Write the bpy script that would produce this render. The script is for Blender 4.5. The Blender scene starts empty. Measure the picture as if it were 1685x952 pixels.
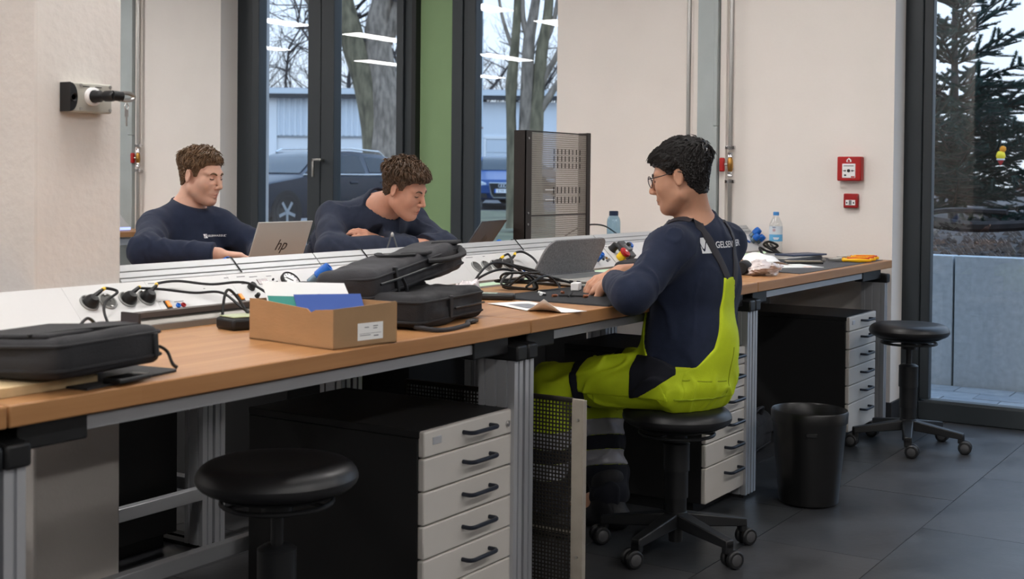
import bpy, bmesh, math, random
import numpy as np
from mathutils import Vector, Matrix, Euler

random.seed(7)
RNG = np.random.default_rng(7)
SC = bpy.context.scene
COL = SC.collection

# ------------------------------------------------------------------ camera
def make_camera():
    yaw, pit, rol = 0.5699, 0.0192, 0.0096
    f = np.array([math.cos(yaw) * math.cos(pit), math.sin(yaw) * math.cos(pit), -math.sin(pit)])
    r = np.array([math.sin(yaw), -math.cos(yaw), 0.0])
    u = np.cross(r, f)
    r2 = math.cos(rol) * r + math.sin(rol) * u
    u2 = -math.sin(rol) * r + math.cos(rol) * u
    cd = bpy.data.cameras.new('camera')
    cam = bpy.data.objects.new('camera', cd)
    COL.objects.link(cam)
    m = Matrix(((r2[0], u2[0], -f[0], -1.3003), (r2[1], u2[1], -f[1], -1.7945), (r2[2], u2[2], -f[2], 1.1735), (0, 0, 0, 1)))
    cam.matrix_world = m
    cd.sensor_width = 36.0
    cd.lens = 2111.06 / 1685 * 36
    cd.shift_y = -140.8 / 1685
    cd.clip_start = 0.05
    cd.clip_end = 400
    cd.dof.use_dof = True
    cd.dof.focus_distance = 4.6
    cd.dof.aperture_fstop = 6.3
    SC.camera = cam
make_camera()

def lin(c):
    o = []
    for v in c[:3]:
        v = v / 255.0
        o.append(v / 12.92 if v <= 0.04045 else ((v + 0.055) / 1.055) ** 2.4)
    return (o[0], o[1], o[2], 1.0)

# ------------------------------------------------------------------ world: overcast winter dusk
def make_world():
    w = bpy.data.worlds.new('dusk_sky')
    SC.world = w
    w.use_nodes = True
    nt = w.node_tree
    nt.nodes.clear()
    out = nt.nodes.new('ShaderNodeOutputWorld')
    bg = nt.nodes.new('ShaderNodeBackground')
    geo = nt.nodes.new('ShaderNodeTexCoord')
    sep = nt.nodes.new('ShaderNodeSeparateXYZ')
    ramp = nt.nodes.new('ShaderNodeValToRGB')
    nt.links.new(geo.outputs['Generated'], sep.inputs[0])
    nt.links.new(sep.outputs['Z'], ramp.inputs[0])
    e = ramp.color_ramp.elements
    e[0].position = 0.0
    e[0].color = (0.78, 0.86, 0.94, 1)
    e[1].position = 1.0
    e[1].color = (1.0, 1.45, 2.1, 1)
    m = ramp.color_ramp.elements.new(0.30)
    m.color = (0.82, 1.05, 1.35, 1)
    nt.links.new(ramp.outputs[0], bg.inputs[0])
    bg.inputs[1].default_value = 1.35
    nt.links.new(bg.outputs[0], out.inputs[0])
make_world()
SC.view_settings.view_transform = 'Standard'
SC.view_settings.look = 'None'
SC.view_settings.exposure = 0.0
SC.view_settings.gamma = 1.0
SC.view_settings.use_curve_mapping = False
LIGHT_STRENGTH = 31.0       # emission of the ceiling light panels

# ------------------------------------------------------------------ materials
MATS = {}
def mat(name, col, rough=0.5, metal=0.0, var=0.0, vscale=8.0, stretch=(1, 1, 1), bump=0.0, bscale=60.0, spec=0.5,
        trans=0.0, ior=1.45, emit=None, estr=0.0, sub=0.0, coat=0.0, sheen=0.0, rvar=0.0, alpha=1.0, detail=4.0):
    if name in MATS:
        return MATS[name]
    m = bpy.data.materials.new(name)
    m.use_nodes = True
    nt = m.node_tree
    b = nt.nodes['Principled BSDF']
    c = lin(col)
    b.inputs['Base Color'].default_value = c
    b.inputs['Roughness'].default_value = rough
    b.inputs['Metallic'].default_value = metal
    b.inputs['Specular IOR Level'].default_value = spec
    b.inputs['IOR'].default_value = ior
    b.inputs['Transmission Weight'].default_value = trans
    b.inputs['Coat Weight'].default_value = coat
    b.inputs['Sheen Weight'].default_value = sheen
    b.inputs['Alpha'].default_value = alpha
    if sub:
        b.inputs['Subsurface Weight'].default_value = sub
        b.inputs['Subsurface Radius'].default_value = (0.012, 0.005, 0.003)
        b.inputs['Subsurface Scale'].default_value = 1.0
    if emit is not None:
        b.inputs['Emission Color'].default_value = lin(emit)
        b.inputs['Emission Strength'].default_value = estr
    tc = nt.nodes.new('ShaderNodeTexCoord')
    mp = nt.nodes.new('ShaderNodeMapping')
    mp.inputs['Scale'].default_value = stretch
    nt.links.new(tc.outputs['Object'], mp.inputs[0])
    if var or rvar:
        n = nt.nodes.new('ShaderNodeTexNoise')
        n.inputs['Scale'].default_value = vscale
        n.inputs['Detail'].default_value = detail
        nt.links.new(mp.outputs[0], n.inputs['Vector'])
        if var:
            mr = nt.nodes.new('ShaderNodeMapRange')
            mr.inputs[1].default_value = 0.3
            mr.inputs[2].default_value = 0.7
            mr.inputs[3].default_value = 1 - var
            mr.inputs[4].default_value = 1 + var
            nt.links.new(n.outputs[0], mr.inputs[0])
            mx = nt.nodes.new('ShaderNodeMix')
            mx.data_type = 'RGBA'
            mx.blend_type = 'MULTIPLY'
            mx.inputs[0].default_value = 1.0
            mx.inputs[6].default_value = c
            nt.links.new(mr.outputs[0], mx.inputs[7])
            nt.links.new(mx.outputs[2], b.inputs['Base Color'])
        if rvar:
            mr2 = nt.nodes.new('ShaderNodeMapRange')
            mr2.inputs[1].default_value = 0.3
            mr2.inputs[2].default_value = 0.7
            mr2.inputs[3].default_value = max(0, rough - rvar)
            mr2.inputs[4].default_value = min(1, rough + rvar)
            nt.links.new(n.outputs[0], mr2.inputs[0])
            nt.links.new(mr2.outputs[0], b.inputs['Roughness'])
    if bump:
        n2 = nt.nodes.new('ShaderNodeTexNoise')
        n2.inputs['Scale'].default_value = bscale
        n2.inputs['Detail'].default_value = 5
        nt.links.new(mp.outputs[0], n2.inputs['Vector'])
        bp = nt.nodes.new('ShaderNodeBump')
        bp.inputs['Strength'].default_value = bump
        bp.inputs['Distance'].default_value = 0.004
        nt.links.new(n2.outputs[0], bp.inputs['Height'])
        nt.links.new(bp.outputs[0], b.inputs['Normal'])
    MATS[name] = m
    return m

def thin_glass(name, tint=(0.93, 0.97, 1.0), refl=1.0):
    if name in MATS:
        return MATS[name]
    m = bpy.data.materials.new(name)
    m.use_nodes = True
    nt = m.node_tree
    nt.nodes.clear()
    o = nt.nodes.new('ShaderNodeOutputMaterial')
    t = nt.nodes.new('ShaderNodeBsdfTransparent')
    t.inputs[0].default_value = (*tint, 1)
    g = nt.nodes.new('ShaderNodeBsdfGlossy')
    g.inputs['Roughness'].default_value = 0.0
    lw = nt.nodes.new('ShaderNodeLayerWeight')
    lw.inputs[0].default_value = 0.5
    pw = nt.nodes.new('ShaderNodeMath')
    pw.operation = 'POWER'
    pw.inputs[1].default_value = 5.0
    nt.links.new(lw.outputs['Facing'], pw.inputs[0])
    ml = nt.nodes.new('ShaderNodeMath')
    ml.operation = 'MULTIPLY_ADD'
    ml.inputs[1].default_value = 0.96
    ml.inputs[2].default_value = 0.04 * refl
    nt.links.new(pw.outputs[0], ml.inputs[0])
    mx = nt.nodes.new('ShaderNodeMixShader')
    nt.links.new(ml.outputs[0], mx.inputs[0])
    nt.links.new(t.outputs[0], mx.inputs[1])
    nt.links.new(g.outputs[0], mx.inputs[2])
    nt.links.new(mx.outputs[0], o.inputs[0])
    MATS[name] = m
    return m

def wood_mat():
    m = bpy.data.materials.new('beech_worktop')
    m.use_nodes = True
    nt = m.node_tree
    b = nt.nodes['Principled BSDF']
    tc = nt.nodes.new('ShaderNodeTexCoord')
    sep = nt.nodes.new('ShaderNodeSeparateXYZ')
    nt.links.new(tc.outputs['Object'], sep.inputs[0])
    # glued staves: ~42 mm wide and ~0.5 m long, offset row by row
    br = nt.nodes.new('ShaderNodeTexBrick')
    br.inputs['Scale'].default_value = 1.0
    br.inputs['Mortar Size'].default_value = 0.0
    br.inputs['Brick Width'].default_value = 0.55
    br.inputs['Row Height'].default_value = 0.042
    br.inputs['Color1'].default_value = (0.42, 0.42, 0.42, 1)
    br.inputs['Color2'].default_value = (0.60, 0.60, 0.60, 1)
    br.inputs['Bias'].default_value = 0.0
    nt.links.new(tc.outputs['Object'], br.inputs[0])
    mp = nt.nodes.new('ShaderNodeMapping')
    mp.inputs['Scale'].default_value = (2.5, 60, 60)
    nt.links.new(tc.outputs['Object'], mp.inputs[0])
    n = nt.nodes.new('ShaderNodeTexNoise')
    n.inputs['Scale'].default_value = 1.0
    n.inputs['Detail'].default_value = 6
    nt.links.new(mp.outputs[0], n.inputs['Vector'])
    ad = nt.nodes.new('ShaderNodeMath')
    ad.operation = 'MULTIPLY_ADD'
    ad.inputs[1].default_value = 0.35
    nt.links.new(n.outputs[0], ad.inputs[0])
    nt.links.new(br.outputs[0], ad.inputs[2])
    ramp = nt.nodes.new('ShaderNodeValToRGB')
    e = ramp.color_ramp.elements
    e[0].position = 0.45
    e[0].color = lin((150, 102, 60))
    e[1].position = 0.95
    e[1].color = lin((194, 146, 98))
    nt.links.new(ad.outputs[0], ramp.inputs[0])
    nt.links.new(ramp.outputs[0], b.inputs['Base Color'])
    b.inputs['Roughness'].default_value = 0.42
    b.inputs['Specular IOR Level'].default_value = 0.4
    MATS['beech_worktop'] = m
    return m

# ------------------------------------------------------------------ mesh helpers
class MB:
    """collects shapes of ONE part and links them as one mesh object"""
    def __init__(self):
        self.v = []
        self.f = []
    def add(self, vs, fs, M=None):
        n = len(self.v)
        if M is not None:
            vs = [tuple(M @ Vector(p)) for p in vs]
        self.v += [tuple(p) for p in vs]
        self.f += [tuple(i + n for i in q) for q in fs]
        return self
    def box(self, x0, x1, y0, y1, z0, z1, M=None):
        vs = [(x0, y0, z0), (x1, y0, z0), (x1, y1, z0), (x0, y1, z0), (x0, y0, z1), (x1, y0, z1), (x1, y1, z1), (x0, y1, z1)]
        fs = [(0, 3, 2, 1), (4, 5, 6, 7), (0, 1, 5, 4), (1, 2, 6, 5), (2, 3, 7, 6), (3, 0, 4, 7)]
        return self.add(vs, fs, M)
    def prism(self, poly, a, b, axis='x', M=None):
        """extrude a 2-D polygon along an axis from a to b"""
        n = len(poly)
        def P(t, p):
            return (t, p[0], p[1]) if axis == 'x' else ((p[0], t, p[1]) if axis == 'y' else (p[0], p[1], t))
        vs = [P(a, p) for p in poly] + [P(b, p) for p in poly]
        fs = [tuple(range(n - 1, -1, -1)), tuple(range(n, 2 * n))] + [(i, (i + 1) % n, n + (i + 1) % n, n + i) for i in range(n)]
        return self.add(vs, fs, M)
    def lathe(self, prof, n=24, M=None, cap=True):
        """prof: list of (r, z), revolved about z"""
        vs, fs = [], []
        for r, z in prof:
            for k in range(n):
                a = 2 * math.pi * k / n
                vs.append((r * math.cos(a), r * math.sin(a), z))
        m = len(prof)
        for i in range(m - 1):
            for k in range(n):
                k2 = (k + 1) % n
                fs.append((i * n + k, i * n + k2, (i + 1) * n + k2, (i + 1) * n + k))
        if cap:
            fs.append(tuple(range(n - 1, -1, -1)))
            fs.append(tuple((m - 1) * n + k for k in range(n)))
        return self.add(vs, fs, M)
    def cyl(self, p0, p1, r, n=12, r1=None):
        return self.tube([p0, p1], [r, r if r1 is None else r1], n)
    def tube(self, pts, r, n=8, closed=False, flat=None):
        pts = [Vector(p) for p in pts]
        if not isinstance(r, (list, tuple, np.ndarray)):
            r = [r] * len(pts)
        m = len(pts)
        vs, fs = [], []
        up = None
        for i, p in enumerate(pts):
            if closed:
                t = pts[(i + 1) % m] - pts[i - 1]
            else:
                t = pts[min(i + 1, m - 1)] - pts[max(i - 1, 0)]
            if t.length < 1e-9:
                t = Vector((0, 0, 1))
            t.normalize()
            if up is None:
                up = Vector((0, 0, 1)) if abs(t.z) < 0.9 else Vector((1, 0, 0))
            s = t.cross(up)
            if s.length < 1e-6:
                s = t.orthogonal()
            s.normalize()
            up = s.cross(t).normalized()
            for k in range(n):
                a = 2 * math.pi * (k + 0.5) / n
                ra, rb = (r[i], r[i]) if flat is None else (r[i], r[i] * flat)
                vs.append(tuple(p + s * (math.cos(a) * ra) + up * (math.sin(a) * rb)))
        for i in range(m if closed else m - 1):
            i2 = (i + 1) % m
            for k in range(n):
                k2 = (k + 1) % n
                fs.append((i * n + k, i * n + k2, i2 * n + k2, i2 * n + k))
        if not closed:
            fs.append(tuple(range(n - 1, -1, -1)))
            fs.append(tuple((m - 1) * n + k for k in range(n)))
        return self.add(vs, fs)
    def grid(self, P, close_u=False, flip=False):
        """P: array rows x cols of points"""
        R, Cn = len(P), len(P[0])
        vs = [tuple(p) for row in P for p in row]
        fs = []
        for i in range(R - 1):
            for j in range(Cn if close_u else Cn - 1):
                j2 = (j + 1) % Cn
                q = (i * Cn + j, i * Cn + j2, (i + 1) * Cn + j2, (i + 1) * Cn + j)
                fs.append(q[::-1] if flip else q)
        return self.add(vs, fs)
    def mesh(self, name, smooth=False):
        me = bpy.data.meshes.new(name)
        me.from_pydata(self.v, [], self.f)
        if smooth:
            me.polygons.foreach_set('use_smooth', [True] * len(me.polygons))
        me.update()
        return me
    def build(self, name, material, parent=None, bevel=0.0, seg=2, smooth=False, loc=None, rot=None, solid=0.0, subd=0):
        me = self.mesh(name, smooth or bevel > 0)
        me.materials.append(material)
        o = bpy.data.objects.new(name, me)
        COL.objects.link(o)
        if parent is not None:
            o.parent = parent
        if loc is not None:
            o.location = loc
        if rot is not None:
            o.rotation_euler = rot
        if solid:
            s = o.modifiers.new('thickness', 'SOLIDIFY')
            s.thickness = solid
            s.offset = 0
        if bevel > 0:
            bm_ = o.modifiers.new('bevel', 'BEVEL')
            bm_.width = bevel
            bm_.segments = seg
            bm_.limit_method = 'ANGLE'
            bm_.angle_limit = math.radians(40)
            bm_.harden_normals = False
        if subd:
            s = o.modifiers.new('subdivision', 'SUBSURF')
            s.levels = subd
            s.render_levels = subd
        if smooth or bevel > 0:
            try:
                me.set_sharp_from_angle(angle=math.radians(38))
            except Exception:
                pass
        return o

def empty(name, loc=(0, 0, 0), rz=0.0, parent=None):
    o = bpy.data.objects.new(name, None)
    o.empty_display_size = 0.05
    COL.objects.link(o)
    o.location = loc
    o.rotation_euler = (0, 0, rz)
    if parent is not None:
        o.parent = parent
    return o

def tag(o, label=None, cat=None, group=None, kind=None):
    if label:
        o['label'] = label
    if cat:
        o['category'] = cat
    if group:
        o['group'] = group
    if kind:
        o['kind'] = kind
    return o

def inst(name, me, parent=None, loc=(0, 0, 0), rot=(0, 0, 0), scale=None, bevel=0.0):
    o = bpy.data.objects.new(name, me)
    COL.objects.link(o)
    o.location = loc
    o.rotation_euler = rot
    if scale is not None:
        o.scale = scale
    if parent is not None:
        o.parent = parent
    if bevel:
        b = o.modifiers.new('bevel', 'BEVEL')
        b.width = bevel
        b.segments = 2
        b.limit_method = 'ANGLE'
    return o

def copy_tree(o, parent=None):
    c = o.copy()
    COL.objects.link(c)
    c.parent = parent
    for ch in list(o.children):
        copy_tree(ch, c)
    return c

def smooth_path(pts, n=8, closed=False):
    """Catmull-Rom through the points"""
    pts = [Vector(p) for p in pts]
    out = []
    m = len(pts)
    rng = m if closed else m - 1
    for i in range(rng):
        if closed:
            p0, p1, p2, p3 = pts[(i - 1) % m], pts[i], pts[(i + 1) % m], pts[(i + 2) % m]
        else:
            p0, p1, p2, p3 = pts[max(i - 1, 0)], pts[i], pts[i + 1], pts[min(i + 2, m - 1)]
        for k in range(n):
            t = k / n
            out.append(0.5 * ((2 * p1) + (p2 - p0) * t + (2 * p0 - 5 * p1 + 4 * p2 - p3) * t * t + (3 * p1 - p0 - 3 * p2 + p3) * t ** 3))
    if not closed:
        out.append(pts[-1])
    return out

def text_mesh(txt, size, depth=0.0004, bold=False):
    """lettering as a mesh, centred, lying in XY"""
    cu = bpy.data.curves.new('lettering', 'FONT')
    cu.body = txt
    cu.size = size
    cu.extrude = depth
    cu.align_x = 'CENTER'
    cu.align_y = 'CENTER'
    cu.resolution_u = 3
    if bold:
        cu.offset = size * 0.022
    o = bpy.data.objects.new('lettering', cu)
    COL.objects.link(o)
    dg = bpy.context.evaluated_depsgraph_get()
    dg.update()
    me = bpy.data.meshes.new_from_object(o.evaluated_get(dg))
    bpy.data.objects.remove(o)
    bpy.data.curves.remove(cu)
    return me

def put_text(name, txt, size, material, M, parent=None, bold=False, depth=0.0004, sx=1.0):
    me = text_mesh(txt, size, depth, bold)
    me.transform(M @ Matrix.Diagonal((sx, 1, 1, 1)))
    me.materials.clear()
    me.materials.append(material)
    o = bpy.data.objects.new(name, me)
    COL.objects.link(o)
    if parent is not None:
        o.parent = parent
    return o

def frame(o, x, y):
    """matrix with origin o, x-axis x, y-axis y, z = x cross y"""
    x = Vector(x).normalized()
    y = Vector(y)
    z = x.cross(y).normalized()
    y = z.cross(x)
    return Matrix(((x.x, y.x, z.x, o[0]), (x.y, y.y, z.y, o[1]), (x.z, y.z, z.z, o[2]), (0, 0, 0, 1)))

# ------------------------------------------------------------------ implicit surfaces for soft things and bodies
def smin(a, b, k):
    h = np.clip(0.5 + 0.5 * (b - a) / k, 0, 1)
    return b + (a - b) * h - k * h * (1 - h)
def smax(a, b, k):
    return -smin(-a, -b, k)
def sd_cap(p, a, b, ra, rb=None):
    a = np.asarray(a, float)
    b = np.asarray(b, float)
    rb = ra if rb is None else rb
    ab = b - a
    t = np.clip(((p - a) @ ab) / max(ab @ ab, 1e-9), 0, 1)
    return np.linalg.norm(p - a - t[..., None] * ab, axis=-1) - (ra + (rb - ra) * t)
def sd_ell(p, c, r, R=None):
    q = p - np.asarray(c, float)
    if R is not None:
        q = q @ R
    r = np.asarray(r, float)
    k0 = np.linalg.norm(q / r, axis=-1)
    k1 = np.linalg.norm(q / (r * r), axis=-1)
    return k0 * (k0 - 1.0) / np.maximum(k1, 1e-9)
def sd_ecap(p, a, b, wa, da, wb, db, side):
    """capsule with elliptical section: half width w along side, half depth d across"""
    a = np.asarray(a, float)
    b = np.asarray(b, float)
    ab = b - a
    L = np.linalg.norm(ab)
    ax = ab / L
    s = np.asarray(side, float)
    s = s - ax * (s @ ax)
    s = s / np.linalg.norm(s)
    nrm = np.cross(ax, s)
    q = p - a
    tt = q @ ax
    t = np.clip(tt / L, 0, 1)
    w = wa + (wb - wa) * t
    d = da + (db - da) * t
    ex = tt - t * L
    m = np.minimum(w, d)
    k = np.sqrt((q @ s / w) ** 2 + (q @ nrm / d) ** 2 + (ex / m) ** 2)
    return (k - 1.0) * m
def sd_box(p, c, h, r, R=None):
    q = p - np.asarray(c, float)
    if R is not None:
        q = q @ R
    q = np.abs(q) - (np.asarray(h, float) - r)
    return np.linalg.norm(np.maximum(q, 0), axis=-1) + np.minimum(q.max(axis=-1), 0) - r

def fbm(p, scale, seed=0, octaves=3):
    """cheap smooth pseudo-noise from sums of sines, about -1..1"""
    rg = np.random.default_rng(seed)
    o = 0
    amp = 1.0
    for k in range(octaves):
        for j in range(3):
            d = rg.normal(size=3)
            d /= np.linalg.norm(d)
            w = scale * (2 ** k) * (0.7 + 0.6 * rg.random())
            o = o + amp * 0.45 * np.sin(p @ (d * w) + rg.random() * 6.28 + (1.3 * np.sin(p @ (np.roll(d, 1) * w * 0.6)) if k == 0 else 0))
        amp *= 0.5
    return o

def sdf_mesh(fn, lo, hi, h):
    """naive surface nets over fn(points)"""
    lo = np.asarray(lo, float)
    hi = np.asarray(hi, float)
    n = np.ceil((hi - lo) / h).astype(int) + 1
    xs = [lo[i] + h * np.arange(n[i]) for i in range(3)]
    V = np.empty(tuple(n), np.float32)
    ck = max(1, int(300000 / (n[1] * n[2])))
    for i in range(0, n[0], ck):
        g = np.stack(np.meshgrid(xs[0][i:i + ck], xs[1], xs[2], indexing='ij'), -1)
        V[i:i + ck] = fn(g)
    V[0], V[-1] = np.maximum(V[0], 1e-4), np.maximum(V[-1], 1e-4)
    V[:, 0], V[:, -1] = np.maximum(V[:, 0], 1e-4), np.maximum(V[:, -1], 1e-4)
    V[:, :, 0], V[:, :, -1] = np.maximum(V[:, :, 0], 1e-4), np.maximum(V[:, :, -1], 1e-4)
    ins = V < 0
    cnt = np.zeros(tuple(n - 1), np.int8)
    for dx in (0, 1):
        for dy in (0, 1):
            for dz in (0, 1):
                cnt += ins[dx:n[0] - 1 + dx, dy:n[1] - 1 + dy, dz:n[2] - 1 + dz]
    act = (cnt > 0) & (cnt < 8)
    idx = -np.ones(act.shape, np.int64)
    cells = np.argwhere(act)
    idx[act] = np.arange(len(cells))
    acc = np.zeros((len(cells), 3))
    num = np.zeros(len(cells))
    corner = [(0, 0, 0), (1, 0, 0), (0, 1, 0), (1, 1, 0), (0, 0, 1), (1, 0, 1), (0, 1, 1), (1, 1, 1)]
    cv = [V[cells[:, 0] + c[0], cells[:, 1] + c[1], cells[:, 2] + c[2]] for c in corner]
    for a in range(8):
        for b in range(a + 1, 8):
            ca, cb = np.array(corner[a]), np.array(corner[b])
            if np.abs(ca - cb).sum() != 1:
                continue
            va, vb = cv[a], cv[b]
            s = (va < 0) != (vb < 0)
            t = np.where(s, va / np.where(s, va - vb, 1), 0)
            acc += np.where(s[:, None], ca + t[:, None] * (cb - ca), 0)
            num += s
    verts = lo + h * (cells + acc / num[:, None])
    faces = []
    for ax in range(3):
        sl0 = [slice(None)] * 3
        sl1 = [slice(None)] * 3
        sl0[ax] = slice(0, n[ax] - 1)
        sl1[ax] = slice(1, n[ax])
        A = ins[tuple(sl0)]
        B = ins[tuple(sl1)]
        e = np.argwhere(A != B)
        o1, o2 = [i for i in range(3) if i != ax]
        e = e[(e[:, o1] > 0) & (e[:, o2] > 0) & (e[:, o1] < n[o1] - 1) & (e[:, o2] < n[o2] - 1)]
        if not len(e):
            continue
        sgn = A[e[:, 0], e[:, 1], e[:, 2]]
        q = []
        for d1, d2 in ((-1, -1), (0, -1), (0, 0), (-1, 0)):
            c = e.copy()
            c[:, o1] += d1
            c[:, o2] += d2
            q.append(idx[c[:, 0], c[:, 1], c[:, 2]])
        q = np.stack(q, 1)
        flip = sgn if ax != 1 else ~sgn
        q = np.where(flip[:, None], q, q[:, ::-1])
        faces.append(q)
    faces = np.concatenate(faces)
    faces = faces[(faces >= 0).all(1)]
    return verts, faces

def np_mesh(name, verts, faces, smooth=True):
    me = bpy.data.meshes.new(name)
    me.from_pydata([tuple(v) for v in verts], [], [tuple(int(i) for i in f) for f in faces])
    if smooth:
        me.polygons.foreach_set('use_smooth', [True] * len(me.polygons))
    me.update()
    return me

def soft(name, fn, lo, hi, h, material, parent=None, loc=(0, 0, 0), rot=(0, 0, 0)):
    v, f = sdf_mesh(fn, lo, hi, h)
    me = np_mesh(name, v, f)
    me.materials.append(material)
    o = bpy.data.objects.new(name, me)
    COL.objects.link(o)
    o.location = loc
    o.rotation_euler = rot
    if parent is not None:
        o.parent = parent
    return o

def rot_np(rx=0, ry=0, rz=0):
    """numpy matrix whose columns are the rotated local axes (world = R @ local)"""
    return np.array(Euler((rx, ry, rz)).to_matrix())
# ------------------------------------------------------------------ shared materials
WOOD = wood_mat()
PLASTER = mat('white_plaster', (230, 224, 218), 0.85, var=0.02, vscale=3, bump=0.12, bscale=90, spec=0.2)
PLASTER_R = mat('rough_plaster', (222, 216, 210), 0.9, var=0.03, vscale=6, bump=0.5, bscale=45, spec=0.15)
ALU = mat('anodised_aluminium', (188, 190, 194), 0.40, 0.55, var=0.03, vscale=4)
ALU_L = mat('light_grey_profile', (182, 184, 185), 0.42, 0.25)
STEEL = mat('brushed_steel', (170, 168, 165), 0.3, 1.0)
CHROME = mat('chrome', (210, 210, 212), 0.12, 1.0)
BRASS = mat('brass', (176, 132, 70), 0.3, 1.0)
BLACKP = mat('black_plastic', (22, 23, 25), 0.45, var=0.05, vscale=20)
BLACKM = mat('black_rubber', (18, 18, 20), 0.7)
DARKF = mat('anthracite_frame', (44, 50, 54), 0.5, var=0.04, vscale=3)
CABK = mat('black_cabinet_board', (20, 20, 21), 0.55, var=0.05, vscale=12)
CABF = mat('light_grey_drawer', (190, 186, 180), 0.55, var=0.015, vscale=10)
WHITEP = mat('white_panel', (210, 210, 209), 0.4, var=0.012, vscale=6)
NAVYH = mat('dark_blue_handle', (28, 34, 46), 0.4)
RED = mat('signal_red', (168, 24, 24), 0.4)
BLUE = mat('bright_blue_plastic', (20, 98, 190), 0.35)
YEL = mat('yellow_plastic', (236, 196, 30), 0.4)
WHITE = mat('white_plastic', (235, 235, 235), 0.45)
GREYP = mat('grey_plastic', (120, 122, 124), 0.5)
PAPER = mat('white_paper', (238, 238, 236), 0.8)

XW = 4.97          # inner face of the back wall
CEIL = 3.0

def structure(o, label, cat=None):
    return tag(o, label, cat, kind='structure')

# ------------------------------------------------------------------ floor with tiles
def floor():
    base = MB().box(-10, XW + 0.3, -10, 12.5, -0.12, -0.006)
    grout = mat('grout', (40, 41, 43), 0.9, var=0.1, vscale=30)
    fl = base.build('floor', grout)
    structure(fl, 'dark grey stone tile floor of the workshop', 'floor')
    ms = []
    for k, c in enumerate(((56, 57, 60), (52, 54, 57), (60, 60, 62))):
        ms.append(mat('stone_tile_%d' % k, c, 0.36, var=0.30, vscale=3.2, bump=0.12, bscale=40, rvar=0.10, detail=8))
    TX, TY = 0.9, 0.42
    proto = []
    for k in range(3):
        b = MB().box(0.0012, TX - 0.0012, 0.0012, TY - 0.0012, -0.01, 0.0)
        me = b.mesh('tile')
        me.materials.append(ms[k])
        proto.append(me)
    rg = random.Random(3)
    for j in range(-5, 9):
        y = -0.63 + j * TY
        off = 0.45 if j % 2 else 0.0
        for i in range(-3, 7):
            x = -0.93 + off + i * TX
            if x < -2.6 or x > XW + 0.25 or y > 3.2 or y < -2.4:
                continue
            w = min(TX, XW + 0.3 - x) / TX
            if w < 0.05:
                continue
            inst('tile', proto[rg.randrange(3)], fl, (x, y, rg.uniform(-0.0006, 0.0)), scale=(w, 1, 1) if w < 1 else None)
    # the rest of the hall, out of the picture: same stone, joints too far away to see
    rest = MB()
    rest.box(-10, -2.75, -10, 12.5, -0.01, -0.001).box(-2.75, XW + 0.2, 3.2, 12.5, -0.01, -0.001).box(-2.75, XW + 0.2, -10, -2.4, -0.01, -0.001)
    o = rest.build('tile_field', ms[0], fl)
    tag(o, kind='stuff')
floor()

# ------------------------------------------------------------------ walls
def walls():
    T = 0.36
    # back wall: one comb-shaped outline with floor-length openings (door on the right, window strip on the left)
    poly = [(-10, 0), (-2.3, 0), (-2.3, 2.7), (0.018, 2.7), (0.018, 0), (1.928, 0), (1.928, 2.7), (4.583, 2.7), (4.583, 0), (12.5, 0), (12.5, CEIL), (-10, CEIL)]
    o = MB().prism(poly, XW, XW + T, 'x').build('wall_back', PLASTER)
    structure(o, 'white plastered back wall with tall window and glazed door openings', 'wall')
    hallw = mat('hall_wall_paint', (176, 174, 172), 0.85)
    structure(MB().box(-10, XW + T, 12.5, 12.7, 0, CEIL).build('wall_left', hallw), 'grey side wall of the hall beyond the windows', 'wall')
    structure(MB().box(-10, XW + T, -10.2, -10, 0, CEIL).build('wall_right', hallw), 'grey side wall of the hall beyond the glazed door', 'wall')
    structure(MB().box(-10.2, -10, -10.2, 12.7, 0, CEIL).build('wall_front', hallw), 'grey wall behind the photographer', 'wall')
    structure(MB().box(-10.2, XW + T, -10.2, 12.7, CEIL, CEIL + 0.2).build('ceiling', mat('ceiling_paint', (170, 168, 166), 0.9)), 'pale grey ceiling of the workshop hall', 'ceiling')
    # the plastered pillar standing between the two bench rows
    p = MB().box(0.604, 0.853, 0.736, 1.134, 0, CEIL).build('wall_pillar', PLASTER_R, bevel=0.006)
    structure(p, 'rough white plastered pillar rising through the bench row', 'pillar')
    # painted green pier between the two windows
    g = MB().box(5.13, 5.33, 2.767, 3.013, 0, 2.7).build('wall_green', mat('sage_green_paint', (124, 150, 108), 0.7, var=0.03, vscale=4, bump=0.1, bscale=80))
    structure(g, 'sage green painted pier between the two windows', 'wall')
    # dark skirting tiles round the wall end beside the door
    sk = mat('dark_skirting_tile', (44, 45, 48), 0.5, var=0.1, vscale=12)
    b = empty('baseboard_right', (0, 0, 0))
    structure(b, 'dark stone skirting at the foot of the white wall by the door', 'baseboard')
    for y0, y1 in ((0.006, 0.42), (0.424, 0.84), (0.844, 1.26), (1.264, 1.926)):
        MB().box(XW - 0.012, XW, y0, y1, 0, 0.1).build('skirting_tile', sk, b, bevel=0.002)
    MB().box(XW, 5.14, 0.006, 0.018, 0, 0.1).build('skirting_tile', sk, b, bevel=0.002)
    b = empty('baseboard_left', (0, 0, 0))
    structure(b, 'dark stone skirting at the foot of the white wall left of the windows', 'baseboard')
    for k in range(6):
        y0 = 4.59 + k * 0.424
        MB().box(XW - 0.012, XW, y0, y0 + 0.42, 0, 0.1).build('skirting_tile', sk, b, bevel=0.002)
walls()

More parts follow.
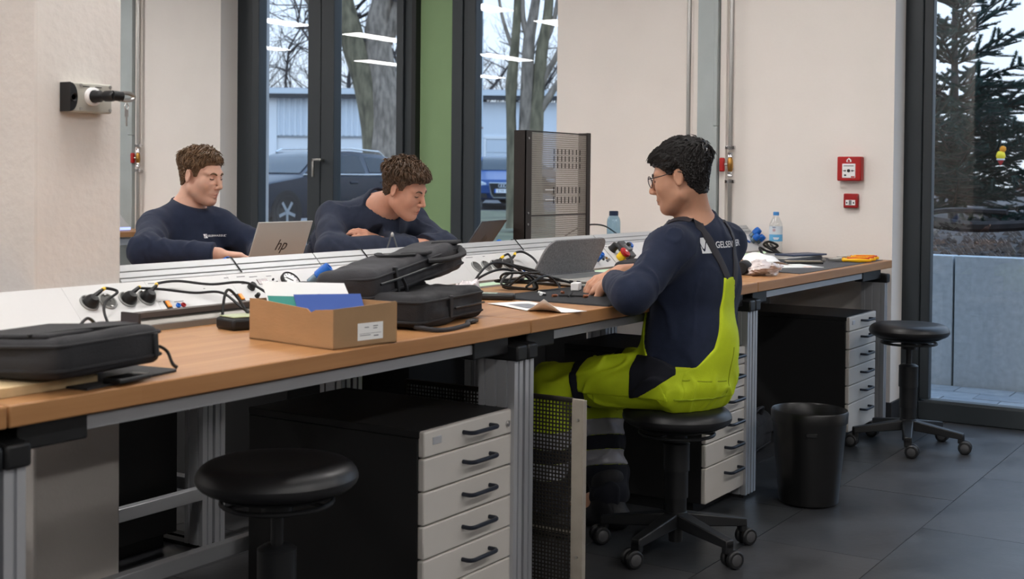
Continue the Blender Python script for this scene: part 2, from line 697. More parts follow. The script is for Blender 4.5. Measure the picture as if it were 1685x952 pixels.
# ------------------------------------------------------------------ windows and the glazed door
GLASS = thin_glass('window_glass', (0.97, 0.985, 1.0), 1.2)
def windows():
    X0, X1 = 5.13, 5.21
    w = empty('window_1', (0, 0, 0))
    structure(w, 'tall dark-framed double casement window left of the green pier', 'window')
    fr = DARKF
    top = 2.72
    MB().box(X0, X1, 4.43, 4.62, 0, top).build('frame_post', fr, w, bevel=0.004)
    MB().box(X0 + 0.0, X1, 3.013, 3.135, 0, top).build('frame_post', fr, w, bevel=0.004)
    MB().box(X0 - 0.05, X1, 3.013, 3.045, 0, top).build('frame_lip', mat('black_seal', (20, 22, 24), 0.6), w)
    MB().box(X0 - 0.02, X1 - 0.02, 3.815, 3.925, 0.12, top).build('casement_stile', fr, w, bevel=0.006)
    MB().box(X0 - 0.02, X1 - 0.02, 3.70, 3.81, 0.12, top).build('casement_stile', fr, w, bevel=0.006)
    MB().box(X0 - 0.02, X1 - 0.02, 4.365, 4.43, 0.12, top).build('casement_stile', fr, w, bevel=0.006)
    MB().box(X0 - 0.02, X1 - 0.02, 3.135, 3.19, 0.12, top).build('casement_stile', fr, w, bevel=0.006)
    MB().box(X0 - 0.02, X1, 3.13, 4.43, 0, 0.12).build('bottom_rail', fr, w, bevel=0.004)
    MB().box(X0 + 0.02, X0 + 0.026, 3.92, 4.37, 0.12, top).build('pane', GLASS, w)
    MB().box(X0 + 0.02, X0 + 0.026, 3.185, 3.705, 0.12, top).build('pane', GLASS, w)
    h = MB().cyl((X0 - 0.02, 3.785, 1.288), (X0 - 0.055, 3.785, 1.288), 0.011, 14)
    hd = h.build('handle', STEEL, w, smooth=True)
    MB().box(X0 - 0.065, X0 - 0.05, 3.772, 3.85, 1.279, 1.297).box(X0 - 0.065, X0 - 0.05, 3.832, 3.85, 1.175, 1.297).build('grip', STEEL, hd, bevel=0.004)
    # outside jambs catching the daylight
    structure(MB().box(5.215, 5.34, 4.485, 4.60, 0, 2.75).build('trim_1', mat('pale_render', (190, 192, 194), 0.8)), 'pale rendered outer jamb of the left window', 'trim')
    w2 = empty('window_2', (0, 0, 0))
    structure(w2, 'tall dark-framed fixed window right of the green pier', 'window')
    MB().box(X0 - 0.012, X1, 2.69, 2.767, 0, top).build('frame_post', fr, w2, bevel=0.004)
    MB().box(X0, X1, 2.60, 2.69, 0, top).build('frame_post', fr, w2, bevel=0.008)
    MB().box(X0, X1, 1.80, 1.90, 0, top).build('frame_post', fr, w2, bevel=0.004)
    MB().box(X0, X1, 1.90, 2.60, 0, 0.12).build('bottom_rail', fr, w2, bevel=0.004)
    MB().box(X0 + 0.03, X0 + 0.036, 1.90, 2.60, 0.12, top).build('pane', GLASS, w2)
    d = empty('door_1', (0, 0, 0))
    structure(d, 'dark-framed glazed door on the right looking onto the concrete wall', 'door')
    XD = 5.15
    MB().box(XD, XD + 0.08, -0.068, 0.05, 0, top).build('frame_post', fr, d, bevel=0.005)
    MB().box(XD + 0.012, XD + 0.07, -0.116, -0.068, 0.10, top).build('door_stile', fr, d, bevel=0.005)
    MB().box(XD, XD + 0.08, -2.35, -0.068, 0, 0.092).build('bottom_rail', fr, d, bevel=0.005)
    MB().box(XD + 0.004, XD + 0.07, -2.35, -0.10, 0.092, 0.102).build('glazing_bead', mat('grey_bead', (70, 76, 80), 0.4), d)
    MB().box(XD, XD + 0.08, -2.35, -2.2, 0, top).build('frame_post', fr, d, bevel=0.005)
    MB().box(XD + 0.035, XD + 0.041, -2.2, -0.11, 0.11, top).build('pane', GLASS, d)
windows()

# ------------------------------------------------------------------ ceiling lights
def ceiling_lights():
    em = bpy.data.materials.new('light_panel')
    em.use_nodes = True
    nt = em.node_tree
    nt.nodes.clear()
    o = nt.nodes.new('ShaderNodeOutputMaterial')
    e = nt.nodes.new('ShaderNodeEmission')
    e.inputs[0].default_value = (1.0, 0.965, 0.94, 1)
    e.inputs[1].default_value = LIGHT_STRENGTH
    nt.links.new(e.outputs[0], o.inputs[0])
    rows = ('in the added fill row by the right wall', 'right of the stools', 'over the stools', 'over the boys', 'beyond the boys', 'far to the left', 'by the left wall')
    cols = ((-6.8, 'at the far rear of the hall'), (-4.2, 'well behind the photographer'), (-1.3, 'close behind the photographer'), (0.75, 'above the near bench'), (3.2, 'above the far bench'))
    for x, ord_ in cols:
        for iy, y in enumerate((-5.8, -2.8, 0.3, 2.9, 5.7, 8.5, 10.7)):  # first row is an added, unseen fill that brightens the drawer fronts
            t = empty('ceiling_light', (x, y, CEIL))
            tag(t, 'long white ceiling light panel ' + ord_ + ', ' + rows[iy], 'ceiling light', 'ceiling light panels')
            MB().box(-0.62, 0.62, -0.17, 0.17, -0.04, 0.0).build('housing', WHITE, t, bevel=0.004)
            MB().box(-0.59, 0.59, -0.14, 0.14, -0.046, -0.041).build('diffuser', em, t)
ceiling_lights()

# ------------------------------------------------------------------ wall services: cable posts, compressed-air pipes, alarm boxes
def wall_services():
    gv = mat('galvanised_duct', (168, 176, 176), 0.5, 0.35, var=0.06, vscale=5)
    for y0, y1, ym, lab in ((5.40, 5.56, 5.445, 'grey metal cable post on the wall beside the seated boy with short hair'), (0.925, 1.04, 0.945, 'grey metal cable post on the wall behind the man with glasses')):
        t = empty('cable_duct', (XW, y0, 0))
        tag(t, lab, 'cable duct', 'wall cable posts')
        MB().box(-0.055, 0, 0, ym - y0, 0, 1.46).build('cover', gv, t, bevel=0.002)
        MB().box(-0.055, 0, 0, ym - y0, 1.463, CEIL).build('cover', gv, t, bevel=0.002)
        MB().box(-0.048, 0, ym - y0 + 0.001, y1 - y0, 0, CEIL).build('side_rail', gv, t, bevel=0.002)
    # smooth white edge strips beside the posts
    for y0, y1, lab in ((5.372, 5.396, 'narrow white trunking strip beside the left cable post'), (1.045, 1.075, 'narrow white trunking strip left of the right cable post'), (0.885, 0.920, 'narrow white trunking strip right of the right cable post')):
        tag(MB().box(XW - 0.03, XW, y0, y1, 0, CEIL).build('trunking_strip', PLASTER, bevel=0.003), lab, 'trunking')
    def pipe(y, z0, lab, valve=True, zc=1.27):
        t = empty('air_pipe', (XW - 0.04, y, 0))
        tag(t, lab, 'pipe')
        if not valve:
            MB().cyl((0, 0, z0), (0, 0, CEIL), 0.011, 12).build('tube', STEEL, t, smooth=True)
            return
        MB().cyl((0, 0, z0), (0, 0, zc - 0.075), 0.0115, 12).build('tube', STEEL, t, smooth=True)
        MB().cyl((0, 0, zc + 0.075), (0, 0, CEIL), 0.0115, 12).build('tube', STEEL, t, smooth=True)
        for s in (-1, 1):
            c = MB().lathe([(0.013, -0.008), (0.017, -0.008), (0.017, 0.008), (0.013, 0.008)], 14, Matrix.Translation((0, 0, zc + s * 0.088)))
            c.box(0.0, 0.04, -0.005, 0.005, zc + s * 0.088 - 0.005, zc + s * 0.088 + 0.005)
            c.box(-0.010, 0.008, -0.026, 0.026, zc + s * 0.088 - 0.009, zc + s * 0.088 + 0.009)
            c.build('clamp', CHROME, t, bevel=0.0015)
            MB().lathe([(0.012, 0), (0.015, 0.002), (0.015, 0.012), (0.012, 0.016), (0.015, 0.02), (0.013, 0.028)], 14, Matrix.Translation((0, 0, zc + s * 0.05 - 0.014))).build('nut', CHROME, t, smooth=True)
        MB().lathe([(0.010, -0.036), (0.013, -0.03), (0.0155, -0.012), (0.0155, 0.012), (0.013, 0.03), (0.010, 0.036)], 14, Matrix.Translation((0, 0, zc))).build('valve_body', BRASS, t, smooth=True)
        st = MB().cyl((0, 0.012, zc), (-0.012, 0.036, zc), 0.007, 10).build('stem', STEEL, t, smooth=True)
        MB().box(-0.026, -0.002, 0.026, 0.052, zc - 0.036, zc + 0.036).build('lever', RED, t, bevel=0.006)
    pipe(5.352, 0.0, 'steel compressed-air pipe with red valve on the wall behind the boy at the left', zc=1.298)
    pipe(0.853, 0.0, 'steel compressed-air pipe with red valve lever right of the man with glasses', zc=1.26)
    pipe(1.094, 0.0, 'plain steel pipe rising left of the cable post behind the man with glasses', valve=False)
    # fire alarm call point
    t = empty('fire_alarm_box', (XW, 0.222, 1.241))
    tag(t, 'red manual fire alarm call point on the white wall, the larger of two boxes', 'fire alarm')
    MB().box(-0.05, 0, -0.06, 0.06, -0.06, 0.06).build('housing', RED, t, bevel=0.006)
    MB().box(-0.053, -0.049, -0.033, 0.033, -0.045, 0.025).build('window_plate', WHITE, t, bevel=0.002)
    MB().lathe([(0.0001, 0), (0.008, 0), (0.008, 0.002), (0.0001, 0.002)], 16, frame((-0.053, 0, -0.01), (0, 1, 0), (0, 0, 1)) @ Matrix.Scale(-1, 4, (0, 0, 1)), cap=False).build('button', BLACKP, t)
    for s in (-1, 1):
        MB().prism([(s * 0.028, -0.012), (s * 0.028, -0.008), (s * 0.019, -0.008), (s * 0.019, -0.004), (s * 0.012, -0.01), (s * 0.019, -0.016), (s * 0.019, -0.012)], -0.0545, -0.0525, 'x').build('arrow_mark', BLACKP, t)
    MB().box(-0.0545, -0.0525, -0.025, 0.025, 0.012, 0.016).build('print_line', GREYP, t)
    MB().box(-0.0545, -0.0525, 0.012, 0.022, -0.036, -0.028).build('print_mark', BLACKP, t)
    MB().box(-0.0545, -0.0525, -0.030, -0.012, -0.043, -0.037).build('print_mark', RED, t)
    # house-and-flame sign above the window
    fl = MB()
    fl.prism([(-0.012, 0.033), (0.012, 0.033), (0.012, 0.043), (0.0, 0.054), (-0.012, 0.043)], -0.0515, -0.0495, 'x')
    fl.build('house_symbol', WHITE, t)
    MB().prism([(-0.006, 0.034), (0.005, 0.034), (0.007, 0.040), (0.003, 0.043), (0.002, 0.048), (-0.003, 0.043), (-0.006, 0.040)], -0.0522, -0.0512, 'x').build('flame_symbol', RED, t)
    t = empty('alarm_sounder', (XW, 0.219, 1.083))
    tag(t, 'small square red alarm box below the fire alarm call point', 'alarm box')
    MB().box(-0.028, 0, -0.036, 0.036, -0.036, 0.036).build('housing', mat('dark_red', (150, 22, 24), 0.35), t, bevel=0.005)
    MB().box(-0.031, -0.027, -0.024, 0.024, -0.022, 0.004).build('label_plate', WHITE, t, bevel=0.001)
    MB().box(-0.033, -0.03, -0.007, 0.007, -0.02, 0.003).build('lamp', GREYP, t, bevel=0.002)
    for s in (-1, 1):
        MB().box(-0.0325, -0.0305, s * 0.017 - 0.003, s * 0.017 + 0.003, -0.014, -0.006).build('print_mark', BLACKP, t)
wall_services()

# ------------------------------------------------------------------ key switch on the pillar
def key_switch():
    Y = 0.736
    t = empty('key_switch_box', (0.728, Y, 1.356))
    tag(t, 'grey key switch box with black end on the white pillar', 'switch box')
    gb = mat('pale_grey_housing', (176, 174, 164), 0.5)
    MB().box(-0.052, 0.066, -0.036, 0, -0.034, 0.036).build('housing', gb, t, bevel=0.004)
    end = MB()
    arc = [(-0.056 + 0.020 * math.cos(a), 0.001 + 0.034 * math.sin(a)) for a in np.linspace(-math.pi / 2, math.pi / 2, 12)]
    end.prism([(-0.058, -0.034), *arc, (-0.058, 0.036)], -0.039, 0.0, 'y').build('end_cap', BLACKP, t, bevel=0.002)
    MB().lathe([(0.006, 0), (0.009, 0.004), (0.009, 0.0)], 12, frame((-0.049, -0.039, 0), (1, 0, 0), (0, 0, 1))).build('end_knob', BLACKM, t)
    for sx in (-0.026, 0.060):
        for sz in (-0.026, 0.03):
            MB().cyl((sx, -0.034, sz), (sx, -0.0375, sz), 0.004, 10).build('screw', STEEL, t)
    for x0 in (-0.02, 0.016):
        MB().box(x0, x0 + 0.018, -0.0372, -0.034, 0.026, 0.028).build('slot', BLACKP, t)
    ring = MB().lathe([(0.022, 0.0), (0.022, 0.008), (0.016, 0.010), (0.015, 0.0)], 20, frame((0.006, -0.036, 0.004), (1, 0, 0), (0, 0, 1)), cap=False)
    ring.build('collar', WHITE, t, smooth=True)
    # black lock cylinder, then the padlocked hasp sticking out towards the room
    MB().lathe([(0.014, -0.002), (0.014, 0.03), (0.011, 0.034), (0.008, 0.044), (0.013, 0.05), (0.013, 0.074), (0.009, 0.08)], 16, frame((0.006, -0.036, 0.004), (1, 0, 0), (0, 0, 1))).build('lock_cylinder', BLACKP, t, smooth=True)
    sh = MB()
    sh.tube(smooth_path([(0.02, -0.116, 0.011), (0.05, -0.116, 0.012), (0.064, -0.116, 0.004), (0.05, -0.116, -0.004), (0.02, -0.116, -0.004)], 6), 0.005, 8)
    sh.build('shackle', STEEL, t, smooth=True)
    MB().tube([(0.002, -0.112, 0.005), (0.028, -0.116, 0.004)], 0.012, 12).build('padlock_body', BLACKP, t, smooth=True)
    ky = MB()
    ky.tube(smooth_path([(0.034, -0.125, -0.012), (0.040, -0.125, -0.020), (0.034, -0.125, -0.028), (0.028, -0.125, -0.020)], 5, True), 0.0015, 6, closed=True)
    ky.build('key_ring', STEEL, t, smooth=True)
    MB().box(0.029, 0.039, -0.126, -0.124, -0.044, -0.028).box(0.032, 0.036, -0.126, -0.124, -0.066, -0.044).build('key', STEEL, t)
key_switch()
# ------------------------------------------------------------------ outside: car park, shed, trees
STREET = Vector((-1.3, -1.79, 0))
SF, SR = Vector((0.842, 0.5396, 0)), Vector((0.5396, -0.842, 0))
def ext(a, d, z=0.0):
    """street axes: a metres to the right, d metres out from the hall, z up"""
    return STREET + SF * d + SR * a + Vector((0, 0, z))
def gz_(d):
    return -0.05 + 0.0125 * max(0.0, d - 4)

def ground():
    asp = mat('wet_asphalt', (92, 90, 92), 0.6, var=0.25, vscale=0.8, bump=0.3, bscale=25)
    b = MB()
    b.add([ext(-60, 8.2, -0.04), ext(4.6, 8.2, -0.04), ext(26, 90, gz_(90)), ext(-60, 90, gz_(90))], [(0, 1, 2, 3)])
    structure(b.build('ground_yard', asp), 'grey asphalt yard outside the windows', 'ground')
    gr = mat('winter_grass_soil', (92, 92, 70), 0.95, var=0.4, vscale=1.2, bump=0.6, bscale=12)
    v = MB()
    v.add([ext(-1.6, 12, gz_(12) + 0.03), ext(3.6, 12, gz_(12) + 0.03), ext(8, 33, gz_(33) + 0.05), ext(-2.2, 33, gz_(33) + 0.05)], [(0, 1, 2, 3)])
    structure(v.build('ground_verge', gr), 'brown winter verge outside the window right of the green pier', 'ground')
    # strip of grey gravel against the facade
    g2 = mat('grey_gravel', (120, 120, 122), 0.95, var=0.35, vscale=18, bump=0.8, bscale=60)
    structure(MB().box(5.34, 8.6, 0.9, 8.5, -0.12, -0.045).build('ground_gravel', g2), 'grey gravel strip along the facade', 'ground')
    # tufts of grass behind the second window
    mb = MB()
    rg = random.Random(5)
    for k in range(1600):
        a = rg.uniform(-0.3, 0.75)
        d = rg.uniform(8.3, 10.5)
        p = ext(a, d, -0.06)
        h = rg.uniform(0.10, 0.34)
        dx, dy = rg.uniform(-0.1, 0.1), rg.uniform(-0.1, 0.1)
        w = 0.006
        mb.add([(p.x - w, p.y, p.z), (p.x + w, p.y, p.z), (p.x + dx * 0.5 + w * 0.6, p.y + dy * 0.5, p.z + h * 0.6), (p.x + dx * 0.5 - w * 0.6, p.y + dy * 0.5, p.z + h * 0.6), (p.x + dx, p.y + dy, p.z + h)], [(0, 1, 2, 3), (3, 2, 4)])
    tag(mb.build('grass', mat('green_grass', (70, 104, 52), 0.8, var=0.3, vscale=20)), 'green grass tufts outside the window beside the perforated stand', 'grass', kind='stuff')
    # fine stones in the bed
ground()

def pavers_and_wall():
    base = MB().box(5.34, 6.36, -4.5, 0.88, -0.14, -0.03).build('floor_terrace', mat('terrace_bed', (70, 74, 80), 0.95))
    structure(base, 'concrete paver strip outside the glazed door', 'paving')
    pm = [mat('paver_%d' % k, c, 0.8, var=0.12, vscale=14, bump=0.25, bscale=120) for k, c in enumerate(((142, 148, 154), (134, 140, 147), (150, 155, 160)))]
    meshes = []
    for m in pm:
        me = MB().box(0.003, 0.197, 0.003, 0.297, -0.05, 0.0).mesh('paver')
        me.materials.append(m)
        meshes.append(me)
    rg = random.Random(11)
    for i in range(5):
        for j in range(-8, 3):
            y = j * 0.30 + (0.15 if i % 2 else 0.0)
            if y + 0.3 > 0.89 or y < -2.4:
                continue
            inst('paver', meshes[rg.randrange(3)], base, (5.345 + i * 0.2, y, 0.0 + rg.uniform(-0.002, 0.002)))
    cm = mat('grey_concrete', (172, 178, 182), 0.85, var=0.10, vscale=30, bump=0.35, bscale=160)
    w = empty('retaining_wall', (6.37, 0, 0))
    tag(w, 'grey concrete retaining wall of upright slabs outside the glazed door', 'concrete wall')
    ys = [0.96, 0.062, -0.94, -1.94, -2.94]
    for a, b in zip(ys[:-1], ys[1:]):
        MB().box(0, 0.13, b + 0.006, a - 0.006, -0.06, 0.752).build('slab', cm, w, bevel=0.004)
    # raised bed behind
    so = mat('dark_soil', (74, 66, 62), 0.95, var=0.45, vscale=5, bump=0.9, bscale=30)
    b = MB()
    n = 26
    P = []
    rg2 = np.random.default_rng(4)
    for i in range(n):
        row = []
        x = 6.5 + i * i * 0.06
        for j in range(30):
            ym = 0.75 + 0.27 * (x - 5.2)
            y = -6 + (ym + 6) * j / 29
            z = 0.66 + 0.40 * (1 - math.exp(-i * 0.11)) + 0.03 * math.sin(x * 3 + y * 2.1) * math.sin(y * 2.7) + rg2.uniform(-0.012, 0.012)
            if j >= 28:
                z = 0.45 if j == 28 else -0.1
            row.append((x, y, z))
        P.append(row)
    b.grid(P)
    structure(b.build('ground_bed', so, smooth=True), 'raised bed of dark soil behind the concrete wall', 'ground')
    # gravel and leaf litter on the bed
    mb = MB()
    for k in range(1500):
        x = 6.52 + abs(rg.gauss(0, 0.7))
        y = rg.uniform(-0.9, 1.4)
        z = 0.66 + 0.40 * (1 - math.exp(-math.sqrt(max(0, (x - 6.5) / 0.06)) * 0.11)) + rg.uniform(0.0, 0.02)
        s = rg.uniform(0.008, 0.03)
        mb.add([(x - s, y - s, z), (x + s, y - s * 0.6, z + s * 0.2), (x + s * 0.5, y + s, z), (x, y, z + s)], [(0, 1, 3), (1, 2, 3), (2, 0, 3)])
    tag(mb.build('leaf_litter', mat('brown_litter', (96, 84, 76), 0.9, var=0.4, vscale=9)), 'brown leaf litter and stones on the raised bed', 'leaf litter', kind='stuff')
    # dead branch lying behind the wall
    mb = MB()
    mb.tube(smooth_path([(7.4, 1.2, 0.87), (7.2, 0.6, 0.93), (7.15, 0.1, 0.90), (7.1, -0.5, 0.95)], 6), [0.05 * (1 - 0.02 * k) for k in range(19)], 8)
    mb.tube(smooth_path([(7.2, 0.6, 0.93), (7.1, 0.3, 1.0), (7.0, -0.1, 1.0)], 6), 0.018, 6)
    tag(mb.build('fallen_branch', mat('dark_bark', (44, 38, 36), 0.9, var=0.3, vscale=20)), 'dark fallen branch lying on the bed behind the concrete wall', 'branch')
pavers_and_wall()

# ------------------------------------------------------------------ trees
BARK = mat('grey_brown_bark', (134, 122, 110), 0.95, var=0.5, vscale=12, stretch=(1, 1, 0.3), bump=1.0, bscale=9)
BARK_M = mat('mossy_bark', (112, 104, 84), 0.95, var=0.5, vscale=10, stretch=(1, 1, 0.3), bump=1.0, bscale=9)
TWIG = mat('bare_twigs', (74, 68, 66), 0.95, var=0.3, vscale=3)

def grow(mb, p, d, L, r, depth, rg, spread=0.5, up=0.12, nseg=4, kids=(2, 4), minr=0.006, twist=0.16):
    pts, rr = [Vector(p)], [r]
    q, v = Vector(p), Vector(d).normalized()
    for k in range(nseg):
        v = (v + Vector((rg.gauss(0, twist), rg.gauss(0, twist), rg.gauss(0, twist) + up * 0.3))).normalized()
        q = q + v * (L / nseg)
        pts.append(q.copy())
        rr.append(max(minr * 0.5, r * (1 - 0.5 * (k + 1) / nseg)))
    mb.tube(pts, rr, 8 if r > 0.12 else (5 if r > 0.03 else 3))
    if depth <= 0:
        return
    for c in range(rg.randint(*kids)):
        i = rg.randint(max(1, nseg // 2), nseg)
        t = (pts[i] - pts[i - 1]).normalized()
        sd = Vector((rg.gauss(0, 1), rg.gauss(0, 1), rg.gauss(0, 1)))
        sd = (sd - t * sd.dot(t)).normalized()
        nd = (t + sd * rg.uniform(spread * 0.6, spread * 1.5) + Vector((0, 0, up))).normalized()
        grow(mb, pts[i], nd, L * rg.uniform(0.58, 0.82), rr[i] * rg.uniform(0.5, 0.75), depth - 1, rg, spread, up, max(3, nseg - 1), kids, minr, twist)

def big_tree():
    t = empty('oak_tree', tuple(ext(-3.1, 30, gz_(30))))
    tag(t, 'large forked tree trunk with rough bark behind the dark estate car', 'tree')
    rg = random.Random(2)
    def P(a, z, d=30.0):            # metres on the street axes
        return ext(a, d, z) - t.location
    tr = MB()
    tr.tube(smooth_path([P(-2.93, 0.05), P(-2.99, 1.07), P(-3.13, 1.92), P(-3.28, 2.78), P(-3.45, 3.49), P(-3.65, 4.06), P(-3.84, 4.70), P(-4.01, 5.34), P(-4.23, 6.19)], 4), list(np.interp(np.linspace(0, 1, 33), [0, .12, .3, .6, .75, 1], [0.62, 0.48, 0.34, 0.30, 0.28, 0.22])), 16)
    tr.build('trunk', BARK_M, t, smooth=True)
    tr = MB()
    tr.tube(smooth_path([P(-2.87, 0.05, 29.9), P(-2.95, 1.07, 29.9), P(-2.95, 1.92, 29.9), P(-2.95, 2.77, 29.9), P(-3.05, 3.49), P(-3.13, 4.06), P(-3.16, 4.77), P(-3.05, 5.34), P(-2.88, 6.19)], 4), list(np.interp(np.linspace(0, 1, 33), [0, .12, .3, .6, .75, 1], [0.62, 0.50, 0.36, 0.33, 0.28, 0.20])), 16)
    tr.build('trunk', BARK, t, smooth=True)
    br = MB()
    br.tube(smooth_path([P(-3.11, 4.20), P(-2.88, 4.62), P(-2.74, 5.05), P(-2.54, 5.76)], 4), [0.22 - 0.008 * k for k in range(13)], 10)
    br.build('branch', BARK, t, smooth=True)
    br = MB()
    br.tube(smooth_path([P(-3.59, 3.99), P(-4.01, 4.48), P(-4.58, 5.05), P(-5.08, 5.62)], 4), [0.15 - 0.008 * k for k in range(13)], 8)
    br.build('branch', BARK, t, smooth=True)
    tw = MB()
    for k in range(14):
        grow(tw, P(rg.uniform(-4.87, -2.59), rg.uniform(4.91, 5.90)), (rg.uniform(-1, 1), rg.uniform(-1, 1), rg.uniform(-0.5, 0.6)), rg.uniform(1.2, 2.4), 0.05, 2, rg, kids=(2, 3))
    tag(tw.build('twigs', TWIG, t), kind='stuff')
big_tree()

def multi_tree():
    d = 23
    t = empty('multi_stem_tree', tuple(ext(0.3, d, gz_(d))))
    tag(t, 'bare multi-stem tree outside the window behind the perforated stand', 'tree')
    def P(a, z):                    # metres on the street axes
        return ext(a, d, z) - t.location
    def limb(name, pts, r, m=BARK):
        b = MB()
        n = len(pts)
        pth = smooth_path([P(*q) for q in pts], 5)
        b.tube(pth, list(np.interp(np.linspace(0, 1, len(pth)), np.linspace(0, 1, n), r)), 10)
        return b.build(name, m, t, smooth=True)
    limb('stem', [(0.038, 0.30), (0.005, 0.90), (-0.005, 1.56), (-0.027, 2.32), (-0.027, 2.86), (0.027, 3.52), (0.060, 4.06), (0.082, 4.82)], [.15, .11, .10, .09, .11, .085, .075, .06], BARK_M)
    limb('stem', [(0.256, 0.30), (0.234, 1.12), (0.234, 1.99), (0.256, 2.86), (0.278, 3.63), (0.365, 4.17), (0.452, 4.82)], [.22, .16, .13, .12, .11, .09, .07])
    limb('stem', [(0.387, 0.30), (0.365, 1.12), (0.409, 2.10), (0.452, 2.75), (0.518, 3.52), (0.605, 4.06), (0.659, 4.82)], [.24, .18, .15, .12, .11, .09, .07], BARK_M)
    limb('branch', [(0.452, 2.75), (0.605, 3.08), (0.757, 3.35), (0.910, 3.73)], [.08, .06, .05, .03])
    limb('branch', [(0.430, 2.32), (0.605, 2.59), (0.779, 2.86), (0.953, 3.10)], [.09, .07, .055, .04])
    limb('branch', [(0.027, 3.41), (-0.114, 3.79), (-0.223, 4.17), (-0.311, 4.71)], [.045, .035, .03, .02])
    limb('branch', [(0.278, 3.63), (0.169, 4.06), (0.147, 4.71)], [.06, .05, .04])
    limb('branch', [(0.518, 3.52), (0.648, 3.79), (0.757, 4.17), (0.801, 4.61)], [.05, .045, .04, .03])
    tw = MB()
    rg = random.Random(9)
    for k in range(26):
        grow(tw, P(rg.uniform(-0.463, -5.58), rg.uniform(-40, 110)), (rg.uniform(-1, 1), rg.uniform(-1, 1), rg.uniform(-0.2, 0.8)), rg.uniform(0.6, 1.3), 0.02, 2, rg, kids=(2, 3), minr=0.004)
    tag(tw.build('twigs', TWIG, t), kind='stuff')
multi_tree()

def wood_behind():
    rg = random.Random(21)
    spots = [(-15.0, 66), (-13.2, 62), (-11.6, 68), (-10.0, 63), (-8.4, 67), (-7.0, 64), (-5.6, 68), (-4.0, 65), (-2.4, 62), (-1.0, 67), (0.4, 63), (1.8, 66), (3.2, 62), (-16.5, 70)]
    words = ('at the far left of the window', 'second from the left', 'third from the left', 'left of the casement stile', 'behind the casement stile', 'right of the casement stile', 'behind the forked oak', 'right of the forked oak', 'left of the lamp post', 'behind the lamp post', 'right of the lamp post', 'behind the multi-stem tree', 'by the wall edge', 'at the outermost left')
    for (a, d), w in zip(spots, words):
        t = empty('bare_tree', tuple(ext(a, d, gz_(d))))
        tag(t, 'leafless tree rising behind the shed, ' + w, 'tree', 'leafless trees behind the shed')
        H = rg.uniform(8.0, 11.5) if a < -4.5 or a > 2.0 else rg.uniform(5.5, 8.0)
        tr = MB()
        r0 = rg.uniform(0.12, 0.2)
        pts = [Vector((rg.gauss(0, 0.12) * k, rg.gauss(0, 0.12) * k, H * k / 6)) for k in range(7)]
        tr.tube(pts, [r0 * (1 - 0.8 * k / 6) for k in range(7)], 6)
        tr.build('trunk', TWIG, t)
        br = MB()
        for k in range(15):
            f = rg.uniform(0.3, 1.0)
            i = min(5, int(f * 6))
            p = pts[i].lerp(pts[i + 1], f * 6 - i)
            an = rg.uniform(0, 6.28)
            grow(br, p, (math.cos(an), math.sin(an), rg.uniform(0.3, 1.2)), rg.uniform(1.2, 2.6) * (1.25 - 0.5 * f), 0.045, 3, rg, spread=0.55, kids=(2, 3), minr=0.011, nseg=4)
        tag(br.build('branches', TWIG, t), kind='stuff')
    # brushwood at the foot of the trees
    mb = MB()
    for k in range(150):
        d = rg.uniform(60, 63)
        grow(mb, ext(rg.uniform(-14, 4), d, gz_(d) + 2.2), (rg.uniform(-.4, .4), rg.uniform(-.4, .4), 1), rg.uniform(1.4, 2.8), 0.03, 2, rg, spread=0.6, kids=(2, 4), minr=0.012)
    tag(mb.build('brushwood', TWIG), 'tangled grey brushwood behind the shed roof', 'brushwood', kind='stuff')
wood_behind()

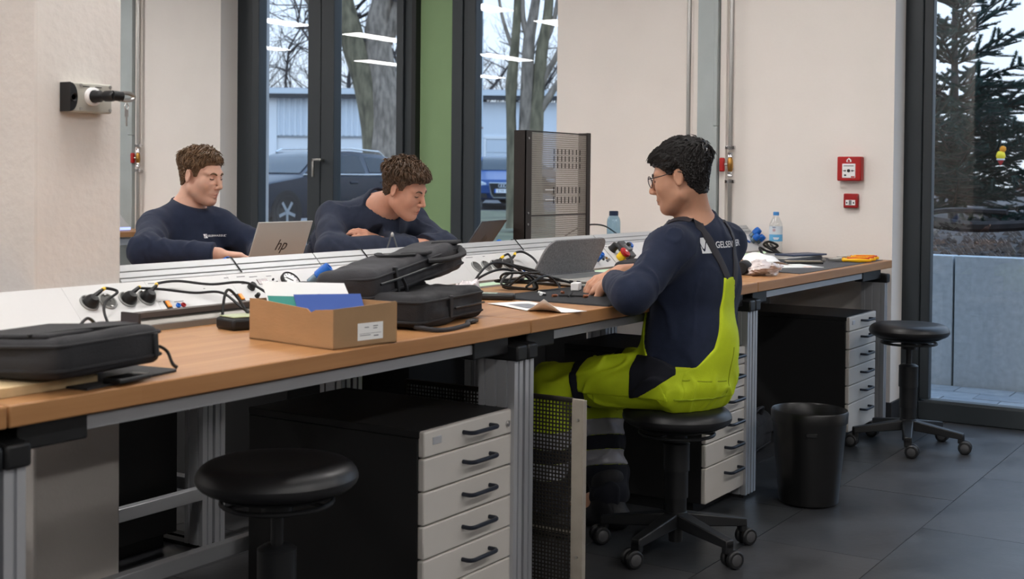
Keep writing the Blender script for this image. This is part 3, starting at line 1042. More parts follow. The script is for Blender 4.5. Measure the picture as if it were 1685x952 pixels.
def fir():
    base = Vector((9.6, 0.86, 0.95))
    t = empty('fir_tree', tuple(base))
    tag(t, 'dark green fir tree standing outside the glazed door', 'tree')
    rg = random.Random(17)
    H = 2.55
    MB().tube([(0, 0, -0.1), (0.01, 0, 0.8), (0.0, 0.01, 1.6), (0, 0, H)], [0.04, 0.034, 0.022, 0.008], 8).build('trunk', mat('fir_bark', (70, 66, 62), 0.9, var=0.2, vscale=20), t, smooth=True)
    wood = MB()
    ndl = MB()
    def twig(p, d, L, r):
        q = p + d * L
        wood.tube([p, p + d * (L * 0.5) + Vector((0, 0, -0.01)), q], [r, r * 0.8, r * 0.45], 4)
        side = d.cross(Vector((0, 0, 1)))
        if side.length < 1e-3:
            side = Vector((1, 0, 0))
        side.normalize()
        up = side.cross(d)
        n = max(5, int(L / 0.006))
        for k in range(n):
            c = p + d * (L * (k + 0.5) / n)
            for s in range(5):
                an = rg.uniform(-0.5, 3.64)
                o = (side * math.cos(an) + up * math.sin(an) + d * 0.75).normalized()
                ln = rg.uniform(0.022, 0.032)
                w = d.cross(o).normalized() * 0.0032
                ndl.add([c - w, c + w, c + o * ln], [(0, 1, 2)])
    levels = [(0.0, 0.95), (0.1, 0.95), (0.2, 0.98), (0.3, 0.95), (0.4, 0.95), (0.5, 0.92), (0.6, 0.9), (0.7, 0.86), (0.8, 0.82), (0.9, 0.72), (1.02, 0.64), (1.2, 0.58), (1.42, 0.54), (1.66, 0.44), (1.9, 0.42), (2.12, 0.28), (2.3, 0.16)]
    for z, R in levels:
        nb = 6 if R > 0.4 else 5
        ph = rg.uniform(0, 6.28)
        for k in range(nb):
            a = ph + k * 2 * math.pi / nb + rg.uniform(-0.25, 0.25)
            d = Vector((math.cos(a), math.sin(a), rg.uniform(-0.05, 0.35) if z < 1.1 else rg.uniform(0.35, 0.75)))
            d.normalize()
            p0 = Vector((0, 0, z))
            L = R * rg.uniform(0.8, 1.12)
            twig(p0, d, L, 0.009)
            m = max(2, int(L / 0.075))
            for j in range(1, m + 1):
                pj_ = p0 + d * (L * j / (m + 0.3))
                for s in (-1, 1):
                    sd = Vector((-d.y, d.x, 0)).normalized() * s
                    dd = (d * rg.uniform(0.5, 0.95) + sd * rg.uniform(0.4, 0.9) + Vector((0, 0, rg.uniform(-0.45, 0.4)))).normalized()
                    twig(pj_, dd, min(0.3, L * 0.45) * (1.1 - 0.6 * j / (m + 1)) * rg.uniform(0.8, 1.2), 0.005)
    tag(wood.build('branches', MATS['fir_bark'], t), kind='stuff')
    tag(ndl.build('needles', mat('fir_needles', (36, 62, 54), 0.7, var=0.25, vscale=4), t), kind='stuff')
    # bright little figure hung in the tree
    f = empty('ornament_figure', (8.7, 0.30, 1.36))
    tag(f, 'small yellow and orange figure with a red and white cone hanging in the fir', 'ornament')
    oy, oo, rw = mat('ornament_yellow', (244, 214, 40), 0.5), mat('ornament_orange', (246, 156, 30), 0.5), mat('ornament_red', (214, 60, 62), 0.5)
    MB().lathe([(0.0002, 0.0), (0.028, 0.002), (0.034, 0.02), (0.028, 0.045), (0.018, 0.056)], 14).build('body', oy, f, smooth=True)
    MB().lathe([(0.0002, 0.052), (0.018, 0.056), (0.024, 0.072), (0.018, 0.092), (0.0002, 0.098)], 14, Matrix.Rotation(0.2, 4, 'X')).build('head', oo, f, smooth=True)
    MB().lathe([(0.0002, -0.05), (0.014, -0.03), (0.022, -0.012), (0.0002, -0.01)], 14).build('cone', rw, f, smooth=True)
    MB().lathe([(0.022, -0.012), (0.030, -0.008), (0.030, 0.0), (0.02, 0.002)], 14).build('brim', WHITE, f, smooth=True)
    MB().cyl((0, 0, 0.095), (0.0, 0.0, 0.17), 0.002, 5).build('cord', BLACKP, f)
fir()

# ------------------------------------------------------------------ shed
def shed():
    d = 55.0
    g = gz_(d)
    t = empty('shed', tuple(ext(-5.0, d, g)), math.atan2(SR.y, SR.x))
    tag(t, 'long white shed with corrugated upper wall across the yard', 'shed')
    wm = mat('white_cladding', (214, 220, 226), 0.7, var=0.03, vscale=0.6)
    lm = mat('white_render', (226, 228, 230), 0.8, var=0.04, vscale=0.5)
    x0, x1 = -8.0, 8.5
    zt, zc = 4.72 - g, 2.95 - g
    MB().box(x0, x1, 0.12, 6.0, -0.3, zc).build('lower_wall', lm, t)
    # corrugated sheets, one panel per bay
    k = 0
    x = x0
    while x < 2.15:
        w = 1.7
        b = MB()
        n = 14
        pts = []
        for i in range(n + 1):
            xa = x + w * i / n
            pts += [(xa, 0.0 if i % 2 == 0 else 0.07)]
        P = [[(a, o, zc) for a, o in pts], [(a, o, zt) for a, o in pts]]
        fine = []
        for i in range(len(pts) - 1):
            (a, o), (a2, o2) = pts[i], pts[i + 1]
            fine += [(a, o), (a + (a2 - a) * 0.7, o)]
        fine.append(pts[-1])
        P = [[(a, o, zc) for a, o in fine], [(a, o, zt) for a, o in fine]]
        b.grid(P)
        b.build('corrugated_sheet', wm, t)
        x += w
    MB().box(x0, x1, 0.05, 0.12, zc - 0.06, zc + 0.03).build('drip_edge', mat('grey_edge', (150, 156, 162), 0.6), t)
    # right part: smooth sectional gates with frames
    for gx in (2.2, 3.55, 4.95, 6.3):
        q = MB().box(gx, gx + 1.25, 0.02, 0.1, 0.0, zt - 0.25)
        q.build('wall_panel', wm, t, bevel=0.01)
    for gx in (2.35, 3.85, 5.3):
        f = MB()
        f.box(gx - 0.06, gx + 0.02, -0.04, 0.02, 0, 2.35).box(gx + 1.15, gx + 1.23, -0.04, 0.02, 0, 2.35).box(gx - 0.06, gx + 1.23, -0.04, 0.02, 2.3, 2.42)
        dr = f.build('gate_frame', lm, t)
        for r in range(4):
            MB().box(gx + 0.03, gx + 1.14, -0.02, 0.015, 0.05 + r * 0.56, 0.05 + r * 0.56 + 0.54).build('gate_panel', mat('pale_gate', (196, 204, 212), 0.7), dr)
    MB().box(x0 - 0.4, x1 + 0.4, -0.45, 0.2, zt + 0.0, zt + 0.20).build('fascia', mat('pale_fascia', (206, 212, 216), 0.6), t)
    MB().box(x0 - 0.4, x1 + 0.4, -0.40, 0.2, zt - 0.16, zt).build('soffit', mat('dark_soffit', (70, 70, 72), 0.8), t)
    MB().add([(x0 - 0.4, -0.4, zt + 0.2), (x1 + 0.4, -0.4, zt + 0.2), (x1 + 0.4, 6.0, zt + 0.7), (x0 - 0.4, 6.0, zt + 0.7)], [(0, 1, 2, 3)]).build('roof', mat('roof_sheet', (150, 150, 152), 0.8), t)
    MB().cyl((-5.7, -0.1, -0.2), (-5.7, -0.1, zt), 0.05, 8).build('downpipe', mat('brick_red', (140, 96, 84), 0.8), t)
    MB().box(-5.6, -5.1, -0.05, 0.1, -0.2, zt - 0.1).build('corner_pillar', lm, t)
shed()

def lamp_post():
    d = 38.0
    t = empty('lamp_post', tuple(ext(-0.97, d, gz_(d))))
    tag(t, 'pale blue-grey lamp post standing in the yard', 'lamp post')
    gm = mat('galvanised_post', (176, 190, 200), 0.5, 0.3)
    MB().tube([(0, 0, -0.1), (0, 0, 2.6), (0, 0, 7.5)], [0.092, 0.088, 0.075], 14).build('pole', gm, t, smooth=True)
    MB().lathe([(0.097, 2.28), (0.097, 2.33)], 14).build('band', mat('rusty_band', (130, 108, 100), 0.7), t)
    MB().box(-0.25, 0.25, -0.08, 0.08, 5.0, 5.5, Matrix.Rotation(0.6, 4, 'Z')).build('sign_box', mat('grey_sign_back', (134, 144, 150), 0.6), t, bevel=0.02)
lamp_post()

# ------------------------------------------------------------------ parked cars
def car(name, loc, heading, paint, label, estate=True, L=4.75, detail=True, H=1.46, W=1.82, plate=False):
    t = empty(name, loc, heading)
    tag(t, label, 'car', 'cars parked in the yard')
    # stations along x: front bumper at x=+L/2
    xs = L / 2
    if estate:
        st = [(xs, 0.42, 0.52, 0.60, 0.66, 0.72), (xs - 0.12, 0.25, 0.60, 0.76, 0.80, 0.82), (xs - 0.5, 0.2, 0.68, 0.86, 0.84, 0.88), (xs - 1.15, 0.2, 0.74, 0.95, 0.86, 0.93), (xs - 1.35, 0.2, 0.75, 0.98, 0.87, 0.96),
              (xs - 1.95, 0.2, 0.78, 1.33, 0.70, 0.97), (xs - 2.3, 0.2, 0.78, 1.42, 0.66, 0.97), (xs - 3.0, 0.2, 0.80, 1.44, 0.65, 0.97), (xs - 3.9, 0.2, 0.83, 1.40, 0.64, 0.98), (xs - 4.3, 0.22, 0.86, 1.31, 0.64, 1.0), (xs - 4.62, 0.25, 0.86, 1.02, 0.78, 0.99), (-xs, 0.35, 0.74, 0.86, 0.80, 0.84)]
    else:
        st = [(xs, 0.40, 0.52, 0.60, 0.66, 0.70), (xs - 0.10, 0.25, 0.60, 0.76, 0.80, 0.80), (xs - 0.5, 0.2, 0.68, 0.86, 0.82, 0.87), (xs - 1.0, 0.2, 0.74, 0.96, 0.84, 0.93), (xs - 1.15, 0.2, 0.75, 1.0, 0.85, 0.96),
              (xs - 1.75, 0.2, 0.78, 1.33, 0.68, 0.97), (xs - 2.1, 0.2, 0.78, 1.42, 0.64, 0.97), (xs - 2.8, 0.2, 0.80, 1.43, 0.63, 0.97), (xs - 3.5, 0.2, 0.83, 1.33, 0.62, 0.99), (xs - 3.95, 0.25, 0.86, 1.02, 0.72, 0.98), (-xs, 0.35, 0.74, 0.86, 0.80, 0.84)]
    hs = H / 1.44
    P = []
    for x, zb, zm, zt, wt, zbelt in st:
        w = W / 2 * (0.93 if abs(x) > xs - 0.2 else 1.0)
        zt, zbelt = zt * hs, zbelt * hs
        zbelt = min(zbelt, zt - 0.02)
        wt_ = wt * W / 1.82
        half = [(0.0, zb), (w * 0.86, zb), (w * 0.97, zb + 0.12), (w, zm * 0.8), (w * 0.985, zbelt - 0.02), (w * 0.94, zbelt), (max(wt_, 0.05) * 1.0, zt - 0.04), (wt_ * 0.86, zt - 0.005), (0.0, zt)]
        ring = [(x, y, z) for y, z in half] + [(x, -y, z) for y, z in half[-2:0:-1]]
        P.append(ring)
    b = MB()
    b.grid(P, close_u=True)
    n = len(P[0])
    b.f.append(tuple(range(n)))
    b.f.append(tuple(len(b.v) - n + k for k in range(n))[::-1])
    b.f = [q[::-1] for q in b.f]
    body = b.build('body', paint, t, smooth=True)
    gl = mat('car_glass', (14, 34, 46), 0.08, spec=0.45)
    tr = mat('car_trim_chrome', (200, 206, 212), 0.2, 0.8)
    # windows follow the body shell, a few millimetres proud
    def shell(i0, i1, k, f0, f1, v0, v1, side):
        """quad on the body between stations i0..i1 along strip k..k+1"""
        def pt(i, f, v):
            i_, fr = int(i), i - int(i)
            i2 = min(i_ + 1, len(P) - 1)
            def at(ii):
                A, B = Vector(P[ii][k]), Vector(P[ii][k + 1])
                return A.lerp(B, v)
            q = at(i_).lerp(at(i2), fr)
            return q
        m = MB()
        rows = []
        for v in np.linspace(v0, v1, 3):
            row = []
            for i in np.linspace(i0, i1, 7):
                q = pt(i, 0, v)
                row.append((q.x, side * (q.y + 0.008), q.z + 0.003))
            rows.append(row)
        m.grid(rows, flip=side < 0)
        return m
    last = 8.85 if estate else 7.8
    for s in (1, -1):
        shell(5.0, 5.95, 5, 0, 0, 0.12, 0.86, s).build('side_window', gl, t, smooth=True)
        shell(6.1, 7.15, 5, 0, 0, 0.12, 0.88, s).build('side_window', gl, t, smooth=True)
        if estate:
            shell(7.3, last, 5, 0, 0, 0.14, 0.86, s).build('side_window', gl, t, smooth=True)
        wl = [Vector(P[i][5]) for i in range(4, 9 if estate else 8)]
        MB().tube([(p.x, s * (p.y + 0.012), p.z + 0.02) for p in wl], 0.014, 6).build('window_trim', tr, t)
        if estate:
            rl = [(P[i][7][0], s * P[i][7][1], P[i][7][2] + 0.05) for i in (6, 7, 8)]
            MB().tube([(rl[0][0] + 0.15, rl[0][1], rl[0][2] - 0.06)] + rl + [(rl[2][0] - 0.15, rl[2][1], rl[2][2] - 0.09)], 0.018, 6).build('roof_rail', tr, t)
        # mirror
        q = P[5][5]
        MB().lathe([(0.02, -0.1), (0.07, -0.08), (0.075, 0.02), (0.04, 0.08)], 10, Matrix.Translation((q[0] + 0.35, s * (abs(q[1]) + 0.09), q[2] + 0.08)) @ Matrix.Rotation(math.pi / 2, 4, 'X')).build('mirror', paint, t, smooth=True)
        for hx in (6.6, 7.7) if estate else (6.5,):
            i = int(hx)
            q = Vector(P[i][4]).lerp(Vector(P[i + 1][4]), hx - i)
            MB().box(q.x - 0.11, q.x + 0.11, s * (q.y + 0.015) - 0.015, s * (q.y + 0.015) + 0.015, q.z - 0.13, q.z - 0.09).build('door_handle', paint, t, bevel=0.008)
    def cross(i0, i1, w):
        m = MB()
        rows = []
        for i in np.linspace(i0, i1, 5):
            a, f = int(i), i - int(i)
            zt = P[a][8][2] * (1 - f) + P[min(a + 1, len(P) - 1)][8][2] * f
            zs = P[a][7][2] * (1 - f) + P[min(a + 1, len(P) - 1)][7][2] * f
            ww = P[a][7][1] * (1 - f) + P[min(a + 1, len(P) - 1)][7][1] * f
            x = P[a][0][0] * (1 - f) + P[min(a + 1, len(P) - 1)][0][0] * f
            rows.append([(x + 0.004, y * ww * w, zs + (zt - zs) * (1 - abs(y)) + 0.012) for y in np.linspace(-1, 1, 7)])
        m.grid(rows)
        return m
    cross(4.06, 5.75, 1.0).build('windscreen', gl, t, smooth=True)
    cross(9.1, 9.9, 1.0).build('rear_window', gl, t, smooth=True) if estate else cross(8.1, 8.9, 1.0).build('rear_window', gl, t, smooth=True)
    wb = (xs - 0.88, -xs + (0.98 if estate else 0.86))
    tyre = mat('tyre_rubber', (30, 30, 32), 0.85)
    rim = mat('alloy_rim', (176, 182, 190), 0.3, 0.7)
    for x in wb:
        for s in (1, -1):
            M = Matrix.Translation((x, s * (W / 2 - 0.10), 0.32)) @ Matrix.Rotation(-s * math.pi / 2, 4, 'X')
            MB().lathe([(0.345, 0.085), (0.39, 0.09), (0.39, 0.1), (0.345, 0.104)], 28, M).build('wheel_arch', BLACKM, t)
            w = MB().lathe([(0.2, 0.09), (0.225, 0.105), (0.29, 0.11), (0.32, 0.09), (0.32, -0.09), (0.2, -0.09)], 28, M, cap=False).build('wheel', tyre, t, smooth=True)
            r = MB().lathe([(0.225, 0.102), (0.21, 0.09), (0.2, 0.03), (0.0002, 0.03)], 24, M, cap=False).build('rim', mat('rim_well', (60, 62, 66), 0.5, 0.4), w, smooth=True)
            sp = MB()
            for k in range(5):
                sp.box(-0.028, 0.028, 0.03, 0.215, 0.085, 0.105, M @ Matrix.Rotation(k * 1.2566, 4, 'Z'))
            sp.lathe([(0.055, 0.085), (0.05, 0.112), (0.0002, 0.112)], 14, M)
            sp.build('spokes', rim, w)
    # nose
    xf = xs + 0.008
    gr = MB().prism([(-0.40, 0.66), (0.40, 0.66), (0.34, 0.36), (0.28, 0.28), (-0.28, 0.28), (-0.34, 0.36)], xf - 0.06, xf + 0.012, 'x').build('grille', mat('grille_black', (24, 25, 28), 0.5), t)
    gp = [(-0.41, 0.67), (0.41, 0.67), (0.35, 0.36), (0.28, 0.27), (-0.28, 0.27), (-0.35, 0.36)]
    MB().tube([(xf + 0.01, y, z) for y, z in gp], 0.016, 6, closed=True).build('grille_frame', tr, gr)
    for k in range(4):
        y = (k - 1.5) * 0.072
        MB().tube([(xf + 0.022, y + 0.045 * math.cos(a), 0.60 + 0.045 * math.sin(a)) for a in np.linspace(0, 6.283, 16, endpoint=False)], 0.008, 6, closed=True).build('badge_ring', tr, gr)
    pl = MB().box(xf + 0.005, xf + 0.024, -0.26, 0.26, 0.40, 0.51).build('licence_plate', mat('plate_white', (232, 234, 238), 0.4), t, bevel=0.004)
    MB().box(xf + 0.0245, xf + 0.0255, -0.26, -0.22, 0.40, 0.51).build('plate_band', BLUE, pl)
    if plate:
        put_text('plate_lettering', 'E VA 1290', 0.085, BLACKP, frame((xf + 0.0252, 0.02, 0.455), (0, 1, 0), (0, 0, 1)), pl, depth=0.0006)
    for s in (1, -1):
        hl = MB().prism([(s * 0.50, 0.56), (s * 0.84, 0.60), (s * 0.86, 0.74), (s * 0.62, 0.72), (s * 0.48, 0.66)], xs - 0.18, xs - 0.01, 'x')
        hl.build('headlight', mat('headlight_glass', (190, 200, 210), 0.15, spec=0.8), t, bevel=0.02)
        MB().prism([(s * 0.45, 0.26), (s * 0.80, 0.26), (s * 0.82, 0.40), (s * 0.48, 0.38)], xs - 0.06, xs - 0.005, 'x').build('air_intake', MATS['grille_black'], t)
    return t
p_dark = mat('dark_blue_car_paint', (24, 34, 50), 0.32, 0.0, spec=0.5)
p_blue = mat('blue_car_paint', (24, 66, 124), 0.3, 0.0, spec=0.5)
p_blk = mat('black_car_paint', (16, 18, 24), 0.3, 0.0, spec=0.5)
hd0 = math.atan2(SR.y, SR.x)
car('estate_car', tuple(ext(-3.95, 24.6, gz_(24.6) + 0.02)), hd0 + math.radians(180 + 57), p_dark, 'dark blue estate car with roof rails parked outside the left window', True)
car('hatchback_car', tuple(ext(-0.3, 37.6, gz_(37.6) + 0.02)), hd0 + math.radians(-88), p_blue, 'blue car facing the window with four chrome rings on its grille', False, L=4.25, plate=True)
car('saloon_car', tuple(ext(-1.75, 41.5, gz_(41.5) + 0.02)), hd0 + math.radians(-30), p_dark, 'dark blue car half hidden behind the blue car and lamp post', False, L=4.3)
car('small_black_car', tuple(ext(0.2, 46, gz_(46) + 0.02)), hd0 + math.radians(-40), p_blk, 'black car far back in the yard behind the other cars', False, L=4.3)
# ------------------------------------------------------------------ workbenches
def slot_profile(w, d, slots_d, slot=0.008, deep=0.006):
    """outline of an extruded aluminium profile: slots on the two long sides (d) and one on each short side"""
    P = []
    P += [(0, 0), (w / 2 - slot / 2, 0), (w / 2 - slot / 2, deep), (w / 2 + slot / 2, deep), (w / 2 + slot / 2, 0), (w, 0)]
    for c in slots_d:
        P += [(w, c - slot / 2), (w - deep, c - slot / 2), (w - deep, c + slot / 2), (w, c + slot / 2)]
    P += [(w, d), (w / 2 + slot / 2, d), (w / 2 + slot / 2, d - deep), (w / 2 - slot / 2, d - deep), (w / 2 - slot / 2, d), (0, d)]
    for c in reversed(slots_d):
        P += [(0, c + slot / 2), (deep, c + slot / 2), (deep, c - slot / 2), (0, c - slot / 2)]
    return P

def bench(X0, X1, Y0, sgn, ztop, label, depth=0.70, legs=(True, True), extend=0.0):
    """a bench whose operator side is at Y0; sgn=+1 runs towards +Y, -1 towards -Y"""
    t = empty('workbench', (X0, Y0, 0))
    tag(t, label, 'workbench', 'beech-topped workbenches')
    L = X1 - X0
    def bx(x0, x1, a, b, z0, z1):
        ya, yb = (a, b) if sgn > 0 else (-b, -a)
        return MB().box(x0, x1, ya, yb, z0, z1)
    bx(0.002, L - 0.002 + extend, 0, depth, ztop - 0.037, ztop).build('tabletop', WOOD, t, bevel=0.003)
    bx(0.17, L - 0.19, 0.045, 0.075, ztop - 0.074, ztop - 0.048).build('front_rail', ALU, t, bevel=0.002)
    bx(0.05, L - 0.05, depth - 0.03, depth + 0.0, 0.16, 0.20).build('cross_bar', ALU, t, bevel=0.002)
    prof = slot_profile(0.042, 0.115, (0.022, 0.058, 0.094))
    prof2 = slot_profile(0.042, 0.08, (0.02, 0.06))
    for xs in (0.006, L - 0.048 + extend):
        q = [(xs + a, (0.02 + b) * sgn) for a, b in prof]
        MB().prism(q if sgn > 0 else q[::-1], 0.012, ztop - 0.105, 'z').build('leg', ALU, t)
        q = [(xs + a, (depth - 0.085 + b) * sgn) for a, b in prof2]
        MB().prism(q if sgn > 0 else q[::-1], 0.012, ztop - 0.045, 'z').build('leg', ALU, t)
        bx(xs + 0.004, xs + 0.038, 0.03, depth - 0.01, 0.0, 0.012).build('foot_plate', BLACKM, t)
        # black cast bracket on the leg head with an arm that carries the rail
        hb = MB()
        pts = [(0.008, ztop - 0.108), (0.145, ztop - 0.108), (0.26, ztop - 0.05), (0.26, ztop - 0.038), (0.09, ztop - 0.038), (0.06, ztop - 0.062), (0.008, ztop - 0.066)]
        q = [(a * sgn, b) for a, b in pts]
        hb.prism(q if sgn < 0 else q[::-1], xs - 0.004, xs + 0.046, 'x')
        hb.build('bracket', BLACKP, t, bevel=0.006)
        if xs < L / 2:
            bx(xs + 0.04, 0.19, 0.04, 0.082, ztop - 0.088, ztop - 0.04).build('rail_end', BLACKP, t, bevel=0.004)
        else:
            bx(L - 0.21, xs + 0.0, 0.04, 0.082, ztop - 0.088, ztop - 0.04).build('rail_end', BLACKP, t, bevel=0.004)
    bx(0.01, 0.05, 0.14, depth - 0.1, 0.16, 0.2).build('side_bar', ALU, t, bevel=0.002)
    return t
ZT = 0.80
bench(-1.6, 0.0, 0.0, 1, ZT, 'beech workbench cut off at the left edge of the picture')
bench(0.0, 1.6, 0.0, 1, ZT, 'nearest beech workbench carrying the cardboard box and black bags')
bench(1.6, 3.2, 0.0, 1, ZT, 'beech workbench at which the man with glasses sits')
bench(3.2, 4.8, 0.0, 1, ZT, 'beech workbench against the wall with red and yellow pliers on it', extend=0.115)
RB = 0.825
bench(-0.75, 0.58, 1.87, -1, RB, 'far-side beech workbench left of the pillar')
bench(0.87, 1.6, 1.87, -1, RB, 'short far-side beech workbench beside the pillar')
bench(1.6, 3.2, 1.87, -1, RB, 'far-side beech workbench shared by the two boys')
bench(3.2, 4.8, 1.87, -1, RB, 'far-side beech workbench carrying the perforated metal stand')

# ------------------------------------------------------------------ sloped service panel along the bench backs
S2 = 2 ** -0.5
PB = (0.650, 0.826)           # lower edge of the panel (Y, Z), rises at 45 degrees
def pp(X, s, n=0.0):
    """point on the sloped panel: X along, s up the slope, n out of it"""
    return (X, PB[0] + s * S2 - n * S2, PB[1] + s * S2 + n * S2)
def PM(X, s, n=0.0):
    """local frame on the panel: x along the bench, y up the slope, z outwards"""
    return frame(pp(X, s, n), (1, 0, 0), (0, S2, S2))
def pbox(mb, X0, X1, s0, s1, n0, n1):
    return mb.box(X0, X1, s0, s1, n0, n1, PM(0, 0))

def led_mat(name, col, s):
    m = bpy.data.materials.new(name)
    m.use_nodes = True
    nt = m.node_tree
    nt.nodes.clear()
    o = nt.nodes.new('ShaderNodeOutputMaterial')
    e = nt.nodes.new('ShaderNodeEmission')
    e.inputs[0].default_value = (*col, 1)
    e.inputs[1].default_value = s
    nt.links.new(e.outputs[0], o.inputs[0])
    return m
LED_B = led_mat('blue_white_led', (0.42, 0.50, 1.0), 1.7)
LED_W = led_mat('green_white_led', (0.80, 1.0, 0.72), 0.8)
SLOTM = mat('dark_slot', (38, 38, 40), 0.7)
GREYPR = mat('panel_print', (120, 120, 122), 0.6)
SOCKG = mat('socket_rim', (150, 152, 150), 0.4)
SOCKD = mat('socket_well', (88, 88, 86), 0.6)
AMBER = mat('amber_switch', (226, 128, 22), 0.35, emit=(226, 128, 22), estr=0.25)

def panel_socket(X, s, parent):
    o = MB()
    o.lathe([(0.0245, -0.004), (0.0245, 0.003), (0.022, 0.005), (0.020, 0.003), (0.020, -0.003)], 24, PM(X, s), cap=False)
    k = o.build('socket', SOCKG, parent, smooth=True)
    w = MB()
    w.lathe([(0.0001, 0.0015), (0.020, 0.0015), (0.020, 0.003)], 24, PM(X, s), cap=False)
    w.build('socket_well', SOCKD, k, smooth=True)
    for d in (-0.007, 0.007):
        MB().lathe([(0.0001, 0.0022), (0.0026, 0.0022)], 10, PM(X + d, s), cap=False).build('pin_hole', BLACKP, k)
    for d in (-1, 1):
        pbox(MB(), X - 0.003, X + 0.003, s + d * 0.0185 - 0.002, s + d * 0.0185 + 0.002, 0.002, 0.006).build('earth_clip', STEEL, k)
    return k
def panel_switch(X, s, parent):
    k = pbox(MB(), X - 0.0085, X + 0.0085, s - 0.014, s + 0.014, 0, 0.003).build('switch', BLACKP, parent, bevel=0.001)
    pbox(MB(), X - 0.006, X + 0.006, s - 0.009, s + 0.011, 0.002, 0.007).build('rocker', AMBER, k, bevel=0.002)
def panel_jack(X, s, m, parent, r=0.0065):
    MB().lathe([(r, 0), (r, 0.005), (r * 0.55, 0.006), (r * 0.5, 0.002)], 14, PM(X, s)).build('jack', m, parent, smooth=True)
def panel_knob(X, s, parent, r=0.010, h=0.016, m=None):
    MB().lathe([(r * 1.15, 0), (r * 1.15, 0.003), (r, 0.004), (r * 0.92, h), (r * 0.7, h + 0.0015), (0.0002, h + 0.0015)], 18, PM(X, s)).build('knob', m or BLACKP, parent, smooth=True)
def panel_print(X, s, w, parent, h=0.0022):
    pbox(MB(), X - w / 2, X + w / 2, s - h / 2, s + h / 2, 0.0, 0.0006).build('print_mark', GREYPR, parent)

def channel(X0, X1, label, led, cuts, rails=True, rx0=None):
    """one bench-long service channel: sloped panel plates, slotted top rail, strip light under the lip"""
    t = empty('service_channel', (0, 0, 0))
    tag(t, label, 'service channel', 'sloped service channels')
    ed = [X0] + list(cuts) + [X1]
    for a, b in zip(ed[:-1], ed[1:]):
        pbox(MB(), a + 0.0003, b - 0.0003, 0, 0.1155, -0.012, 0).build('panel_plate', WHITEP, t)
    rx0 = X0 if rx0 is None else rx0
    # slotted rail: three strips with two dark grooves between
    pbox(MB(), rx0, X1, 0.1165, 0.172, -0.03, -0.006).build('rail_core', SLOTM, t)
    for a, b in ((0.1165, 0.1265), (0.1295, 0.1475), (0.1505, 0.172)):
        pbox(MB(), rx0 + 0.0005, X1 - 0.0005, a, b, -0.02, 0.001).build('rail_strip', ALU_L, t, bevel=0.0012)
    # body behind and the lip with the strip light
    poly = [(0.655, 0.83), (0.765, 0.94), (0.778, 0.94), (0.778, 0.62), (0.70, 0.62), (0.70, 0.80), (0.66, 0.80)]
    q = [(y + 0.012, z - 0.008) for y, z in poly]
    MB().prism(q[::-1], rx0, X1, 'x').build('channel_body', ALU_L, t)
    MB().box(X0, X1, 0.653, 0.676, 0.8, 0.806).build('lip', ALU, t)
    MB().box(X0, X1, 0.660, 0.668, 0.806, 0.818).build('strip_light', led, t)
    MB().box(X0, X1, 0.651, 0.664, 0.818, 0.8245).build('lip', ALU_L, t)
    return t

ch0 = channel(-1.6, -0.02, 'white sloped service channel at the left end behind the flat black bag', LED_B, (-0.9, -0.3), rx0=-1.6)
ch1 = channel(-0.02, 1.6, 'white sloped service channel with pressure gauge behind the cardboard box', LED_B, (0.44, 0.672, 0.922, 1.206), rx0=0.853)
ch2 = channel(1.603, 3.318, 'white sloped service channel with four sockets behind the open laptop', LED_W, (2.05, 2.30, 2.574, 2.85, 3.06))
ch3 = channel(3.326, 4.955, 'white sloped service channel with red emergency stop button', LED_W, (3.60, 3.93, 4.18, 4.55, 4.83))
for k, (x, c) in enumerate(((0.722, ch1), (0.777, ch1), (0.837, ch1), (0.896, ch1), (2.360, ch2), (2.420, ch2), (2.478, ch2), (2.550, ch2))):
    panel_socket(x, 0.061, c)
for x, c in ((0.948, ch1), (1.204, ch1), (2.596, ch2)):
    panel_switch(x, 0.031, c)
for x, c in ((0.978, ch1), (2.627, ch2)):
    panel_jack(x, 0.026, BLUE, c)
    panel_jack(x + 0.017, 0.026, RED, c)
panel_knob(1.264, 0.062, ch1)
panel_knob(1.263, 0.030, ch1, 0.006, 0.012)
dsp = pbox(MB(), 1.304, 1.344, 0.071, 0.089, 0, 0.002).build('display', mat('dark_red_display', (62, 12, 16), 0.15), ch1)
for x, s in ((1.365, 0.083), (1.365, 0.070), (1.372, 0.072)):
    panel_jack(x, s, BLACKP, ch1, 0.003)
gz = MB().lathe([(0.031, 0), (0.031, 0.010), (0.028, 0.013), (0.0255, 0.010)], 28, PM(1.425, 0.070), cap=False).build('pressure_gauge', BLACKP, ch1, smooth=True)
MB().lathe([(0.0002, 0.009), (0.0265, 0.009)], 28, PM(1.425, 0.070), cap=False).build('dial', WHITE, gz)
MB().box(-0.002, 0.002, -0.006, 0.018, 0.0095, 0.0105, PM(1.425, 0.070) @ Matrix.Rotation(0.9, 4, 'Z')).build('needle', BLACKP, gz)
for k in range(9):
    a = math.radians(-130 + k * 32)
    MB().box(-0.001, 0.001, 0.0195, 0.024, 0.0093, 0.0099, PM(1.425, 0.070) @ Matrix.Rotation(a, 4, 'Z')).build('tick', BLACKP, gz)
def air_coupling(X, s, parent, L=0.06, r=0.016, tilt=0.0):
    M = PM(X, s) @ Matrix.Rotation(tilt, 4, 'Y')
    k = MB().lathe([(r * 0.9, 0), (r * 0.9, L * 0.35), (r * 0.75, L * 0.38)], 16, M).build('coupling_base', mat('grey_blue_fitting', (104, 122, 134), 0.35, 0.5), parent, smooth=True)
    MB().lathe([(r * 0.8, L * 0.36), (r * 1.05, L * 0.42), (r * 1.05, L * 0.8), (r * 0.85, L), (r * 0.55, L), (r * 0.5, L * 0.9)], 16, M).build('coupling_sleeve', BLUE, k, smooth=True)
air_coupling(1.503, 0.058, ch1, 0.075, 0.017, 0.35)
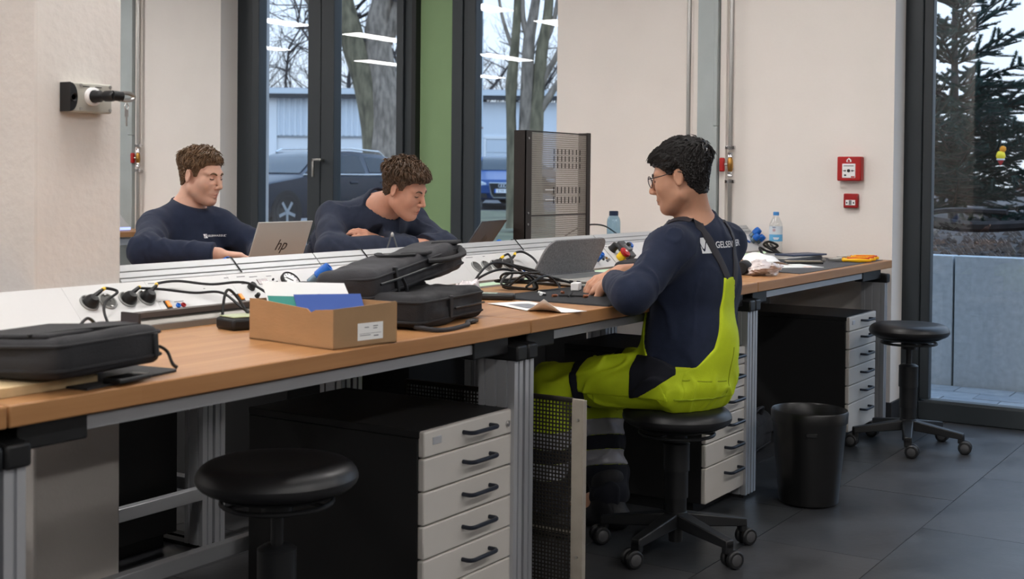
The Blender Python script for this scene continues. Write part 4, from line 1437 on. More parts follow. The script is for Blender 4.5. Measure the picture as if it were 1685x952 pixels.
air_coupling(3.147, 0.032, ch2, 0.04, 0.0125, -0.1)
air_coupling(3.190, 0.040, ch2, 0.04, 0.0125, -0.1)
for x, s, w in ((0.94, 0.106, 0.02), (1.20, 0.104, 0.016), (1.255, 0.104, 0.03), (1.245, 0.078, 0.012), (1.30, 0.1, 0.03), (1.36, 0.098, 0.02), (1.18, 0.044, 0.01), (0.93, 0.045, 0.01), (0.99, 0.04, 0.03), (2.31, 0.104, 0.02), (2.36, 0.106, 0.04), (2.45, 0.106, 0.012), (2.60, 0.046, 0.015), (1.10, 0.074, 0.006), (1.17, 0.084, 0.006), (3.35, 0.104, 0.02), (3.37, 0.1, 0.01), (4.62, 0.1, 0.03)):
    panel_print(x, s, w, ch1 if x < 1.6 else (ch2 if x < 3.32 else ch3))
# pneumatic terminals left of the emergency stop
for x, s, m in ((3.236, 0.09, BRASS), (3.25, 0.082, STEEL), (3.226, 0.072, BLACKP), (3.212, 0.058, YEL), (3.200, 0.056, YEL), (3.262, 0.05, STEEL), (3.272, 0.044, BRASS), (3.240, 0.04, BLACKP), (3.285, 0.036, STEEL), (3.262, 0.030, GREYP)):
    panel_jack(x, s, m, ch2, 0.006)
# emergency stop group
M_ = PM(3.376, 0.036)
es = MB().lathe([(0.017, 0), (0.0185, 0.004), (0.0185, 0.026), (0.0165, 0.028)], 20, M_).build('emergency_stop', YEL, ch3, smooth=True)
MB().lathe([(0.012, 0.026), (0.0215, 0.032), (0.0235, 0.038), (0.0215, 0.044), (0.010, 0.047), (0.0002, 0.047)], 22, M_).build('mushroom_head', RED, es, smooth=True)
MB().lathe([(0.0055, 0.0472), (0.0055, 0.0482), (0.0002, 0.0482)], 12, M_).build('head_mark', WHITE, es)
panel_knob(3.375, 0.086, ch3, 0.017, 0.03)
gb_ = pbox(MB(), 3.425, 3.475, 0.022, 0.108, 0, 0.028).build('breaker_block', mat('dark_grey_breaker', (72, 72, 74), 0.5), ch3, bevel=0.003)
pbox(MB(), 3.432, 3.468, 0.05, 0.082, 0.026, 0.038).build('breaker_step', GREYP, gb_, bevel=0.002)
pbox(MB(), 3.440, 3.460, 0.066, 0.080, 0.036, 0.050).build('toggle', BLACKP, gb_, bevel=0.002)
for k in range(2):
    panel_jack(3.398 + 0.014 * k, 0.104, RED, ch3, 0.005)
for k in range(5):
    panel_jack(3.49 + 0.012 * (k % 2), 0.095 - 0.014 * k, (RED, WHITE, STEEL, RED, GREYP)[k], ch3, 0.0045)
panel_switch(3.402, 0.028, ch3)
MB().lathe([(0.015, 0), (0.015, 0.006), (0.0125, 0.010), (0.0002, 0.010)], 20, PM(3.556, 0.100)).build('indicator', BLUE, ch3, smooth=True)
pbox(MB(), 4.872, 4.945, 0.01, 0.105, 0, 0.003).build('terminal_plate', ALU_L, ch3, bevel=0.001)
air_coupling(4.885, 0.090, ch3, 0.06, 0.019, 0.15)
air_coupling(4.842, 0.060, ch3, 0.05, 0.017, 0.15)
air_coupling(4.895, 0.052, ch3, 0.05, 0.017, 0.15)
MB().lathe([(0.022, 0), (0.022, 0.008), (0.0002, 0.009)], 22, PM(4.80, 0.075)).build('pressure_gauge', BLUE, ch3, smooth=True)
MB().lathe([(0.018, 0.0092), (0.0002, 0.0094)], 22, PM(4.80, 0.075), cap=False).build('dial', WHITE, ch3)
# black cable ties over the rail
def strap(X, name='cable_tie', lab=''):
    o = MB()
    o.tube([pp(X - 0.001, 0.173, 0.003), pp(X, 0.118, 0.003)], 0.0022, 6)
    o.box(X - 0.004, X + 0.004, 0.774, 0.786, 0.915, 0.95)
    return tag(o.build(name, BLACKP), lab, 'cable tie')
strap(1.267, lab='thin black cable tie over the channel rail in front of the left laptop')
strap(2.725, lab='thin black cable tie over the channel rail left of the perforated stand')
strap(1.83, lab='thin black cable tie over the channel rail by the leaning boy hand')

# the matching channel on the far side, lower and only just hidden
def far_channel(X0, X1, label):
    t = empty('far_service_channel', (0, 0, 0))
    tag(t, label, 'service channel', 'far side service channels')
    poly = [(1.10, 0.905), (1.215, 0.835), (1.215, RB), (1.17, RB), (1.17, 0.62), (1.092, 0.62), (1.092, 0.90)]
    MB().prism(poly, X0, X1, 'x').build('channel_body', WHITEP, t, bevel=0.002)
    return t
fc = far_channel(0.87, 4.9, 'white service channel on the far side behind the laptops')
for x in (1.62, 3.18):
    M_ = Matrix.Translation((x, 1.125, 0.885)) @ Matrix.Rotation(-0.8, 4, 'X')
    MB().lathe([(0.017, 0), (0.021, 0.006), (0.021, 0.028), (0.017, 0.036), (0.0002, 0.038)], 16, M_).build('coupling_sleeve', BLUE, fc, smooth=True)

# ------------------------------------------------------------------ drawer cabinets
def cabinet(X0, Y0, label, rz=0.0, group='black drawer cabinets', detail=True):
    t = empty('drawer_cabinet', (X0, Y0, 0), rz)
    tag(t, label, 'cabinet', group)
    W, D, Z0, Z1 = 0.395, 0.575, 0.045, 0.567
    MB().box(0.002, W - 0.002, 0.02, D, Z0, Z1 - 0.02).build('body', CABK, t, bevel=0.002)
    MB().box(0.0, W, 0.014, D, Z1 - 0.019, Z1).build('top_board', CABK, t, bevel=0.002)
    MB().box(0.03, W - 0.03, 0.06, D - 0.03, 0.0, Z0).build('plinth', BLACKP, t)
    hs = [0.066, 0.082, 0.082, 0.082, 0.082, 0.128]
    z = Z1
    for k, h in enumerate(hs):
        f = MB().box(0.001, W - 0.001, 0, 0.019, z - h + 0.0015, z - 0.0015).build('drawer', CABF, t, bevel=0.004)
        zc = z - h * 0.5 + (0.006 if k < 5 else 0.02)
        x0, x1 = 0.165, 0.285
        hd = MB().tube(smooth_path([(x0, 0.0, zc), (x0, -0.020, zc), (x0 + 0.010, -0.029, zc), (x0 + 0.03, -0.030, zc), (x1 - 0.03, -0.030, zc), (x1 - 0.010, -0.029, zc), (x1, -0.020, zc), (x1, 0.0, zc)], 4), 0.0055, 8)
        hd.build('handle', NAVYH, f, smooth=True)
        if k == 0:
            MB().lathe([(0.0085, 0), (0.0085, 0.004), (0.004, 0.005), (0.0002, 0.005)], 14, frame((0.368, -0.0, z - h * 0.5 - 0.004), (1, 0, 0), (0, 0, 1)) ).build('lock', CHROME, f, smooth=True)
            MB().box(0.035, 0.07, -0.0025, 0.001, z - h * 0.5 - 0.004, z - h * 0.5 + 0.014).build('name_plate', ALU, f, bevel=0.001)
        z -= h
    return t
cabinet(1.166, 0.03, 'black six-drawer cabinet with grey fronts right behind the nearest stool')
cabinet(2.812, 0.03, 'black six-drawer cabinet with grey fronts partly hidden by the seated man')
cabinet(4.372, 0.03, 'black six-drawer cabinet with grey fronts at the wall behind the waste bin')
for x, l in ((1.55, 'black cabinet back seen under the far bench left of the paired legs'), (2.45, 'black cabinet back seen under the far bench in the middle'), (3.15, 'black cabinet back seen under the far bench behind the man'), (4.2, 'black cabinet back seen under the far bench near the wall')):
    cabinet(x, 1.86, l, math.pi, 'far side drawer cabinets')

# ------------------------------------------------------------------ stools
LEATHER = mat('black_polyurethane', (24, 24, 26), 0.42, var=0.06, vscale=10, bump=0.05, bscale=200)
def stool(loc, h, rz, label):
    t = empty('stool', (loc[0], loc[1], 0), rz)
    tag(t, label, 'stool', 'black swivel stools')
    R = 0.176
    prof = [(0.0002, h - 0.006), (0.06, h - 0.005), (0.11, h - 0.001), (0.145, h - 0.002), (0.165, h - 0.012), (R, h - 0.032), (0.172, h - 0.046), (0.158, h - 0.058), (0.14, h - 0.062), (0.0002, h - 0.062)]
    MB().lathe(prof[::-1], 48, cap=False).build('seat', LEATHER, t, smooth=True, subd=1)
    MB().lathe([(0.0002, h - 0.078), (0.10, h - 0.078), (0.13, h - 0.070), (0.145, h - 0.062), (0.0002, h - 0.062)], 36, cap=False).build('seat_pan', BLACKP, t, smooth=True)
    ring = [(0.118 * math.cos(a), 0.118 * math.sin(a), h - 0.088) for a in np.linspace(0, 2 * math.pi, 36, endpoint=False)]
    rg = MB().tube(ring, 0.0055, 8, closed=True)
    for k in range(3):
        a = k * 2.094 + 0.4
        rg.tube([(0.118 * math.cos(a), 0.118 * math.sin(a), h - 0.088), (0.04 * math.cos(a), 0.04 * math.sin(a), h - 0.082)], 0.005, 6)
    rg.build('release_ring', BLACKP, t, smooth=True)
    MB().lathe([(0.034, h - 0.115), (0.034, h - 0.077)], 20).build('hub', BLACKP, t, smooth=True)
    top = max(h - 0.19, 0.33)
    MB().lathe([(0.0135, top - 0.02), (0.0135, h - 0.1)], 16).build('gas_rod', BLACKP, t, smooth=True)
    z1 = h - 0.12 if h < 0.5 else top
    zs = np.linspace(0.085, z1, 4)
    prof = []
    for k in range(3):
        r = (0.034, 0.038, 0.042)[k]
        prof += [(r, zs[k]), (r, zs[k + 1] - 0.002), (r + 0.0005, zs[k + 1])]
    prof += [(0.030, z1 + 0.008), (0.014, z1 + 0.010)]
    MB().lathe(prof, 24).build('column', BLACKP, t, smooth=True)
    MB().lathe([(0.022, 0.03), (0.024, 0.085), (0.036, 0.09), (0.036, 0.125), (0.03, 0.13)], 20).build('base_hub', BLACKP, t, smooth=True)
    for k in range(5):
        a = k * 2 * math.pi / 5
        M = Matrix.Rotation(a, 4, 'Z')
        arm = MB()
        arm.add([(0.02, -0.027, 0.080), (0.02, 0.027, 0.080), (0.02, 0.024, 0.124), (0.02, -0.024, 0.124), (0.245, -0.017, 0.062), (0.245, 0.017, 0.062), (0.245, 0.015, 0.088), (0.245, -0.015, 0.088)], [(0, 1, 2, 3), (7, 6, 5, 4), (0, 4, 5, 1), (1, 5, 6, 2), (2, 6, 7, 3), (3, 7, 4, 0)], M)
        arm.box(0.222, 0.245, -0.016, 0.016, 0.045, 0.08, M)
        ar = arm.build('base_arm', BLACKP, t, bevel=0.004)
        ca = a + (k * 1.9 % 3.1) - 1.2
        c = Vector((0.232 * math.cos(a), 0.232 * math.sin(a), 0.0))
        off = Vector((math.cos(ca), math.sin(ca), 0)) * 0.018
        Mw = Matrix.Translation(c + off + Vector((0, 0, 0.0285))) @ Matrix.Rotation(ca + math.pi / 2, 4, 'Z') @ Matrix.Rotation(math.pi / 2, 4, 'Y')
        wh = MB()
        for s in (-1, 1):
            wh.lathe([(0.0002, s * 0.026), (0.014, s * 0.0265), (0.024, s * 0.026), (0.0285, s * 0.022), (0.0285, s * 0.010), (0.024, s * 0.006), (0.0002, s * 0.006)][::-s], 18, Mw, cap=False)
        cw = wh.build('castor', BLACKP, ar, smooth=True)
        for s in (-1, 1):
            MB().lathe([(0.018, s * 0.0262), (0.016, s * 0.0275), (0.0002, s * 0.0275)], 14, Mw, cap=False).build('hub_cap', mat('castor_grey', (66, 66, 68), 0.5), ar, smooth=True)
    return t
stool((0.735, 0.10), 0.568, 0.3, 'nearest black round swivel stool at the bottom left, pushed under the bench')
stool((2.405, -0.05), 0.462, 0.55, 'black round swivel stool on which the man with glasses sits')
stool((4.445, -0.215), 0.552, -0.35, 'raised black round swivel stool standing free by the glazed door')

# ------------------------------------------------------------------ waste bin
def bin_():
    t = empty('waste_bin', (3.238, -0.19, 0))
    tag(t, 'black plastic waste bin with rim standing on the floor', 'waste bin')
    bm = mat('black_bin_plastic', (20, 20, 21), 0.32)
    MB().lathe([(0.0002, 0.004), (0.1, 0.002), (0.107, 0.008), (0.132, 0.285), (0.132, 0.30), (0.138, 0.30), (0.139, 0.338), (0.136, 0.343), (0.132, 0.338), (0.128, 0.29), (0.104, 0.012), (0.0002, 0.010)], 40, cap=False).build('shell', bm, t, smooth=True)
    MB().box(-0.02, 0.02, -0.004, 0.004, 0.262, 0.276, Matrix.Translation((-0.121, -0.052, 0)) @ Matrix.Rotation(1.98 , 4, 'Z')).build('grip', BLACKP, t, bevel=0.002)
bin_()

# ------------------------------------------------------------------ perforated sheet divider between the benches
def lattice(mb, w, h, pitch, bar, thick):
    """square-hole perforated sheet in local x (0..w), z (0..h)"""
    nx, nz = int(round(w / pitch)), int(round(h / pitch))
    for i in range(nx + 1):
        x = w * i / nx
        mb.box(x - bar / 2, x + bar / 2, -thick / 2, thick / 2, 0, h)
    for k in range(nz + 1):
        z = h * k / nz
        mb.box(0, w, -thick * 0.45, thick * 0.45, z - bar / 2, z + bar / 2)
    return mb
PERF = mat('dark_perforated_steel', (54, 50, 45), 0.5, 0.6, var=0.15, vscale=8)
def divider():
    t = empty('perforated_divider', (1.69, -0.08, 0.03), math.pi / 2)
    tag(t, 'perforated metal divider sheet with pale edge between two benches', 'metal divider')
    tag(lattice(MB(), 0.56, 0.545, 0.0105, 0.0042, 0.0016).build('perforated_sheet', PERF, t), 'dark square-hole perforated sheet', kind='stuff')
    edge = mat('pale_steel_edge', (158, 150, 138), 0.5, 0.3, var=0.1, vscale=15)
    MB().box(-0.034, 0.002, -0.004, 0.004, -0.03, 0.555).build('edge_strip', edge, t, bevel=0.001)
    MB().box(-0.036, -0.032, -0.012, 0.006, -0.03, 0.553).build('edge_strip', edge, t, bevel=0.001)
    MB().box(0.0, 0.565, -0.005, 0.005, 0.547, 0.557).build('top_edge', PERF, t, bevel=0.001)
    MB().box(0.56, 0.566, -0.006, 0.006, -0.03, 0.555).build('rear_post', PERF, t)
    for z in (0.03, 0.13, 0.50):
        MB().cyl((-0.018, 0.004, z), (-0.018, 0.007, z), 0.004, 10).build('rivet', STEEL, t)
    MB().box(0.0, 0.56, -0.004, -0.001, 0.185, 0.2).build('cross_strip', edge, t)
divider()
# ------------------------------------------------------------------ people
def sparse_mesh(fn, lo, hi, h, B=8, slack=1.5):
    """surface nets, evaluating fn only in blocks near the surface"""
    lo = np.asarray(lo, float)
    nb = np.ceil((np.asarray(hi, float) - lo) / (h * B)).astype(int)
    n = nb * B
    cx = [lo[i] + h * B * (np.arange(nb[i]) + 0.5) for i in range(3)]
    g = np.stack(np.meshgrid(*cx, indexing='ij'), -1)
    dc = np.concatenate([fn(row.reshape(-1, 3)) for row in g]).reshape(tuple(nb))
    V = np.repeat(np.repeat(np.repeat(np.where(dc < 0, -1.0, 1.0).astype(np.float32), B, 0), B, 1), B, 2)
    act = np.argwhere(np.abs(dc) < h * B * 0.866 * slack + 0.004)
    off = np.stack(np.meshgrid(*[np.arange(B)] * 3, indexing='ij'), -1).reshape(-1, 3)
    code = np.zeros(len(act), np.int64)
    for bit in range(7):
        for k in range(3):
            code |= ((act[:, k] >> bit) & 1) << (3 * bit + k)
    act = act[np.argsort(code)]
    for s in range(0, len(act), 48):
        a = act[s:s + 48]
        I = (a[:, None, :] * B + off[None]).reshape(-1, 3)
        V[I[:, 0], I[:, 1], I[:, 2]] = fn(lo + h * I)
    return nets(V, lo, h)

def nets(V, lo, h):
    n = np.array(V.shape)
    V[0], V[-1] = np.maximum(V[0], 1e-4), np.maximum(V[-1], 1e-4)
    V[:, 0], V[:, -1] = np.maximum(V[:, 0], 1e-4), np.maximum(V[:, -1], 1e-4)
    V[:, :, 0], V[:, :, -1] = np.maximum(V[:, :, 0], 1e-4), np.maximum(V[:, :, -1], 1e-4)
    ins = V < 0
    cnt = np.zeros(tuple(n - 1), np.int8)
    for dx in (0, 1):
        for dy in (0, 1):
            for dz in (0, 1):
                cnt += ins[dx:n[0] - 1 + dx, dy:n[1] - 1 + dy, dz:n[2] - 1 + dz]
    act = (cnt > 0) & (cnt < 8)
    idx = -np.ones(act.shape, np.int64)
    cells = np.argwhere(act)
    idx[act] = np.arange(len(cells))
    acc = np.zeros((len(cells), 3))
    num = np.zeros(len(cells))
    corner = [(i & 1, (i >> 1) & 1, i >> 2) for i in range(8)]
    cv = [V[cells[:, 0] + c[0], cells[:, 1] + c[1], cells[:, 2] + c[2]] for c in corner]
    for a in range(8):
        for b in range(a + 1, 8):
            ca, cb = np.array(corner[a]), np.array(corner[b])
            if np.abs(ca - cb).sum() != 1:
                continue
            s = (cv[a] < 0) != (cv[b] < 0)
            t = np.where(s, cv[a] / np.where(s, cv[a] - cv[b], 1), 0)
            acc += np.where(s[:, None], ca + t[:, None] * (cb - ca), 0)
            num += s
    verts = lo + h * (cells + acc / num[:, None])
    faces = []
    for ax in range(3):
        s0, s1 = [slice(None)] * 3, [slice(None)] * 3
        s0[ax], s1[ax] = slice(0, n[ax] - 1), slice(1, n[ax])
        A, Bq = ins[tuple(s0)], ins[tuple(s1)]
        e = np.argwhere(A != Bq)
        o1, o2 = [i for i in range(3) if i != ax]
        e = e[(e[:, o1] > 0) & (e[:, o2] > 0) & (e[:, o1] < n[o1] - 1) & (e[:, o2] < n[o2] - 1)]
        if not len(e):
            continue
        sg = A[e[:, 0], e[:, 1], e[:, 2]]
        q = []
        for d1, d2 in ((-1, -1), (0, -1), (0, 0), (-1, 0)):
            c = e.copy()
            c[:, o1] += d1
            c[:, o2] += d2
            q.append(idx[c[:, 0], c[:, 1], c[:, 2]])
        q = np.stack(q, 1)
        flip = sg if ax != 1 else ~sg
        faces.append(np.where(flip[:, None], q, q[:, ::-1]))
    faces = np.concatenate(faces)
    return verts, faces[(faces >= 0).all(1)]

def bodymesh(name, fn, lo, hi, h, material, parent, slack=1.5):
    v, f = sparse_mesh(fn, lo, hi, h, slack=slack)
    me = np_mesh(name, v, f)
    me.materials.append(material)
    o = bpy.data.objects.new(name, me)
    COL.objects.link(o)
    o.parent = parent
    return o

A3 = lambda *p: np.array(p, float)
def unit(v):
    v = np.asarray(v, float)
    return v / np.linalg.norm(v)

def head_R(face_deg, pitch_deg, roll_deg=0):
    """columns: forward, left, up in world"""
    a, b, c = map(math.radians, (face_deg, pitch_deg, roll_deg))
    f = A3(math.cos(a) * math.cos(b), math.sin(a) * math.cos(b), -math.sin(b))
    l = A3(-math.sin(a), math.cos(a), 0)
    u = np.cross(f, l)
    l2 = l * math.cos(c) + u * math.sin(c)
    u2 = -l * math.sin(c) + u * math.cos(c)
    return np.stack([f, l2, u2], 1)

def warp(q):
    """shorten the skull above eye level, lengthen the face below it"""
    q = q.copy()
    z = q[..., 2]
    q[..., 2] = np.where(z > 0, z / 0.88, z / 1.08)
    return q

def head_sdf(q, jaw=1.0, nose=1.0):
    """q in head axes (x forward, y left, z up; eye level z=0)"""
    q = warp(q)
    ay = np.abs(q[..., 1])
    m = q.copy()
    m[..., 1] = ay
    d = sd_ell(m, (-0.014, 0, 0.034), (0.098, 0.077, 0.084))
    d = smin(d, sd_ell(m, (0.040, 0, -0.030), (0.052, 0.060, 0.080)), 0.03)
    d = smin(d, sd_cap(m, (0.002, 0.048, -0.066), (0.066, 0.016, -0.102), 0.022 * jaw, 0.018), 0.045)
    d = smin(d, sd_ell(m, (0.074, 0, -0.101), (0.020, 0.022, 0.016)), 0.018)
    d = smin(d, sd_ell(m, (0.056, 0.042, -0.030), (0.024, 0.022, 0.022)), 0.035)
    d = smin(d, sd_cap(m, (0.084, 0.0, 0.016), (0.070, 0.046, 0.020), 0.012, 0.011), 0.016)
    d = smax(d, -sd_ell(m, (0.104, 0.032, -0.004), (0.026, 0.019, 0.012)), 0.012)
    d = smin(d, sd_ell(m, (0.074, 0.031, -0.004), (0.0135, 0.0155, 0.0125)), 0.005)
    d = smin(d, sd_cap(m, (0.090, 0, 0.004), (0.112 + 0.003 * nose, 0, -0.034), 0.0085, 0.0105), 0.012)
    d = smin(d, sd_ell(m, (0.104, 0.0115, -0.040), (0.011, 0.0075, 0.0075)), 0.006)
    d = smin(d, sd_ell(m, (0.084, 0, -0.064), (0.016, 0.028, 0.018)), 0.014)
    d = smin(d, sd_cap(m, (0.0985, 0, -0.0665), (0.086, 0.0235, -0.070), 0.0058, 0.003), 0.005)
    d = smin(d, sd_cap(m, (0.0965, 0, -0.078), (0.086, 0.020, -0.074), 0.0068, 0.003), 0.005)
    d = smax(d, -sd_cap(m, (0.106, 0, -0.0722), (0.090, 0.027, -0.0722), 0.0022), 0.003)
    # ears
    c, s = math.cos(0.35), math.sin(0.35)
    e = m - A3(-0.012, 0.079, -0.010)
    ex = e[..., 0] * c + e[..., 1] * s
    ey = -e[..., 0] * s + e[..., 1] * c
    E = np.stack([ex, ey, e[..., 2] + 0.25 * ex], -1)
    ear = sd_ell(E, (0, 0, 0), (0.0185, 0.0075, 0.031))
    ear = smax(ear, -sd_ell(E, (0.003, 0.007, 0.003), (0.0115, 0.006, 0.021)), 0.004)
    d = smin(d, ear, 0.006)
    return d

def hand_prims(w, f, n, side, curls, spread=0.1, thumb=(0.6, 0.45, -0.35), s=1.0, tcurl=0.3):
    """w wrist, f finger direction, n back-of-hand normal, side=+1 if the thumb lies towards f x n"""
    f = unit(f)
    n = unit(np.asarray(n, float) - f * (np.asarray(n, float) @ f))
    x = np.cross(f, n) * side           # towards the thumb
    P = [('ecap', w + f * 0.004 * s, w + f * 0.080 * s, 0.027 * s, 0.018 * s, 0.039 * s, 0.0135 * s, x, 0.012)]
    for k, (o, L, r) in enumerate(((0.029, 0.070, 0.0092), (0.0095, 0.079, 0.0096), (-0.010, 0.073, 0.0092), (-0.028, 0.058, 0.0082))):
        b = w + f * (0.083 - 0.004 * abs(k - 1.3)) * s + x * o * s
        d0 = unit(f + x * spread * (1.3 - k) * 0.35)
        cu = curls[k]
        a = 0.0
        for j, (fr, c) in enumerate(((0.45, 0.9), (0.31, 1.1), (0.24, 0.8))):
            a += cu * c
            dd = d0 * math.cos(a) - n * math.sin(a)
            e = b + dd * L * fr * s
            P.append(('cap', b, e, r * s * (1 - 0.08 * j), r * s * (0.93 - 0.1 * j), 0.005))
            b = e
    b = w + f * 0.022 * s + x * 0.022 * s
    d0 = unit(f * thumb[0] + x * thumb[1] + n * thumb[2])
    e = b + d0 * 0.045 * s
    P.append(('cap', b, e, 0.0145 * s, 0.0115 * s, 0.010))
    d1 = unit(d0 + f * tcurl - x * tcurl * 0.8)
    e2 = e + d1 * 0.030 * s
    P.append(('cap', e, e2, 0.0112 * s, 0.010 * s, 0.005))
    P.append(('cap', e2, e2 + unit(d1 + f * 0.2 - x * tcurl * 0.4) * 0.025 * s, 0.010 * s, 0.0082 * s, 0.004))
    return P

def prim_d(p, q):
    if q[0] == 'cap':
        return sd_cap(p, q[1], q[2], q[3], q[4])
    return sd_ecap(p, q[1], q[2], q[3], q[4], q[5], q[6], q[7])
def chunk_of(p):
    c = 0.5 * (p.min(0) + p.max(0))
    return c[None], float(np.sqrt(((p.max(0) - c) ** 2).sum()))
def seg_far(c, a, b):
    ab = b - a
    t = np.clip(((c[0] - a) @ ab) / (ab @ ab), 0, 1)
    return float(np.linalg.norm(c[0] - a - t * ab))
def union(p, prims, d=None):
    """smooth union; shapes that cannot reach this chunk of points are skipped"""
    c, rad = chunk_of(p)
    far = []
    for q in prims:
        r = max(q[3], q[4]) if q[0] == 'cap' else max(q[3:7])
        far.append(seg_far(c, q[1], q[2]) - r)
    near = min(far)
    for q, f in zip(prims, far):
        if f - rad > max(0.05, near + rad + 0.05) and len(p) > 1:
            continue
        v = prim_d(p, q)
        d = v if d is None else smin(d, v, q[-1])
    return d

def project(fn, pts, n_it=10):
    """walk points onto the zero surface along the gradient; returns points and normals"""
    p = np.array(pts, float)
    n = len(p)
    e = 0.002
    for _ in range(n_it):
        st = np.concatenate([p] + [p + s * e * np.eye(3)[i] for i in range(3) for s in (1, -1)])
        v = fn(st).reshape(7, n)
        g = np.stack([v[1] - v[2], v[3] - v[4], v[5] - v[6]], 1)
        g /= np.linalg.norm(g, axis=1, keepdims=True) + 1e-12
        p = p - g * v[0][:, None] * 0.8
    return p, g

def ribbon(name, pts, normals, width, thick, material, parent):
    mb = MB()
    pts = [Vector(p) for p in pts]
    nr = [Vector(n).normalized() for n in normals]
    vs = []
    m = len(pts)
    for i in range(m):
        t = (pts[min(i + 1, m - 1)] - pts[max(i - 1, 0)]).normalized()
        s = t.cross(nr[i]).normalized()
        w = width[i] if isinstance(width, (list, tuple)) else width
        for a, b in ((-1, -0.5), (-1, 0.5), (-0.6, 1), (0.6, 1), (1, 0.5), (1, -0.5)):
            vs.append(tuple(pts[i] + s * (a * w / 2) + nr[i] * (b * thick)))
    fs = []
    for i in range(m - 1):
        for k in range(6):
            k2 = (k + 1) % 6
            fs.append((i * 6 + k, i * 6 + k2, (i + 1) * 6 + k2, (i + 1) * 6 + k))
    fs += [tuple(range(5, -1, -1)), tuple((m - 1) * 6 + k for k in range(6))]
    mb.add(vs, fs)
    return mb.build(name, material, parent, smooth=True)

SKIN = {}
def skin_mat(name, col):
    return mat(name, col, 0.5, var=0.06, vscale=30, sub=0.12, spec=0.35, bump=0.05, bscale=300)
NAVY = mat('navy_sweatshirt', (36, 43, 62), 0.9, var=0.10, vscale=40, bump=0.25, bscale=500, sheen=0.06, spec=0.2)
NAVY2 = mat('dark_slate_sweatshirt', (46, 52, 68), 0.9, var=0.10, vscale=40, bump=0.25, bscale=500, sheen=0.06, spec=0.2)
NAVYK = mat('black_navy_cloth', (20, 23, 34), 0.85, var=0.1, vscale=30, bump=0.2, bscale=300)
HIVIS = mat('hi_vis_yellow_cloth', (186, 206, 24), 0.75, var=0.06, vscale=20, bump=0.2, bscale=350)
REFL = mat('silver_reflective_tape', (150, 150, 158), 0.45, 0.2, bump=0.1, bscale=200)
JEANS = mat('dark_trousers', (30, 33, 42), 0.9, var=0.1, vscale=30)
LOGO = mat('white_print', (224, 226, 230), 0.7)

def hair_mesh(name, Hp, R, spec, material, parent, seed=1, jaw=1.0):
    """short hair: a shell over the skull plus many tapered locks; spec gives thickness, hairline and lock length"""
    hx, hz = spec['line']
    def shell(q):
        q = warp(q)
        ay = np.abs(q[..., 1])
        t = spec['side'] + (spec['top'] - spec['side']) * np.clip((q[..., 2] - 0.02) / 0.07, 0, 1)
        t = t + spec.get('front', 0) * np.clip((q[..., 0] - 0.03) / 0.05, 0, 1) * np.clip((q[..., 2] - 0.03) / 0.03, 0, 1)
        cr = sd_ell(q, (-0.014, 0, 0.034), (0.098, 0.077, 0.084))
        cr = smin(cr, sd_ell(q, (0.036, 0, -0.030), (0.052, 0.060, 0.080)), 0.05)
        cr = smin(cr, sd_cap(q, (-0.035, 0, -0.02), (-0.042, 0, -0.09), 0.049, 0.045), 0.03)
        line = np.interp(q[..., 0], hx, hz)
        t = t * np.clip((q[..., 2] - line) / 0.035 + 0.25, 0.25, 1)
        d = cr - t + (0.0028 * fbm(q * A3(0.45, 1, 0.6), 150, seed, 2) + 0.003 * fbm(q, 55, seed + 2, 2)) * np.clip(t / 0.015, 0.2, 1.2)
        reg = (line - q[..., 2]) * 0.8 + 0.002 * fbm(q, 220, seed + 5, 2)
        reg = np.maximum(reg, (0.055 - ay) * 0 - 1)
        ear = -(sd_ell(np.stack([q[..., 0], ay, q[..., 2]], -1), (-0.010, 0.086, -0.012), (0.022, 0.02, 0.033)))
        return smax(smax(d, reg, 0.006), ear, 0.004)
    v, f = sparse_mesh(shell, (-0.15, -0.12, -0.12), (0.14, 0.12, 0.17), 0.0034)
    mb = MB()
    rg = np.random.default_rng(seed)
    # locks
    fc = v[f].mean(1)
    nn = np.cross(v[f[:, 1]] - v[f[:, 0]], v[f[:, 2]] - v[f[:, 0]])
    nn /= np.linalg.norm(nn, axis=1, keepdims=True) + 1e-12
    ok = np.where((fc[:, 2] > np.interp(fc[:, 0], hx, hz) + 0.004) & ((nn * (fc - A3(-0.014, 0, 0.02))).sum(1) > 0))[0]
    pick = rg.choice(ok, spec['n'])
    crown = A3(*spec.get('crown', (-0.06, 0.01, 0.12)))
    for i in pick:
        p, n = fc[i], nn[i]
        t = p - crown
        t = t * A3(*spec.get('flow', (1, 1, 1))) + A3(*spec.get('comb', (0, 0, 0))) + rg.normal(0, spec.get('mess', 0.02), 3)
        t = t - n * (t @ n)
        t = unit(t)
        up = np.clip((p[2] - 0.0) / 0.1, 0, 1)
        L = (spec['len'][0] + (spec['len'][1] - spec['len'][0]) * up) * rg.uniform(0.7, 1.25)
        L *= np.clip((p[2] - np.interp(p[0], hx, hz)) / 0.05, spec.get('edge', 0.35), 1)
        lift = spec.get('lift', 0.3) * (0.3 + 0.7 * up) * rg.uniform(0.3, 1.3)
        a = p - n * 0.002
        b = a + t * L * 0.5 + n * (lift * L * 0.5 + 0.004)
        c = a + t * L + n * (lift * L * 0.45) + A3(0, 0, -0.1) * L
        r = spec.get('r', 0.0026) * rg.uniform(0.7, 1.3)
        mb.tube([a, b, c], [r, r * 0.95, r * 0.15], 4)
    n0 = len(mb.v)
    mb.v += [tuple(x) for x in v]
    mb.f += [tuple(int(k) + n0 for k in q) for q in f]
    M = Matrix(((*R[0], Hp[0]), (*R[1], Hp[1]), (*R[2], Hp[2]), (0, 0, 0, 1)))
    mb.v = [tuple(M @ Vector(p)) for p in mb.v]
    return mb.build(name, material, parent, smooth=True)

